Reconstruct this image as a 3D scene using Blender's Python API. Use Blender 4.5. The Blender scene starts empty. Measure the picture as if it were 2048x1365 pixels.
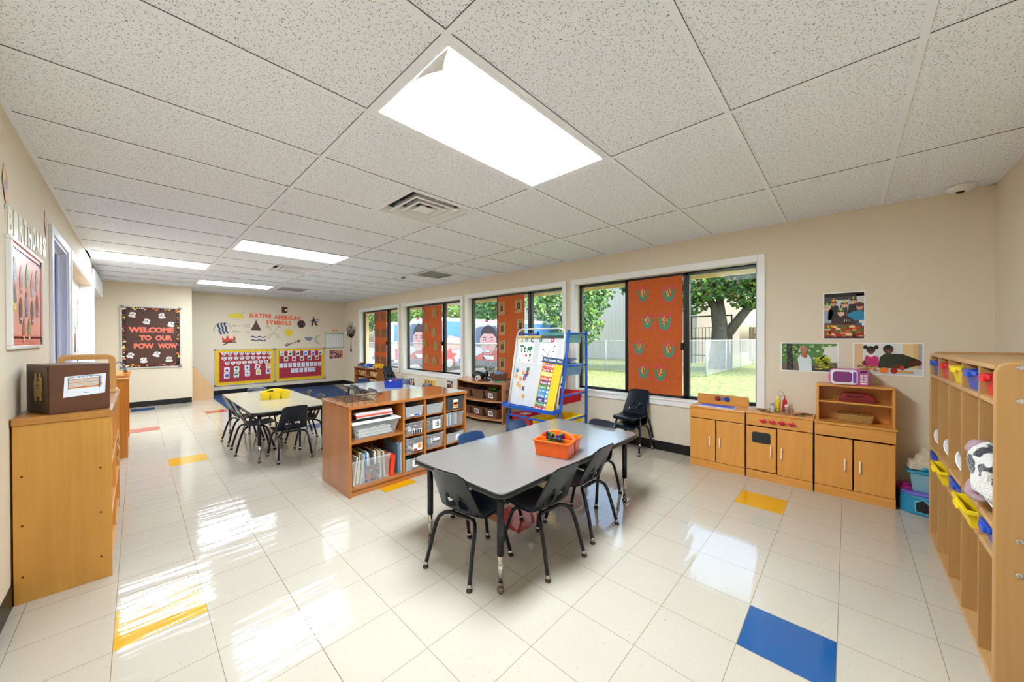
import bpy, math, random
from mathutils import Vector, Matrix
PI = math.pi
sc = bpy.context.scene
COL = sc.collection
rnd = random.Random(7)

# ---------------------------------------------------------------- camera
f_px, yaw, pitch, roll, cxp, cyp = 710.2187, .7729, -.0055, -.0024, 1002.03, 682.95
CAM_H = 1.2837
def ray(l3, u3):
    l = l3*math.cos(roll)-u3*math.sin(roll); u2 = l3*math.sin(roll)+u3*math.cos(roll)
    d = math.cos(pitch)-u2*math.sin(pitch); u = math.sin(pitch)+u2*math.cos(pitch)
    s, c = math.sin(yaw), math.cos(yaw)
    return Vector((d*c+l*s, d*s-l*c, u))
fwd = ray(0, 0); right = ray(1, 0)-fwd; up = ray(0, 1)-fwd
cam = bpy.data.cameras.new('camera'); cam_o = bpy.data.objects.new('camera', cam); COL.objects.link(cam_o)
cam_o.matrix_world = Matrix(((right.x, up.x, -fwd.x, 0), (right.y, up.y, -fwd.y, 0), (right.z, up.z, -fwd.z, CAM_H), (0, 0, 0, 1)))
cam.sensor_width = 36; cam.lens = 36*f_px/2048
cam.shift_x = (1024-cxp)/2048; cam.shift_y = -(682.5-cyp)/2048
cam.clip_start = .02; cam.clip_end = 300
sc.camera = cam_o

# ---------------------------------------------------------------- world, sun, exposure
sc.view_settings.view_transform = 'Standard'; sc.view_settings.look = 'None'
sc.view_settings.gamma = 1; sc.view_settings.use_curve_mapping = False
sc.view_settings.exposure = 0.8
sc.cycles.max_bounces = 16; sc.cycles.diffuse_bounces = 9; sc.cycles.transparent_max_bounces = 24; sc.cycles.sample_clamp_indirect = 6; sc.cycles.caustics_reflective = False; sc.cycles.caustics_refractive = False
w = bpy.data.worlds.new('sky'); sc.world = w; w.use_nodes = True
nt = w.node_tree; bg = nt.nodes['Background']
sky = nt.nodes.new('ShaderNodeTexSky'); sky.sky_type = 'NISHITA'; sky.sun_disc = False
sky.sun_elevation = math.radians(58); sky.sun_rotation = math.radians(150); sky.air_density = 1.3; sky.dust_density = 3.5; sky.ozone_density = .6
nt.links.new(sky.outputs[0], bg.inputs[0]); bg.inputs[1].default_value = .46
sl = bpy.data.lights.new('sun', 'SUN'); so = bpy.data.objects.new('sun', sl); COL.objects.link(so)
sl.energy = 1.7; sl.angle = math.radians(1.0); sl.color = (1, .95, .86)
so.rotation_euler = Vector((.52, -.42, 1.15)).to_track_quat('Z', 'Y').to_euler(); so.location = (9, -3, 12)
LAMP = 33   # emission of the fluorescent troffers' diffusers

# ---------------------------------------------------------------- room sizes
XL, XW, YF, YP, YR, ZC = -.43, 4.219, 10.5, 9.75, -.746, 2.3715

# ---------------------------------------------------------------- colours and materials
def lin(h):
    h = h.lstrip('#'); v = [int(h[i:i+2], 16)/255 for i in (0, 2, 4)]
    return [(c/12.92 if c <= .04045 else ((c+.055)/1.055)**2.4) for c in v]+[1]
MATS = {}
def M(name, hexc=None, rough=.5, metal=0, var=.05, scale=9, bump=0, emis=0, alpha=1, coat=0, spec=.5, stretch=None, sub=0):
    if name in MATS: return MATS[name]
    m = bpy.data.materials.new(name); m.use_nodes = True; MATS[name] = m
    n, l = m.node_tree.nodes, m.node_tree.links; b = n['Principled BSDF']
    b.inputs['Roughness'].default_value = rough; b.inputs['Metallic'].default_value = metal
    b.inputs['Specular IOR Level'].default_value = spec; b.inputs['Coat Weight'].default_value = coat
    if alpha < 1: b.inputs['Alpha'].default_value = alpha
    if sub: b.inputs['Transmission Weight'].default_value = sub
    c = lin(hexc)
    tc = n.new('ShaderNodeTexCoord'); mp = n.new('ShaderNodeMapping'); nz = n.new('ShaderNodeTexNoise'); rp = n.new('ShaderNodeMix'); rp.data_type = 'RGBA'
    mp.inputs['Scale'].default_value = stretch or (1, 1, 1)
    nz.inputs['Scale'].default_value = scale; nz.inputs['Detail'].default_value = 4
    l.new(tc.outputs['Object'], mp.inputs[0]); l.new(mp.outputs[0], nz.inputs['Vector'])
    l.new(nz.outputs['Fac'], rp.inputs[0])
    rp.inputs[6].default_value = [min(1, x*(1-var*2)) for x in c[:3]]+[1]
    rp.inputs[7].default_value = [min(1, x*(1+var*2)) for x in c[:3]]+[1]
    l.new(rp.outputs[2], b.inputs['Base Color'])
    if bump:
        bp = n.new('ShaderNodeBump'); bp.inputs['Strength'].default_value = bump; bp.inputs['Distance'].default_value = .004
        l.new(nz.outputs['Fac'], bp.inputs['Height']); l.new(bp.outputs[0], b.inputs['Normal'])
    if emis:
        b.inputs['Emission Color'].default_value = c; b.inputs['Emission Strength'].default_value = emis
    return m
def C(hexc, rough=.6):                                            # plain printed or painted colour
    return M('paint_'+hexc.strip('#')+('' if rough == .6 else '_%d' % int(rough*100)), hexc, rough=rough, var=.02)
def wood(name, hexc, dark, rough=.35, axis='z', coat=.2, amount=.6):
    if name in MATS: return MATS[name]
    m = bpy.data.materials.new(name); m.use_nodes = True; MATS[name] = m
    n, l = m.node_tree.nodes, m.node_tree.links; b = n['Principled BSDF']
    b.inputs['Roughness'].default_value = rough; b.inputs['Coat Weight'].default_value = coat; b.inputs['Coat Roughness'].default_value = .15
    tc = n.new('ShaderNodeTexCoord'); mp = n.new('ShaderNodeMapping'); l.new(tc.outputs['Object'], mp.inputs[0])
    s = {'x': (1.2, 26, 26), 'y': (26, 1.2, 26), 'z': (26, 26, 1.2)}[axis]; mp.inputs['Scale'].default_value = s
    nz = n.new('ShaderNodeTexNoise'); nz.inputs['Scale'].default_value = 1.5; nz.inputs['Detail'].default_value = 6; nz.inputs['Distortion'].default_value = .6
    l.new(mp.outputs[0], nz.inputs['Vector'])
    mp2 = n.new('ShaderNodeMapping'); mp2.inputs['Scale'].default_value = [x**.45 for x in s]; l.new(tc.outputs['Object'], mp2.inputs[0])
    nb = n.new('ShaderNodeTexNoise'); nb.inputs['Scale'].default_value = 1.6; nb.inputs['Detail'].default_value = 3; l.new(mp2.outputs[0], nb.inputs['Vector'])
    ad = n.new('ShaderNodeMath'); ad.operation = 'ADD'; l.new(nz.outputs['Fac'], ad.inputs[0]); l.new(nb.outputs['Fac'], ad.inputs[1])
    mr = n.new('ShaderNodeMapRange'); mr.inputs[1].default_value = .75; mr.inputs[2].default_value = 1.35; mr.inputs[4].default_value = amount
    l.new(ad.outputs[0], mr.inputs[0])
    mx = n.new('ShaderNodeMix'); mx.data_type = 'RGBA'; mx.inputs[6].default_value = lin(hexc); mx.inputs[7].default_value = lin(dark)
    l.new(mr.outputs[0], mx.inputs[0]); l.new(mx.outputs[2], b.inputs['Base Color'])
    return m
def clear_plastic(name, hexc='#e8ecee', mixf=.62, rough=.25):
    if name in MATS: return MATS[name]
    m = bpy.data.materials.new(name); m.use_nodes = True; MATS[name] = m
    n, l = m.node_tree.nodes, m.node_tree.links; b = n['Principled BSDF']
    b.inputs['Base Color'].default_value = lin(hexc); b.inputs['Roughness'].default_value = rough
    nz = n.new('ShaderNodeTexNoise'); nz.inputs['Scale'].default_value = 14
    mr = n.new('ShaderNodeMapRange'); mr.inputs[3].default_value = mixf-.06; mr.inputs[4].default_value = mixf+.06; l.new(nz.outputs['Fac'], mr.inputs[0])
    t = n.new('ShaderNodeBsdfTransparent'); mx = n.new('ShaderNodeMixShader'); l.new(mr.outputs[0], mx.inputs[0])
    l.new(b.outputs[0], mx.inputs[1]); l.new(t.outputs[0], mx.inputs[2]); l.new(mx.outputs[0], n['Material Output'].inputs[0])
    return m
def glass_mat():
    if 'window_glass' in MATS: return MATS['window_glass']
    m = bpy.data.materials.new('window_glass'); m.use_nodes = True; MATS['window_glass'] = m
    n, l = m.node_tree.nodes, m.node_tree.links; n.remove(n['Principled BSDF'])
    g = n.new('ShaderNodeBsdfGlossy'); g.inputs['Roughness'].default_value = .02
    t = n.new('ShaderNodeBsdfTransparent'); t.inputs[0].default_value = (.93, .96, .96, 1)
    lw = n.new('ShaderNodeLayerWeight'); pw = n.new('ShaderNodeMath'); pw.operation = 'POWER'; pw.inputs[1].default_value = 5; l.new(lw.outputs['Facing'], pw.inputs[0])
    fr = n.new('ShaderNodeMath'); fr.operation = 'MULTIPLY_ADD'; fr.inputs[1].default_value = .55; fr.inputs[2].default_value = .002; l.new(pw.outputs[0], fr.inputs[0])
    mx = n.new('ShaderNodeMixShader'); l.new(fr.outputs[0], mx.inputs[0]); l.new(t.outputs[0], mx.inputs[1]); l.new(g.outputs[0], mx.inputs[2])
    l.new(mx.outputs[0], n['Material Output'].inputs[0]); return m

# ---------------------------------------------------------------- mesh collector
TXT = {}
def text_geo(s, bold):
    k = (s, bold)
    if k not in TXT:
        cu = bpy.data.curves.new('t', 'FONT'); cu.body = s; cu.size = 1; cu.offset = bold; cu.resolution_u = 3; cu.align_x = 'CENTER'
        o = bpy.data.objects.new('t', cu); me = bpy.data.meshes.new_from_object(o)
        vs = [tuple(v.co) for v in me.vertices]; fs = [tuple(p.vertices) for p in me.polygons]
        xs = [v[0] for v in vs] or [0]; ys = [v[1] for v in vs] or [0]
        cx, cy = (min(xs)+max(xs))/2, (min(ys)+max(ys))/2; wd, hg = max(1e-6, max(xs)-min(xs)), max(1e-6, max(ys)-min(ys))
        TXT[k] = ([((v[0]-cx)/wd, (v[1]-cy)/hg) for v in vs], fs, wd, hg)
        bpy.data.objects.remove(o); bpy.data.curves.remove(cu); bpy.data.meshes.remove(me)
    return TXT[k]
class MB:
    def __init__(s): s.v = []; s.f = []; s.m = []
    def add(s, vs, fs, m=0):
        k = len(s.v); s.v += [tuple(x) for x in vs]; s.f += [tuple(i+k for i in q) for q in fs]; s.m += [m]*len(fs); return s
    def box(s, x0, x1, y0, y1, z0, z1, m=0):
        if x0 > x1: x0, x1 = x1, x0
        if y0 > y1: y0, y1 = y1, y0
        if z0 > z1: z0, z1 = z1, z0
        return s.add([(x, y, z) for x in (x0, x1) for y in (y0, y1) for z in (z0, z1)],
                     [(0, 1, 3, 2), (4, 6, 7, 5), (0, 4, 5, 1), (2, 3, 7, 6), (0, 2, 6, 4), (1, 5, 7, 3)], m)
    def obox(s, o, a, b, c, m=0):                                   # box from a corner and three edge vectors
        o, a, b, c = Vector(o), Vector(a), Vector(b), Vector(c)
        if a.cross(b).dot(c) < 0: a, b = b, a
        vs = [o+a*i+b*j+c*k for i in (0, 1) for j in (0, 1) for k in (0, 1)]
        return s.add(vs, [(0, 1, 3, 2), (4, 6, 7, 5), (0, 4, 5, 1), (2, 3, 7, 6), (0, 2, 6, 4), (1, 5, 7, 3)], m)
    def prism(s, pts, d, m=0):                                      # polygon (3-D points) pushed along d
        n = len(pts); P = [Vector(p) for p in pts]; d = Vector(d)
        nrm = Vector((0, 0, 0))
        for i in range(n): nrm += P[i].cross(P[(i+1) % n])
        if nrm.dot(d) < 0: P.reverse()
        return s.add(P+[p+d for p in P], [tuple(reversed(range(n))), tuple(range(n, 2*n))]+[(i, (i+1) % n, (i+1) % n+n, i+n) for i in range(n)], m)
    def tube(s, pts, r, seg=8, m=0, closed=False, cap=True):
        P = [Vector(p) for p in pts]; n = len(P); R = r if isinstance(r, (list, tuple)) else [r]*n; k0 = len(s.v); prev = None
        for i in range(n):
            if closed: t = P[(i+1) % n]-P[i-1]
            else: t = P[min(i+1, n-1)]-P[max(i-1, 0)]
            t.normalize()
            if prev is None: a = t.cross(Vector((0, 0, 1)) if abs(t.z) < .9 else Vector((1, 0, 0)))
            else: a = prev-t*prev.dot(t)
            a.normalize(); prev = a; b = t.cross(a)
            for j in range(seg):
                q = 2*PI*j/seg; s.v.append(tuple(P[i]+a*math.cos(q)*R[i]+b*math.sin(q)*R[i]))
        fs = []
        for i in range(n if closed else n-1):
            i2 = (i+1) % n
            for j in range(seg): fs.append((k0+i*seg+j, k0+i*seg+(j+1) % seg, k0+i2*seg+(j+1) % seg, k0+i2*seg+j))
        if cap and not closed: fs.append(tuple(k0+j for j in reversed(range(seg)))); fs.append(tuple(k0+(n-1)*seg+j for j in range(seg)))
        s.f += fs; s.m += [m]*len(fs); return s
    def lathe(s, prof, c=(0, 0, 0), seg=16, m=0, ax=None):           # prof [(r, h)]; ax = axis vector
        c = Vector(c); A = Vector(ax or (0, 0, 1)).normalized(); a = A.cross(Vector((1, 0, 0)) if abs(A.x) < .9 else Vector((0, 1, 0))).normalized(); b = A.cross(a)
        k0 = len(s.v); fs = []
        for r, h in prof:
            for j in range(seg):
                q = 2*PI*j/seg; s.v.append(tuple(c+A*h+(a*math.cos(q)+b*math.sin(q))*max(r, 1e-5)))
        for i in range(len(prof)-1):
            for j in range(seg): fs.append((k0+i*seg+j, k0+i*seg+(j+1) % seg, k0+(i+1)*seg+(j+1) % seg, k0+(i+1)*seg+j))
        fs.append(tuple(k0+j for j in reversed(range(seg)))); fs.append(tuple(k0+(len(prof)-1)*seg+j for j in range(seg)))
        s.f += fs; s.m += [m]*len(fs); return s
    def ball(s, c, r, m=0, seg=12, rz=None):
        rz = rz or r; c = Vector(c); k0 = len(s.v); R = seg//2; fs = []
        for i in range(R+1):
            t = PI*i/R
            for j in range(seg):
                q = 2*PI*j/seg; s.v.append((c.x+r*math.sin(t)*math.cos(q), c.y+r*math.sin(t)*math.sin(q), c.z-rz*math.cos(t)))
        for i in range(R):
            for j in range(seg): fs.append((k0+i*seg+j, k0+i*seg+(j+1) % seg, k0+(i+1)*seg+(j+1) % seg, k0+(i+1)*seg+j))
        s.f += fs; s.m += [m]*len(fs); return s
    def tray(s, x0, x1, y0, y1, z0, z1, t=.004, taper=.02, rim=.01, m=0, rimh=.008):   # open tapered bin
        a, k = taper, t
        o0 = [(x0+a, y0+a, z0), (x1-a, y0+a, z0), (x1-a, y1-a, z0), (x0+a, y1-a, z0)]
        o1 = [(x0, y0, z1), (x1, y0, z1), (x1, y1, z1), (x0, y1, z1)]
        i1 = [(x0+k, y0+k, z1), (x1-k, y0+k, z1), (x1-k, y1-k, z1), (x0+k, y1-k, z1)]
        i0 = [(x0+a+k, y0+a+k, z0+k), (x1-a-k, y0+a+k, z0+k), (x1-a-k, y1-a-k, z0+k), (x0+a+k, y1-a-k, z0+k)]
        fs = [(3, 2, 1, 0)]
        for r in range(3):
            for j in range(4): fs.append((r*4+j, r*4+(j+1) % 4, (r+1)*4+(j+1) % 4, (r+1)*4+j))
        fs.append((12, 13, 14, 15)); s.add(o0+o1+i1+i0, fs, m)
        if rim:
            for (a0, a1, b0, b1) in ((x0-rim, x1+rim, y0-rim, y0), (x0-rim, x1+rim, y1, y1+rim), (x0-rim, x0, y0, y1), (x1, x1+rim, y0, y1)):
                s.box(a0, a1, b0, b1, z1-rimh, z1, m)
        return s
    def move(s, M4, k=0):
        for i in range(k, len(s.v)): s.v[i] = tuple(M4 @ Vector(s.v[i]))
        return s
class Plane:                                                        # flat shapes laid on a real surface
    def __init__(s, mb, o, u, v, step=.0007): s.b = mb; s.o = Vector(o); s.u = Vector(u).normalized(); s.v = Vector(v).normalized(); s.n = s.u.cross(s.v); s.st = step
    def p(s, x, y, l=1): return s.o+s.u*x+s.v*y+s.n*(s.st*l)
    def poly(s, pts, m=0, l=1):
        a = sum(pts[i][0]*pts[(i+1) % len(pts)][1]-pts[(i+1) % len(pts)][0]*pts[i][1] for i in range(len(pts)))
        if a < 0: pts = pts[::-1]
        s.b.add([s.p(x, y, l) for x, y in pts], [tuple(range(len(pts)))], m)
    def rect(s, x0, x1, y0, y1, m=0, l=1): s.poly([(x0, y0), (x1, y0), (x1, y1), (x0, y1)], m, l)
    def rrect(s, x0, x1, y0, y1, r, m=0, l=1): s.poly(rr(x0, x1, y0, y1, r), m, l)
    def ell(s, cx, cy, rx, ry, m=0, l=1, seg=18, a0=0, a1=2*PI): s.poly([(cx+rx*math.cos(a0+(a1-a0)*i/seg), cy+ry*math.sin(a0+(a1-a0)*i/seg)) for i in range(seg+(a1-a0 < 6.2))], m, l)
    def line(s, pts, w, m=0, l=1):
        for i in range(len(pts)-1):
            x0, y0 = pts[i]; x1, y1 = pts[i+1]; d = math.hypot(x1-x0, y1-y0) or 1; nx, ny = -(y1-y0)/d*w/2, (x1-x0)/d*w/2
            s.poly([(x0+nx, y0+ny), (x0-nx, y0-ny), (x1-nx, y1-ny), (x1+nx, y1+ny)], m, l)
    def star(s, cx, cy, r, m=0, l=1, n=5, q=.4): s.poly([(cx+(r if i % 2 == 0 else r*q)*math.sin(PI*i/n), cy+(r if i % 2 == 0 else r*q)*math.cos(PI*i/n)) for i in range(2*n)][::-1], m, l) if 0 else [s.poly([(cx, cy)]+[(cx+(r if i % 2 == 0 else r*q)*math.sin(PI*i/n), cy+(r if i % 2 == 0 else r*q)*math.cos(PI*i/n)) for i in (k, k+1)], m, l) for k in range(2*n)]
    def text(s, t, cx, cy, w, h, m=0, l=2, bold=.02, thick=0):
        vs, fs, wd, hg = text_geo(t, bold)
        if w is None: w = h*wd/hg
        if h is None: h = w*hg/wd
        k = len(s.b.v)
        s.b.add([s.p(cx+x*w, cy+y*h, l) for x, y in vs], fs, m)
        if thick:                                                   # cut-out letters get a real edge
            n0 = len(vs); ed = {}
            for q in fs:
                for i in range(len(q)):
                    e = (q[i], q[(i+1) % len(q)]); ed[e] = 1
            bd = [e for e in ed if (e[1], e[0]) not in ed]
            back = [s.o+s.u*(cx+x*w)+s.v*(cy+y*h) for x, y in vs]
            fr = [s.p(cx+x*w, cy+y*h, l) for x, y in vs]
            s.b.add(fr+back, [(e[1], e[0], e[0]+n0, e[1]+n0) for e in bd], m)
def rr(x0, x1, y0, y1, r, n=5):
    out = []
    for cx, cy, a in ((x1-r, y0+r, -PI/2), (x1-r, y1-r, 0), (x0+r, y1-r, PI/2), (x0+r, y0+r, PI)):
        for i in range(n+1): q = a+PI/2*i/n; out.append((cx+r*math.cos(q), cy+r*math.sin(q)))
    return out
def build(name, mb, mats, parent=None, smooth=False, bevel=0, world=True, solid=0, label=None, auto=True):
    me = bpy.data.meshes.new(name); vs = mb.v
    if parent is not None and world:
        inv = (Matrix.Translation(PLOC[parent.name][0]) @ Matrix.Rotation(PLOC[parent.name][1], 4, 'Z')).inverted() if parent.name in PLOC else None
        if inv is not None: vs = [tuple(inv @ Vector(v)) for v in vs]
    me.from_pydata(vs, [], mb.f); me.update()
    if not isinstance(mats, (list, tuple)): mats = [mats]
    for m in mats: me.materials.append(m)
    me.polygons.foreach_set('material_index', mb.m)
    if smooth: me.polygons.foreach_set('use_smooth', [True]*len(mb.f))
    o = bpy.data.objects.new(name, me); COL.objects.link(o)
    if parent is not None:
        o.parent = parent
        PLOC[o.name] = PLOC.get(parent.name, (Vector((0, 0, 0)), 0))
    if solid: md = o.modifiers.new('s', 'SOLIDIFY'); md.thickness = solid; md.offset = 0
    if bevel: md = o.modifiers.new('b', 'BEVEL'); md.width = bevel; md.segments = 2; md.limit_method = 'ANGLE'; md.angle_limit = math.radians(40)
    if label: o['label'] = label
    return o
PLOC = {}
def tag(o, label=None, cat=None, group=None, kind=None):
    if label: o['label'] = label
    if cat: o['category'] = cat
    if group: o['group'] = group
    if kind: o['kind'] = kind
    return o
def thing(name, label, cat, loc=(0, 0, 0), rz=0, group=None):
    o = bpy.data.objects.new(name, None); COL.objects.link(o); o.empty_display_size = .05
    o.location = loc; o.rotation_euler = (0, 0, rz); PLOC[o.name] = (Vector(loc), rz)
    return tag(o, label, cat, group)
def struct(name, mb, mats, **k): return tag(build(name, mb, mats, **k), kind='structure')
def single(name, mb, mats, label, cat, group=None, **k): return tag(build(name, mb, mats, **k), label, cat, group)
def dup(root, loc, rz, label, group=None):
    r = root.copy(); COL.objects.link(r); r.location = loc; r.rotation_euler = (0, 0, rz); r['label'] = label
    if group: r['group'] = group
    for ch in root.children:
        c = ch.copy(); COL.objects.link(c); c.parent = r
        for g in ch.children:
            d = g.copy(); COL.objects.link(d); d.parent = c
    return r

# common materials
WALL = M('beige_wall_paint', '#dccfb9', rough=.75, var=.015, scale=60, bump=.05)
TRIM = M('white_trim_paint', '#ecebe8', rough=.4, var=.01)
BLACKBASE = M('black_vinyl_base', '#08090b', rough=.4, var=.1)
BLK = M('black_metal', '#0c0d10', rough=.35, var=.05)
FRAME = M('dark_bronze_window_frame', '#0b0a0a', rough=.35, var=.1)
CHROME = M('chrome', '#c9c7c4', rough=.15, metal=1, var=.02)
BROWNB = M('brown_glide', '#3a2a20', rough=.4)
NAVY = M('navy_plastic', '#050e1e', rough=.28, var=.04, scale=30, bump=.04)
BLUEP = M('blue_plastic_chair', '#122d52', rough=.35, var=.04)
SCHOOL = M('dark_chair_metal', '#080f1a', rough=.3, var=.05)
PLY = wood('honey_plywood', '#dd9a46', '#b8752f', axis='z', amount=.42)
PLYX = wood('honey_plywood_across', '#dd9a46', '#b4722e', axis='y', amount=.42)
OAK = wood('reddish_oak_laminate', '#c07a34', '#96541f', axis='z', rough=.28, coat=.3)
OAKX = wood('reddish_oak_laminate_top', '#b8743c', '#945526', axis='x', rough=.13, coat=.6, amount=.5)
MAPLE = wood('light_maple', '#bb8f58', '#a37540', axis='z', rough=.4, amount=.5)
MAPLEX = wood('light_maple_across', '#c79c66', '#b08350', axis='x', rough=.4, amount=.4)
EDGE = wood('bullnose_edge_wood', '#dfb68c', '#c89a68', axis='z', rough=.4, amount=.3)
WHITE = C('#f0f0ee'); PAPER = C('#e9e8e6')
# ================================================================= ROOM SHELL
FX, FY, FT = 1.1418, 1.247, .3048
def floor_mat(name, hexc, speck):
    m = bpy.data.materials.new(name); m.use_nodes = True; n, l = m.node_tree.nodes, m.node_tree.links; b = n['Principled BSDF']
    b.inputs['Roughness'].default_value = .09; b.inputs['Specular IOR Level'].default_value = .5; b.inputs['Coat Weight'].default_value = .25; b.inputs['Coat Roughness'].default_value = .05
    tc = n.new('ShaderNodeTexCoord'); sp = n.new('ShaderNodeSeparateXYZ'); l.new(tc.outputs['Object'], sp.inputs[0])
    def math_(op, a, b_=None):
        q = n.new('ShaderNodeMath'); q.operation = op
        for i, x in enumerate((a, b_)):
            if x is None: continue
            if isinstance(x, (int, float)): q.inputs[i].default_value = x
            else: l.new(x, q.inputs[i])
        return q.outputs[0]
    ds = []
    for k, off in ((0, FX), (1, FY)):
        fr = math_('FRACT', math_('DIVIDE', math_('SUBTRACT', sp.outputs[k], off-30*FT), FT))
        ds.append(math_('MINIMUM', fr, math_('SUBTRACT', 1, fr)))
    seam = math_('LESS_THAN', math_('MINIMUM', ds[0], ds[1]), .0042)
    # marbling flecks
    mp = n.new('ShaderNodeMapping'); mp.inputs['Scale'].default_value = (38, 90, 1); mp.inputs['Rotation'].default_value = (0, 0, .5); l.new(tc.outputs['Object'], mp.inputs[0])
    nz = n.new('ShaderNodeTexNoise'); nz.inputs['Scale'].default_value = 1.3; nz.inputs['Detail'].default_value = 5; l.new(mp.outputs[0], nz.inputs['Vector'])
    mr = n.new('ShaderNodeMapRange'); mr.inputs[1].default_value = .62; mr.inputs[2].default_value = .78; l.new(nz.outputs['Fac'], mr.inputs[0])
    big = n.new('ShaderNodeTexNoise'); big.inputs['Scale'].default_value = 2.2; l.new(tc.outputs['Object'], big.inputs['Vector'])
    cA = n.new('ShaderNodeMix'); cA.data_type = 'RGBA'; c = lin(hexc); cA.inputs[6].default_value = [x*.95 for x in c[:3]]+[1]; cA.inputs[7].default_value = [min(1, x*1.04) for x in c[:3]]+[1]; l.new(big.outputs['Fac'], cA.inputs[0])
    cB = n.new('ShaderNodeMix'); cB.data_type = 'RGBA'; l.new(mr.outputs[0], cB.inputs[0]); l.new(cA.outputs[2], cB.inputs[6]); cB.inputs[7].default_value = lin(speck)
    cC = n.new('ShaderNodeMix'); cC.data_type = 'RGBA'; l.new(seam, cC.inputs[0]); l.new(cB.outputs[2], cC.inputs[6]); cC.inputs[7].default_value = lin('#8c7f6d')
    l.new(cC.outputs[2], b.inputs['Base Color'])
    # wax waves: long ripples across the room
    m2 = n.new('ShaderNodeMapping'); m2.inputs['Scale'].default_value = (1.6, 9, 1); l.new(tc.outputs['Object'], m2.inputs[0])
    wz = n.new('ShaderNodeTexNoise'); wz.inputs['Scale'].default_value = 1.0; wz.inputs['Detail'].default_value = 3; l.new(m2.outputs[0], wz.inputs['Vector'])
    bp = n.new('ShaderNodeBump'); bp.inputs['Strength'].default_value = .2; bp.inputs['Distance'].default_value = .02; l.new(wz.outputs['Fac'], bp.inputs['Height'])
    l.new(bp.outputs[0], b.inputs['Normal']); l.new(bp.outputs[0], b.inputs['Coat Normal'])
    return m
FM = [floor_mat('vinyl_tile_cream', '#bfb6a7', '#a4998a'), floor_mat('vinyl_tile_yellow', '#dfa40c', '#c98c0a'), floor_mat('vinyl_tile_red', '#b8443d', '#a33a35'), floor_mat('vinyl_tile_blue', '#14528f', '#12467d')]
cells = {(-4, 3): 1, (-3, 12): 1, (-4, 19): 2, (-1, 22): 2, (-4, 26): 3, (1, 5): 1, (2, 1): 2, (7, -3): 1, (2, -4): 3, (2, 14): 3, (-1, -3): 3, (4, 9): 2, (6, 12): 1}
b = MB()
x_edges = [-.9]+[FX+FT*i for i in range(-6, 11) if -.9 < FX+FT*i < XW+.12]+[XW+.12]; y_edges = [YR-.1]+[FY+FT*j for j in range(-6, 32) if YR-.1 < FY+FT*j < YF+.1]+[YF+.1]
nx, ny = len(x_edges), len(y_edges); vs = [(x, y, 0) for x in x_edges for y in y_edges]; fs = []; ms = []
for i in range(nx-1):
    for j in range(ny-1):
        fs.append((i*ny+j, (i+1)*ny+j, (i+1)*ny+j+1, i*ny+j+1)); ci = round(((x_edges[i]+x_edges[i+1])/2-FX)/FT-.5); cj = round(((y_edges[j]+y_edges[j+1])/2-FY)/FT-.5); ms.append(cells.get((ci, cj), 0))
b.add(vs, fs, 0); b.m = ms
b.box(-.9, XW+.12, YR-.1, YF+.1, -.12, -.002, 0)
fl_ = struct('floor', b, FM)
build('floor_seam', MB().box(.5312, .5334, .3, 4.6, 0, .0004), C('#6b5038'), parent=fl_, label='dark worn seam between tiles')

# ---- ceiling: lay-in tiles in a white T grid
def ceiling_mat():
    m = bpy.data.materials.new('fissured_ceiling_tile'); m.use_nodes = True; n, l = m.node_tree.nodes, m.node_tree.links; b = n['Principled BSDF']; b.inputs['Roughness'].default_value = .85
    tc = n.new('ShaderNodeTexCoord'); outs = []
    wn = n.new('ShaderNodeTexNoise'); wn.inputs['Scale'].default_value = 22; l.new(tc.outputs['Object'], wn.inputs['Vector'])
    wa = n.new('ShaderNodeMix'); wa.data_type = 'VECTOR'; wa.inputs[0].default_value = .035; l.new(tc.outputs['Object'], wa.inputs[4]); l.new(wn.outputs['Color'], wa.inputs[5])
    for sx, sy, rot, th in ((26, 80, .3, .062), (84, 28, .1, .062), (70, 66, .7, .05)):
        mp = n.new('ShaderNodeMapping'); mp.inputs['Rotation'].default_value = (0, 0, rot); mp.inputs['Scale'].default_value = (sx, sy, 1); l.new(wa.outputs[1], mp.inputs[0])
        v = n.new('ShaderNodeTexVoronoi'); v.voronoi_dimensions = '2D'; v.inputs['Scale'].default_value = 1; l.new(mp.outputs[0], v.inputs['Vector'])
        mr = n.new('ShaderNodeMapRange'); mr.inputs[1].default_value = th; mr.inputs[2].default_value = th+.05; mr.inputs[3].default_value = 0; mr.inputs[4].default_value = 1; l.new(v.outputs['Distance'], mr.inputs[0]); outs.append(mr.outputs[0])
    a = n.new('ShaderNodeMath'); a.operation = 'MULTIPLY'; l.new(outs[0], a.inputs[0]); l.new(outs[1], a.inputs[1])
    a2 = n.new('ShaderNodeMath'); a2.operation = 'MULTIPLY'; l.new(a.outputs[0], a2.inputs[0]); l.new(outs[2], a2.inputs[1])
    mx = n.new('ShaderNodeMix'); mx.data_type = 'RGBA'; l.new(a2.outputs[0], mx.inputs[0]); mx.inputs[6].default_value = lin('#8f8f92'); mx.inputs[7].default_value = lin('#edf4ff')
    l.new(mx.outputs[2], b.inputs['Base Color'])
    bp = n.new('ShaderNodeBump'); bp.inputs['Strength'].default_value = .4; bp.inputs['Distance'].default_value = .003; l.new(a2.outputs[0], bp.inputs['Height']); l.new(bp.outputs[0], b.inputs['Normal'])
    return m
CT = ceiling_mat(); GRID = M('ceiling_grid_white', '#eef4ff', rough=.5, var=.01); GAP_SHADE = C('#3c3c3c')
GXS = [-.445, .7746, 1.9938, 3.213]; GYS = [1.6328+.6096*k for k in range(-4, 15)]
gx_all = GXS+[4.4]; holes = set()
LIGHTS = [(.7746, 1.0232), (.7746, 4.6808), (-.445, 6.5096), (.7746, 8.3384)]
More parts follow.
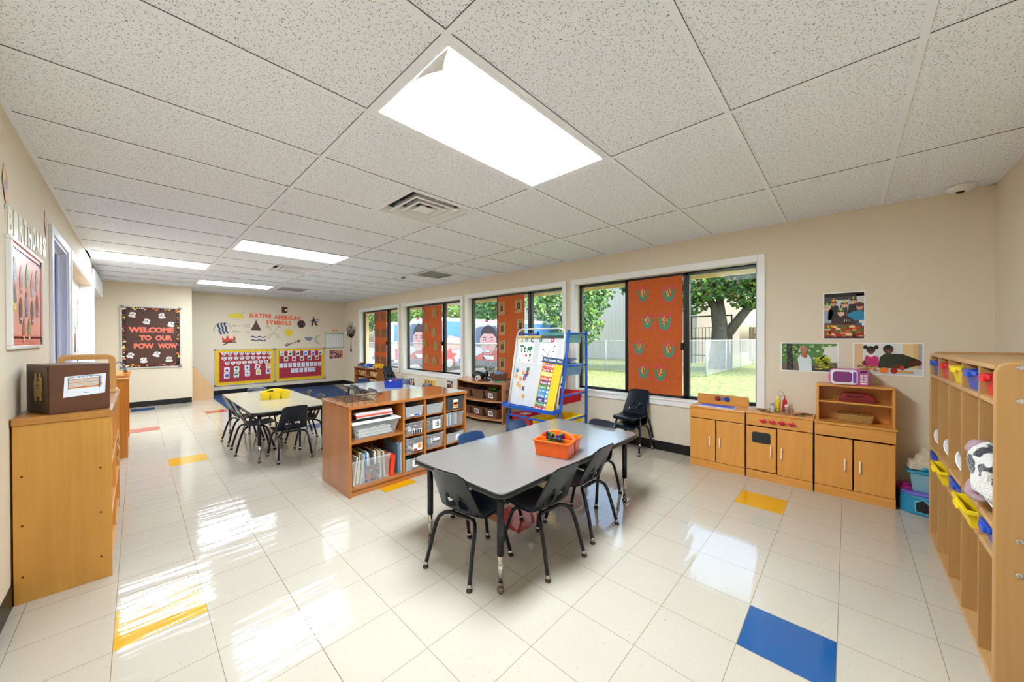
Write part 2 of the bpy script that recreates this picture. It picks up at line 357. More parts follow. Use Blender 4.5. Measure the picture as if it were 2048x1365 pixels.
HALF = [(1.384, 2.2424), (1.384, 5.9), (2.06, 8.3384), (3.213, 4.6808)]
b = MB(); g = MB()
for i in range(len(GXS)):
    for y in GYS:
        x0, x1 = GXS[i], (GXS+[XW])[i+1]; y0, y1 = y, y+.6096
        if (round(x0, 2), round(y0, 1)) in [(round(a, 2), round(c, 1)) for a, c in LIGHTS]: continue
        spans = [(x0, x1)]
        for hx, hy in HALF:
            if abs(hy-y0) < .05 and x0-.01 <= hx < x1: spans = [(a, c) for a, c in ((x0, hx), (hx+.6096, x1)) if c-a > .03]
        for a, c in spans:
            if y0 > YF or c > XW+.3: continue
            b.box(a+.004, min(c, XW)-.004, max(y0, YR)+.004, min(y1, YF)-.004, ZC+.002, ZC+.015)
b.box(-1, XW+.2, YR-.1, YF+.1, ZC+.16, ZC+.18)
cl = struct('ceiling', b, CT)
for x in GXS[1:]+[1.384+.0]:
    if x == 1.384: continue
    g.box(x-.012, x+.012, YR, YF, ZC-.004, ZC+.004)
for y in GYS: g.box(XL, XW, y-.012, y+.012, ZC-.003, ZC+.004) if YR < y < YF else None
for hx, hy in HALF:
    for xx in (hx, hx+.6096): g.box(xx-.012, xx+.012, hy, hy+.6096, ZC-.003, ZC+.004)
g.box(XL, XL+.022, YR, 9.7, ZC-.004, ZC); g.box(XW-.022, XW, YR, YF, ZC-.004, ZC); g.box(XL, XW, YF-.022, YF, ZC-.004, ZC); g.box(XL, XW, YR, YR+.022, ZC-.004, ZC)
build('ceiling_grid', g, GRID, parent=cl)
g2 = MB()
for x in GXS[1:]: g2.box(x-.0135, x-.012, YR, YF, ZC-.0005, ZC+.003).box(x+.012, x+.0135, YR, YF, ZC-.0005, ZC+.003)
for y in GYS:
    if YR < y < YF: g2.box(XL, XW, y-.0132, y-.012, ZC-.0005, ZC+.003)
build('painted_gap_shade', g2, GAP_SHADE, parent=cl)  # dark strips that paint the line of shade beside the grid bars

# ---- window wall with four openings
WY = [(.627, 2.674), (2.887, 4.942), (5.15, 7.19), (7.43, 9.43)]   # 1 = nearest the play kitchen
WZ0, WZ1 = .60, 2.035
b = MB(); ys = YR-.12
for y0, y1 in WY:
    b.box(XW, XW+.16, ys, y0, 0, 2.6); b.box(XW, XW+.16, y0, y1, 0, WZ0); b.box(XW, XW+.16, y0, y1, WZ1, 2.6); ys = y1
b.box(XW, XW+.16, ys, YF+.12, 0, 2.6)
struct('wall_window', b, WALL)
struct('wall_far', MB().box(-1, XW, YF, YF+.12, 0, 2.6), WALL)
struct('wall_right', MB().box(-1, XW, YR-.12, YR, 0, 2.6), WALL)
struct('wall_partition', MB().box(-1.2, .79, YP-.05, YF, 0, 2.6), WALL)
# left wall: door_1 opening Y 4.09-4.91, door_2 recess Y 5.12-7.35, ends at 7.56
b = MB(); b.box(XL-.2, XL, YR, 4.09, 0, 2.6).box(XL-.2, XL, 4.09, 4.91, 2.05, 2.6).box(XL-.2, XL, 4.91, 5.12, 0, 2.6).box(XL-.2, XL, 5.12, 7.35, 2.03, 2.6).box(XL-.2, XL, 7.35, 7.52, 0, 2.6).box(XL-.3, XL-.14, 7.52, YP, 0, 2.6)
struct('wall_left', b, WALL)
# baseboards (black vinyl)
struct('baseboard_window', MB().box(XW-.006, XW, YR, YF, 0, .105), BLACKBASE)
struct('baseboard_far', MB().box(.79, XW, YF-.006, YF, 0, .105), BLACKBASE)
struct('baseboard_partition', MB().box(-.56, .79, YP-.056, YP-.05, 0, .105), BLACKBASE)
struct('baseboard_left', MB().box(XL, XL+.006, YR, 4.03, 0, .105), BLACKBASE)
struct('baseboard_right', MB().box(XL, XW, YR, YR+.006, 0, .105), BLACKBASE)
struct('trim_1', MB().box(.785, .797, YP-.056, YF, 0, ZC), WALL)

# ---- windows: white casing, bronze slider frame, three panes
XG = 4.305
MULL = [((2.0, 1.967), (1.325, 1.264)), ((4.285, 4.25), (3.606, 3.523)), ((6.57, 6.54), (5.831, 5.768)), ((8.77, 8.74), (8.11, 8.006))]
for k, (y0, y1) in enumerate(WY):
    cas = MB()
    cas.box(XW-.018, XW, y0-.06, y0, WZ0-.075, WZ1+.065).box(XW-.018, XW, y1, y1+.075, WZ0-.075, WZ1+.065).box(XW-.018, XW, y0, y1, WZ1, WZ1+.065).box(XW-.018, XW, y0, y1, WZ0-.075, WZ0)
    cas.box(XW-.018, XW+.15, y0, y0+.006, WZ0, WZ1).box(XW-.018, XW+.15, y1-.006, y1, WZ0, WZ1).box(XW-.018, XW+.15, y0, y1, WZ1-.006, WZ1).box(XW-.03, XW+.15, y0, y1, WZ0-.012, WZ0+.008)
    wo = struct('window_%d' % (k+1), cas, TRIM, bevel=.003)
    fr = MB(); t = .035
    fr.box(XG, XG+.05, y0+.006, y0+.006+t*.6, WZ0+.008, WZ1-.006).box(XG, XG+.05, y1-.006-t, y1-.006, WZ0+.008, WZ1-.006).box(XG, XG+.05, y0, y1, WZ1-.006-t, WZ1-.006).box(XG, XG+.05, y0, y1, WZ0+.008, WZ0+.04)
    (a1, a0), (c1, c0) = MULL[k]; a1 += .01
    fr.box(XG, XG+.05, a0, a1, WZ0+.01, WZ1-.01).box(XG, XG+.05, c0, c1, WZ0+.01, WZ1-.01); fr.box(XG-.012, XG, c0+.03, c1-.008, WZ0+.03, WZ1-.03)
    fr.box(XG-.03, XG, c1-.005, c1+.02, 1.16, 1.24)
    build('window_frame', fr, FRAME, parent=wo, bevel=.003)
    gl = MB(); gl.box(XG+.02, XG+.024, y0+.02, c0, WZ0+.03, WZ1-.03).box(XG+.02, XG+.024, c1, a0, WZ0+.03, WZ1-.03).box(XG+.02, XG+.024, a1, y1-.03, WZ0+.03, WZ1-.03)
    build('window_glass', gl, glass_mat(), parent=wo)

# ---- doors in the left wall
d1 = struct('door_1', MB().box(XL-.10, XL-.07, 4.10, 4.90, .01, 2.03), C('#1648a0', .6))
b = MB(); b.box(XL, XL+.018, 4.03, 4.09, 0, 2.05).box(XL, XL+.018, 4.91, 4.98, 0, 2.05).box(XL, XL+.018, 4.03, 4.98, 2.0505, 2.11)
b.box(XL-.12, XL+.005, 4.0905, 4.10, 0, 2.034).box(XL-.12, XL+.005, 4.90, 4.9095, 0, 2.034).box(XL-.12, XL+.005, 4.0905, 4.9095, 2.0345, 2.0495).box(XL-.055, XL-.04, 4.885, 4.90, 0, 2.03).box(XL-.055, XL-.04, 4.1, 4.9, 2.02, 2.035)
build('door_frame', b, M('door_frame_white', '#dfe1ea', rough=.35, var=.01), parent=d1, bevel=.002)
d2 = struct('door_2', MB().box(XL-.135, XL-.105, 5.12, 7.35, 0, 2.03), M('white_door_panel', '#ecebe6', rough=.35, var=.01))
b = MB(); b.box(XL, XL+.02, 5.06, 5.12, 0, 2.03).box(XL, XL+.02, 7.353, 7.499, 0, 2.03).box(XL, XL+.02, 5.06, 7.499, 2.0305, 2.11).box(XL-.105, XL+.005, 7.33, 7.352, 0, 2.03).box(XL-.2, XL+.02, 7.50, 7.525, 0, 2.11)
build('door_frame', b, TRIM, parent=d2, bevel=.002)
pr = MB(); pm = [C('#f2cf1f'), C('#f4f3ee'), C('#f08d7c'), C('#7a4a2c'), C('#b9a7cf'), C('#8fc9b2'), C('#3b2a22')]
P = Plane(pr, (XL-.104, 0, 0), (0, 1, 0), (0, 0, 1), .0003)
P.rect(6.2, 6.62, .95, 1.78, 0); P.rect(6.68, 7.28, .85, 1.98, 1)
for i, t in enumerate('WEATHER'): P.text(t, 6.1+i*.17, 1.87, .13, .11, 2, 3, .04)
P.text('TEXT', 6.3, 1.68, .5, .1, 2, 3, .04)
for i, (yy, zz, c) in enumerate([(6.8, 1.55, 5), (7.1, 1.6, 2), (6.85, 1.25, 3), (7.12, 1.3, 4), (6.8, 1.0, 4), (7.1, .98, 6)]): P.rrect(yy-.08, yy+.08, zz-.12, zz+.12, .03, c, 2); P.ell(yy, zz+.17, .04, .05, 6, 2)
for i in range(5): P.ell(6.3+.08*(i % 3), 1.0+.09*i, .06, .08, (3, 6, 2)[i % 3], 2)
build('posters', pr, pm, parent=d2, label='yellow and white charts with coral letters')
# white drop box under the ceiling past the doorway
single('wall_heater', MB().box(XL-.13, XL+.02, 7.62, 9.3, 2.03, 2.3), M('appliance_white', '#e9ebee', rough=.4), 'long white wall unit high up under the ceiling beyond the left doorway', 'wall unit', bevel=.01)
single('wall_phone', MB().box(XL-.14, XL-.075, 9.05, 9.18, 1.02, 1.16), BLK, 'small black wall phone low beyond the left doorway', 'phone', bevel=.01)
# ================================================================= CEILING FIXTURES
def lamp_mat(k=1):
    m = bpy.data.materials.new('prismatic_diffuser'); m.use_nodes = True; n, l = m.node_tree.nodes, m.node_tree.links; b = n['Principled BSDF']
    b.inputs['Base Color'].default_value = (.9, .9, .9, 1); b.inputs['Roughness'].default_value = .3
    tc = n.new('ShaderNodeTexCoord'); sp = n.new('ShaderNodeSeparateXYZ'); l.new(tc.outputs['Object'], sp.inputs[0])
    s = n.new('ShaderNodeMath'); s.operation = 'MULTIPLY'; s.inputs[1].default_value = 2*PI/.14; l.new(sp.outputs[1], s.inputs[0])
    c = n.new('ShaderNodeMath'); c.operation = 'COSINE'; l.new(s.outputs[0], c.inputs[0])
    mr = n.new('ShaderNodeMapRange'); mr.inputs[1].default_value = -1; mr.inputs[2].default_value = 1; mr.inputs[3].default_value = LAMP*.86*k; mr.inputs[4].default_value = LAMP*1.12*k; l.new(c.outputs[0], mr.inputs[0])
    b.inputs['Emission Color'].default_value = (.80, .915, 1, 1); l.new(mr.outputs[0], b.inputs['Emission Strength'])
    return m
LMS = [lamp_mat(1.05), lamp_mat(.54)]
LLAB = ['large fluorescent ceiling light nearest the camera with a dark lens corner', 'lit ceiling light panel between the two square air diffusers', 'lit ceiling light panel at the left wall above the brown notice board', 'small distant lit ceiling light panel near the far wall']
for k, (x, y) in enumerate(LIGHTS):
    t = thing('ceiling_light', LLAB[k], 'ceiling light', (x+.61, y+.305, ZC), 0, 'fluorescent troffers')
    lx, wy = 1.2192, .6096
    fr = MB(); e = .034
    fr.box(x+.012, x+lx-.012, y+.012, y+e, ZC-.004, ZC+.008).box(x+.012, x+lx-.012, y+wy-e, y+wy-.012, ZC-.004, ZC+.008).box(x+.012, x+e, y+e, y+wy-e, ZC-.004, ZC+.008).box(x+lx-e, x+lx-.012, y+e, y+wy-e, ZC-.004, ZC+.008)
    build('light_frame', fr, GRID, parent=t)
    build('light_diffuser', MB().box(-.61+e, .61-e, -.305+e, .305-e, 0, .004), LMS[min(k, 1)], parent=t, world=False)
    hs = MB().box(x+.014, x+lx-.014, y+.014, y+wy-.014, ZC+.10, ZC+.104)
    for q in ((x+.014, x+.018, y+.014, y+wy-.014), (x+lx-.018, x+lx-.014, y+.014, y+wy-.014), (x+.014, x+lx-.014, y+.014, y+.018), (x+.014, x+lx-.014, y+wy-.018, y+wy-.014)): hs.box(*q, ZC+.008, ZC+.104)
    build('housing', hs, GRID, parent=t)  # unseen box added over the diffuser to block its upward light
    if k == 0:
        cr = MB().add([(-.568, -.268, -.0015), (-.545, -.21, -.0015), (-.515, -.155, -.0015), (-.545, -.10, -.0015), (-.566, -.02, -.0015), (-.572, -.10, -.0015), (-.573, -.20, -.0015)], [(0, 1, 2, 3, 4, 5, 6)])
        build('lens_fold', cr, C('#dcdcdb'), parent=t, world=False, label='grey folded corner of the plastic lens')
VENT = M('vent_white_metal', '#f4f6fa', rough=.35, var=.02); DUCT = M('duct_dark', '#1a1a1b', rough=.6)
def diffuser(x, y, lab):
    t = thing('air_diffuser', lab, 'air vent', (x+.3048, y+.3048, ZC), 0, 'square ceiling air diffusers')
    b = MB(); c = .3048
    def ring(o, i, z0, z1):
        k = len(b.v); b.v += [(-o, -o, z0), (o, -o, z0), (o, o, z0), (-o, o, z0), (-i, -i, z1), (i, -i, z1), (i, i, z1), (-i, i, z1)]
        for j in range(4): b.f.append((k+j, k+(j+1) % 4, k+4+(j+1) % 4, k+4+j)); b.m.append(0)
    for j, (o, i) in enumerate(((.29, .245), (.205, .165), (.135, .10), (.07, .045))):
        ring(o, o-.018, 0, -.004); ring(o-.018, i, -.004, .05) if j < 3 else None
    b.box(-.058, .058, -.058, .058, .0, .004)
    for v in b.f[:0]: pass
    build('louvers', b, VENT, parent=t, world=False, solid=.002)
    f = MB().box(-.292, .292, -.3, -.285, -.004, .004).box(-.292, .292, .285, .3, -.004, .004).box(-.3, -.285, -.3, .3, -.004, .004).box(.285, .3, -.3, .3, -.004, .004); build('vent_frame', f, GRID, parent=t, world=False)
    d = MB().lathe([(.19, .10), (.19, .24), (.14, .24)], seg=24); build('duct_collar', d, DUCT, parent=t, world=False)
    p = MB().box(-.3, .3, -.3, .3, .15, .155); build('back_plate', p, M('vent_back_metal', '#6c6c6c', rough=.5, metal=0), parent=t, world=False)
    s_ = MB().box(-.01, .01, -.24, .24, .03, .05); build('cross_bar', s_, VENT, parent=t, world=False)
diffuser(1.384, 2.2424, 'square louvered air diffuser just beyond the nearest ceiling light'); diffuser(1.384, 5.9, 'farther square louvered air diffuser beyond the middle ceiling light')
def grille(x, y, lab, dark):
    t = thing('return_grille', lab, 'air vent', (x+.3, y+.3, ZC), 0, 'slatted return grilles'); b = MB()
    for i in range(9): yy = -.25+.0625*i; b.obox((-.25, yy, -.002), (.5, 0, 0), (0, .035, .02), (0, 0, .002))
    build('slats', b, VENT, parent=t, world=False)
    build('vent_frame', MB().box(-.29, .29, -.29, -.25, -.004, .004).box(-.29, .29, .28, .3, -.004, .004).box(-.3, -.25, -.29, .3, -.004, .004).box(.25, .3, -.29, .3, -.004, .004), GRID, parent=t, world=False)
    build('back_plate', MB().box(-.29, .29, -.29, .29, .05, .055), C(dark), parent=t, world=False)
grille(2.06, 8.3384, 'grey slatted return grille beside the farthest ceiling light', '#6b6b6b'); grille(3.213, 4.6808, 'white slatted return grille near the window wall past the smoke detector', '#999999')
t = thing('smoke_detector', 'round smoke detector on the ceiling beside the slatted grille near the windows', 'smoke detector', (3.18, 5.43, ZC))
build('base', MB().lathe([(.06, 0), (.06, -.012), (.045, -.02)], seg=20), VENT, parent=t, world=False, smooth=False)
build('sensor', MB().lathe([(.04, -.018), (.035, -.045), (.02, -.05)], seg=20), C('#77777a'), parent=t, world=False)
def dome(x, y, r, lab):
    t = thing('security_camera', lab, 'camera', (x, y, ZC), 0, 'ceiling security cameras')
    build('housing', MB().lathe([(r, 0), (r*.97, -r*.22), (r*.75, -r*.5), (r*.3, -r*.62)], seg=28), M('camera_white', '#e6e6e4', rough=.3), parent=t, world=False, smooth=True)
    v = Vector((-.66, -.3+.55, -.62)).normalized()
    build('lens', MB().lathe([(r*.38, 0), (r*.36, r*.1), (r*.2, r*.22)], c=v*r*.42+Vector((0, 0, -r*.12)), seg=20, ax=v), C('#241208', .15), parent=t, world=False, smooth=True)
dome(4.12, -.58, .075, 'white dome security camera in the ceiling corner above the picture wall'); dome(4.13, 10.38, .06, 'tiny white dome security camera in the far ceiling corner by the windows')
t = thing('fire_alarm', 'dark red fire alarm strobe on the far wall above the coral title', 'fire alarm', (2.684, YF, 2.065))
build('body', MB().box(-.06, .06, -.035, 0, -.075, .075), C('#5a1210', .3), parent=t, world=False, bevel=.006)
build('strobe', MB().box(-.0, .045, -.05, -.035, -.04, .02), C('#e8d9d4', .2), parent=t, world=False, bevel=.004)
# ================================================================= SCHOOL CHAIRS
def chair_shell_mb():
    # profile rows: (x, z, half width)
    pr = [(.405, .282, .120), (.412, .296, .128), (.402, .306, .134), (.37, .308, .140), (.32, .303, .145), (.26, .298, .148), (.20, .297, .149), (.155, .301, .149), (.125, .311, .149), (.106, .328, .149), (.096, .35, .148)]
    n2 = 18
    for i in range(1, n2+1): t = i/n2; pr.append((.096-.108*t, .35+.23*t, .147-.028*t))
    pr.append((-.015, .583, .112)); nc = 28; b = MB(); rows = len(pr)
    holes_ = [(-.045, .040), (.045, .040)]; zc, bz = .388, .048
    def hn(y, z, h):
        cy, a = h; t = (z-(zc-bz))/(2*bz); a2 = a*(1.0-.62*max(0, min(1, t))); return ((abs(y-cy)/a2)**2.6+(abs(z-zc)/bz)**2.6)**(1/2.6)
    V = []
    for i, (x, z, hw) in enumerate(pr):
        for j in range(nc+1):
            s = -1+2*j/nc; y = s*hw; r = abs(s)
            xx = x+(.013*r**2.2 if i > 8 else 0); zz = z+(.010*r**3 if 2 < i <= 8 else 0)
            if i >= rows-3: zz -= .012*r**6*(i-(rows-4))*.6
            for h in holes_:
                q = hn(y, zz, h)
                if i > 8 and .80 < q < 1.22: y = h[0]+(y-h[0])/q; zz = zc+(zz-zc)/q
            V.append((xx, y, zz))
    F = []
    for i in range(rows-1):
        for j in range(nc):
            q = (i*(nc+1)+j, i*(nc+1)+j+1, (i+1)*(nc+1)+j+1, (i+1)*(nc+1)+j)
            if i > 8 and any(all(hn(V[k][1], V[k][2], h) < 1.02 for k in q) for h in holes_): continue
            F.append(q)
    b.add(V, F); return b
def arch_rib(cy):
    b = MB(); pts = []
    for i in range(15):
        a = PI*i/14; y = cy+.043*math.cos(a)*(1-.25*math.sin(a)); z = .345+.096*math.sin(a); x = .096-.108*(z-.35)/.23+.006; pts.append((x-.004, y, z))
    b.tube(pts, .0055, 6, closed=False); return b
def make_chair(mat, label, group):
    t = thing('school_chair', label, 'chair', (0, 0, 0), 0, group)
    sh = build('seat_shell', chair_shell_mb(), mat, parent=t, world=False, smooth=True, solid=.007)
    for cy in (-.045, .045): build('back_rib', arch_rib(cy), mat, parent=sh, world=False, smooth=True)
    for sx, sy in ((0, 1), (0, -1), (1, 1), (1, -1)):
        if sx == 0: P_ = [(-.0, .163, .015), (.035, .15, .15), (.062, .143, .235), (.078, .134, .268), (.10, .115, .285), (.125, .085, .289), (.125, 0, .289)]
        else: P_ = [(.372, .163, .015), (.335, .15, .15), (.308, .143, .235), (.296, .134, .268), (.275, .115, .285), (.25, .085, .289), (.25, 0, .289)]
        P_ = [(x, y*sy, z) for x, y, z in P_]
        lg = build('leg', MB().tube(P_, .0112, 8), SCHOOL, parent=t, world=False, smooth=True)
        x, y = P_[0][0], P_[0][1]
        g = MB(); g.tube([(x, y, .012), (x+(.004 if sx == 0 else -.004), y*.99, .034)], .0125, 8, 0); g.lathe([(.006, .014), (.0165, .011), (.017, .005), (.013, 0)], (x, y, 0), 12, 1)
        build('foot_glide', g, [CHROME, BROWNB], parent=lg, world=False, smooth=True)
    return t
first = {}
def put_chair(x, y, deg, label, group, blue=False, z=0):
    k = blue
    if k not in first:
        c = make_chair(BLUEP if blue else NAVY, label, group); c.location = (x, y, z); c.rotation_euler = (0, 0, math.radians(deg)); first[k] = c; return c
    return dup(first[k], (x, y, z), math.radians(deg), label, group)
G2 = 'chairs around the grey table with the orange caddy'; G1 = 'chairs around the cream table with the yellow caddy'; G3 = 'chairs around the white table with the blue caddy'
put_chair(1.150, 1.535, 8, 'dark navy child chair at the near left end of the grey table', G2)
put_chair(1.674, 1.12, 86, 'dark navy child chair on the near side, closest to the table corner leg', G2)
put_chair(2.150, 1.14, 90, 'dark navy child chair on the near side, second from the corner leg', G2)
put_chair(2.80, 1.51, 178, 'dark navy child chair tucked at the far right end of the grey table', G2)
put_chair(1.745, 2.03, -91, 'blue backed chair behind the grey table, nearer the storage cabinet', G2, True)
put_chair(2.275, 2.05, -88, 'blue backed chair behind the grey table, nearer the easel', G2, True)
put_chair(.752, 5.50, 3, 'navy chair on the left side of the cream table, farther one', G1)
put_chair(.758, 4.99, -2, 'navy chair on the left side of the cream table, nearer one', G1)
put_chair(1.175, 4.20, 92, 'navy chair seen from behind at the near end of the cream table', G1)
put_chair(1.66, 4.85, 182, 'navy chair on the right side of the cream table, beside the cabinet', G1)
put_chair(1.68, 5.38, 175, 'navy chair on the right side of the cream table, farther one', G1)
put_chair(1.23, 6.22, -90, 'navy chair at the far end of the cream table near the rug', G1)
put_chair(2.345, 5.48, 3, 'navy chair on the left side of the white table nearest the rug', G3)
put_chair(2.35, 4.88, 0, 'navy chair on the left side of the white table nearest the cabinet', G3)
put_chair(2.82, 6.22, -88, 'blue chair at the far end of the white table', G3, True)
put_chair(3.30, 5.55, 182, 'blue chair on the window side of the white table, farther one', G3, True)
put_chair(3.24, 4.80, 178, 'dark chair on the window side of the white table, nearer one', G3)
put_chair(4.185, 1.785, 180, 'lower chair of the stack of two against the window wall', 'stacked chairs by the window wall')
put_chair(4.205, 1.785, 180, 'upper chair of the stack of two against the window wall', 'stacked chairs by the window wall', z=.095)
put_chair(3.93, 7.42, -75, 'lower chair of the pair stacked beside the toy bus shelf', 'stacked chairs by the toy shelf')
put_chair(3.93, 7.43, -75, 'upper chair of the pair stacked beside the toy bus shelf', 'stacked chairs by the toy shelf', z=.095)

# ================================================================= TABLES
def table(x0, x1, y0, y1, z, topc, label, group=None, legs=None):
    cx, cy = (x0+x1)/2, (y0+y1)/2; t = thing('activity_table', label, 'table', (cx, cy, 0), 0, group)
    o = rr(x0, x1, y0, y1, .07, 8); i_ = rr(x0+.004, x1-.004, y0+.004, y1-.004, .067, 8)
    build('tabletop', MB().prism([(a, c, z-.026) for a, c in i_], (0, 0, .0265)), M(topc[0], topc[1], rough=.18, var=.012, scale=120, coat=.2), parent=t)
    e = MB(); n = len(o); prof = [(0, z-.0005), (.004, z-.003), (.005, z-.014), (.003, z-.026), (-.02, z-.028)]
    o2 = [rr(x0-d, x1+d, y0-d, y1+d, .07+d, 8) for d, _ in prof]; k = 0
    for (d, zz), ring_ in zip(prof, o2): e.v += [(a, c, zz) for a, c in ring_]
    o3 = rr(x0+.003, x1-.003, y0+.003, y1-.003, .067, 8); e.v = [(a, c, z) for a, c in o3]+e.v
    for r in range(len(prof)):
        for j in range(n): e.f.append((r*n+j, r*n+(j+1) % n, (r+1)*n+(j+1) % n, (r+1)*n+j)); e.m.append(0)
    build('edge_band', e, BLK, parent=t, smooth=True)
    a = MB(); a.box(x0+.07, x1-.07, y0+.08, y0+.10, z-.062, z-.026).box(x0+.07, x1-.07, y1-.10, y1-.08, z-.062, z-.026).box(x0+.07, x0+.09, y0+.08, y1-.08, z-.062, z-.026).box(x1-.09, x1-.07, y0+.08, y1-.08, z-.062, z-.026)
    build('apron', a, SCHOOL, parent=t)
    for lx in (x0+.082, x1-.082):
        for ly in (y0+.087, y1-.087):
            lg = build('leg', MB().tube([(lx, ly, z-.027), (lx, ly, .19)], .0185, 14), SCHOOL, parent=t, smooth=True)
            build('leg_insert', MB().tube([(lx, ly, .195), (lx, ly, .04)], [.0145, .0105], 12), CHROME, parent=lg, smooth=True)
            build('foot_glide', MB().lathe([(.0125, .05), (.0125, .034), (.008, .03), (.019, .018), (.019, .008), (.014, 0)], (lx, ly, 0), 14), M('antique_chrome', '#8d7f74', rough=.2, metal=1), parent=lg, smooth=True)
    return t
table(1.199, 2.763, 1.17, 1.96, .54, ('grey_laminate', '#77716d'), 'large grey-topped table with black edge holding the orange caddy')
table(.80, 1.585, 4.28, 6.12, .54, ('cream_laminate', '#aaa08a'), 'cream-topped table with black edge holding the yellow caddy')
table(2.385, 3.14, 4.42, 6.05, .53, ('white_laminate', '#b2b6bc'), 'white-topped table by the windows holding the blue caddy')

# ================================================================= CADDIES
def caddy(x, y, z, rz, w_, d_, h, mat, label, content):
    t = thing('supply_caddy', label, 'caddy', (x, y, z), rz)
    b = MB(); q = .012
    b.tray(-w_/2, w_/2, -d_/2, -.02, 0, h, t=.004, taper=q, rim=.007)
    b.tray(-w_/2, -.012, .02, d_/2, 0, h, t=.004, taper=q, rim=.007); b.tray(.012, w_/2, .02, d_/2, 0, h, t=.004, taper=q, rim=.007)
    b.box(-w_/2+q, w_/2-q, -.02, .02, 0, h*.85)
    build('tray', b, mat, parent=t, world=False, bevel=.002)
    pts = [(w_/2*math.cos(PI*i/16)*.98, 0, h*.82+(h*.18+.045)*math.sin(PI*i/16)**.8) for i in range(17)]
    hb = MB()
    for i in range(16):
        a, c = Vector(pts[i]), Vector(pts[i+1]); hb.obox(a+Vector((0, -.016, 0)), c-a, (0, .032, 0), (c-a).cross(Vector((0, 1, 0))).normalized()*.009)
    build('handle', hb, mat, parent=t, world=False, smooth=False)
    return t
caddy(1.918, 1.355, .541, math.radians(-76.6), .235, .235, .10, M('orange_plastic', '#f2620f', rough=.3), 'orange caddy with arched handle on the grey table', 0)
pb = MB(); R = random.Random(3)
for i in range(9):
    for j in range(5):
        if R.random() < .85: x, y, zz = 1.875+.23*.014*(i-4)+.004*(j % 2), 1.345-.97*.014*(i-4), .585+.0145*j; pb.ball((x+R.uniform(-.003, .003), y, zz+.03), .011, R.choice([0, 0, 0, 1, 1]), 8)
single('toy_vegetable_bundle', pb, [C('#1d6b22', .4), C('#33125a', .4), C('#8fbf3a', .4)], 'dark green and purple plastic toy pieces standing in the orange caddy', 'toys').update_tag()
bpy.data.objects['toy_vegetable_bundle']['kind'] = 'stuff'
def round_caddy(x, y, z, rz, mat, label):
    t = thing('supply_caddy', label, 'caddy', (x, y, z), rz); b = MB()
    for cx_, w2 in ((-.105, .05), (0, .06), (.105, .05)):
        for sy in (-1, 1):
            o = rr(cx_-w2, cx_+w2, -.001 if sy > 0 else -.085, .085 if sy > 0 else .001, .02); o2 = [(cx_+(a-cx_)*.86, c*.86) for a, c in o]; n = len(o); k = len(b.v)
            o3 = [(cx_+(a-cx_)*.9, .0425*sy+(c-.0425*sy)*.9) for a, c in o]; o4 = [(cx_+(a-cx_)*.8, .0425*sy+(c-.0425*sy)*.8) for a, c in o2]
            b.v += [(a, c, 0) for a, c in o2]+[(a, c, .09) for a, c in o]+[(a, c, .09) for a, c in o3]+[(a, c, .006) for a, c in o4]
            b.f.append(tuple(k+j for j in reversed(range(n)))); b.m.append(0)
            for r in range(3):
                for j in range(n): b.f.append((k+r*n+j, k+r*n+(j+1) % n, k+(r+1)*n+(j+1) % n, k+(r+1)*n+j)); b.m.append(0)
            b.f.append(tuple(k+3*n+j for j in range(n))); b.m.append(0)
    build('tray', b, mat, parent=t, world=False)
    hb = MB(); pts = [(.12*math.cos(PI*i/14), 0, .075+.05*math.sin(PI*i/14)**.8) for i in range(15)]
    for i in range(14):
        a, c = Vector(pts[i]), Vector(pts[i+1]); hb.obox(a+Vector((0, -.018, 0)), c-a, (0, .036, 0), (c-a).cross(Vector((0, 1, 0))).normalized()*.014)
    build('handle', hb, mat, parent=t, world=False)
round_caddy(1.215, 5.19, .541, math.radians(-6), M('yellow_plastic', '#f3d818', rough=.3), 'bright yellow lobed caddy on the cream table')
gb = MB(); 
for i in range(14): gb.ball((1.12+.012*(i % 7)+.004, 5.21+.02*(i//7), .63+.006*(i % 3)), .013, 0, 8)
tag(single('crayon_pile', gb, C('#1b5a2a'), 'dark green crayons heaped in the left cup of the yellow caddy', 'crayons'), kind='stuff')
caddy(2.83, 5.12, .531, math.radians(-38), .27, .20, .10, M('blue_plastic', '#1440b4', rough=.3), 'royal blue caddy with arched handle on the white table', 0)
cb = MB()
for i, (dx, dy) in enumerate(((-.06, .06), (-.03, .05), (.02, .06), (.05, .05), (-.05, .02))): cb.ball((2.83+dx, 5.12+dy, .63), .022, i % 3, 8)
tag(single('craft_pieces', cb, [C('#c0392b'), C('#e7d9b4'), C('#8a3b8f')], 'red and cream craft pieces inside the blue caddy', 'craft supplies'), kind='stuff')

# ================================================================= MIDDLE STORAGE CABINET
CX0, CX1, CY0, CY1, CH = 1.185, 2.405, 2.86, 3.455, .745
t = thing('storage_cabinet', 'reddish oak cubby cabinet full of clear bins in the middle of the room', 'cabinet', ((CX0+CX1)/2, (CY0+CY1)/2, 0))
T_ = .02
build('cabinet_top', MB().box(CX0-.006, CX1+.01, CY0-.012, CY1+.006, CH-.028, CH), OAKX, parent=t, bevel=.005)
for x in (CX0, CX1-T_): build('side_panel', MB().box(x, x+T_, CY0, CY1, 0, CH-.028), OAK, parent=t, bevel=.0015)
build('back_panel', MB().box(CX0+T_, CX1-T_, CY1-.012, CY1, .03, CH-.028), OAK, parent=t)
build('kick_board', MB().box(CX0+T_, CX1-T_, CY0+.02, CY0+.04, 0, .06), OAKX, parent=t)
b = MB().box(CX0+T_, CX1-T_, CY0+.004, CY1-.012, .055, .075); build('bottom_shelf', b, OAKX, parent=t)
DV = [1.668, 1.895, 2.125]
for x in DV: build('divider', MB().box(x, x+.02, CY0+.003, CY1-.012, .075, CH-.028), OAK, parent=t)
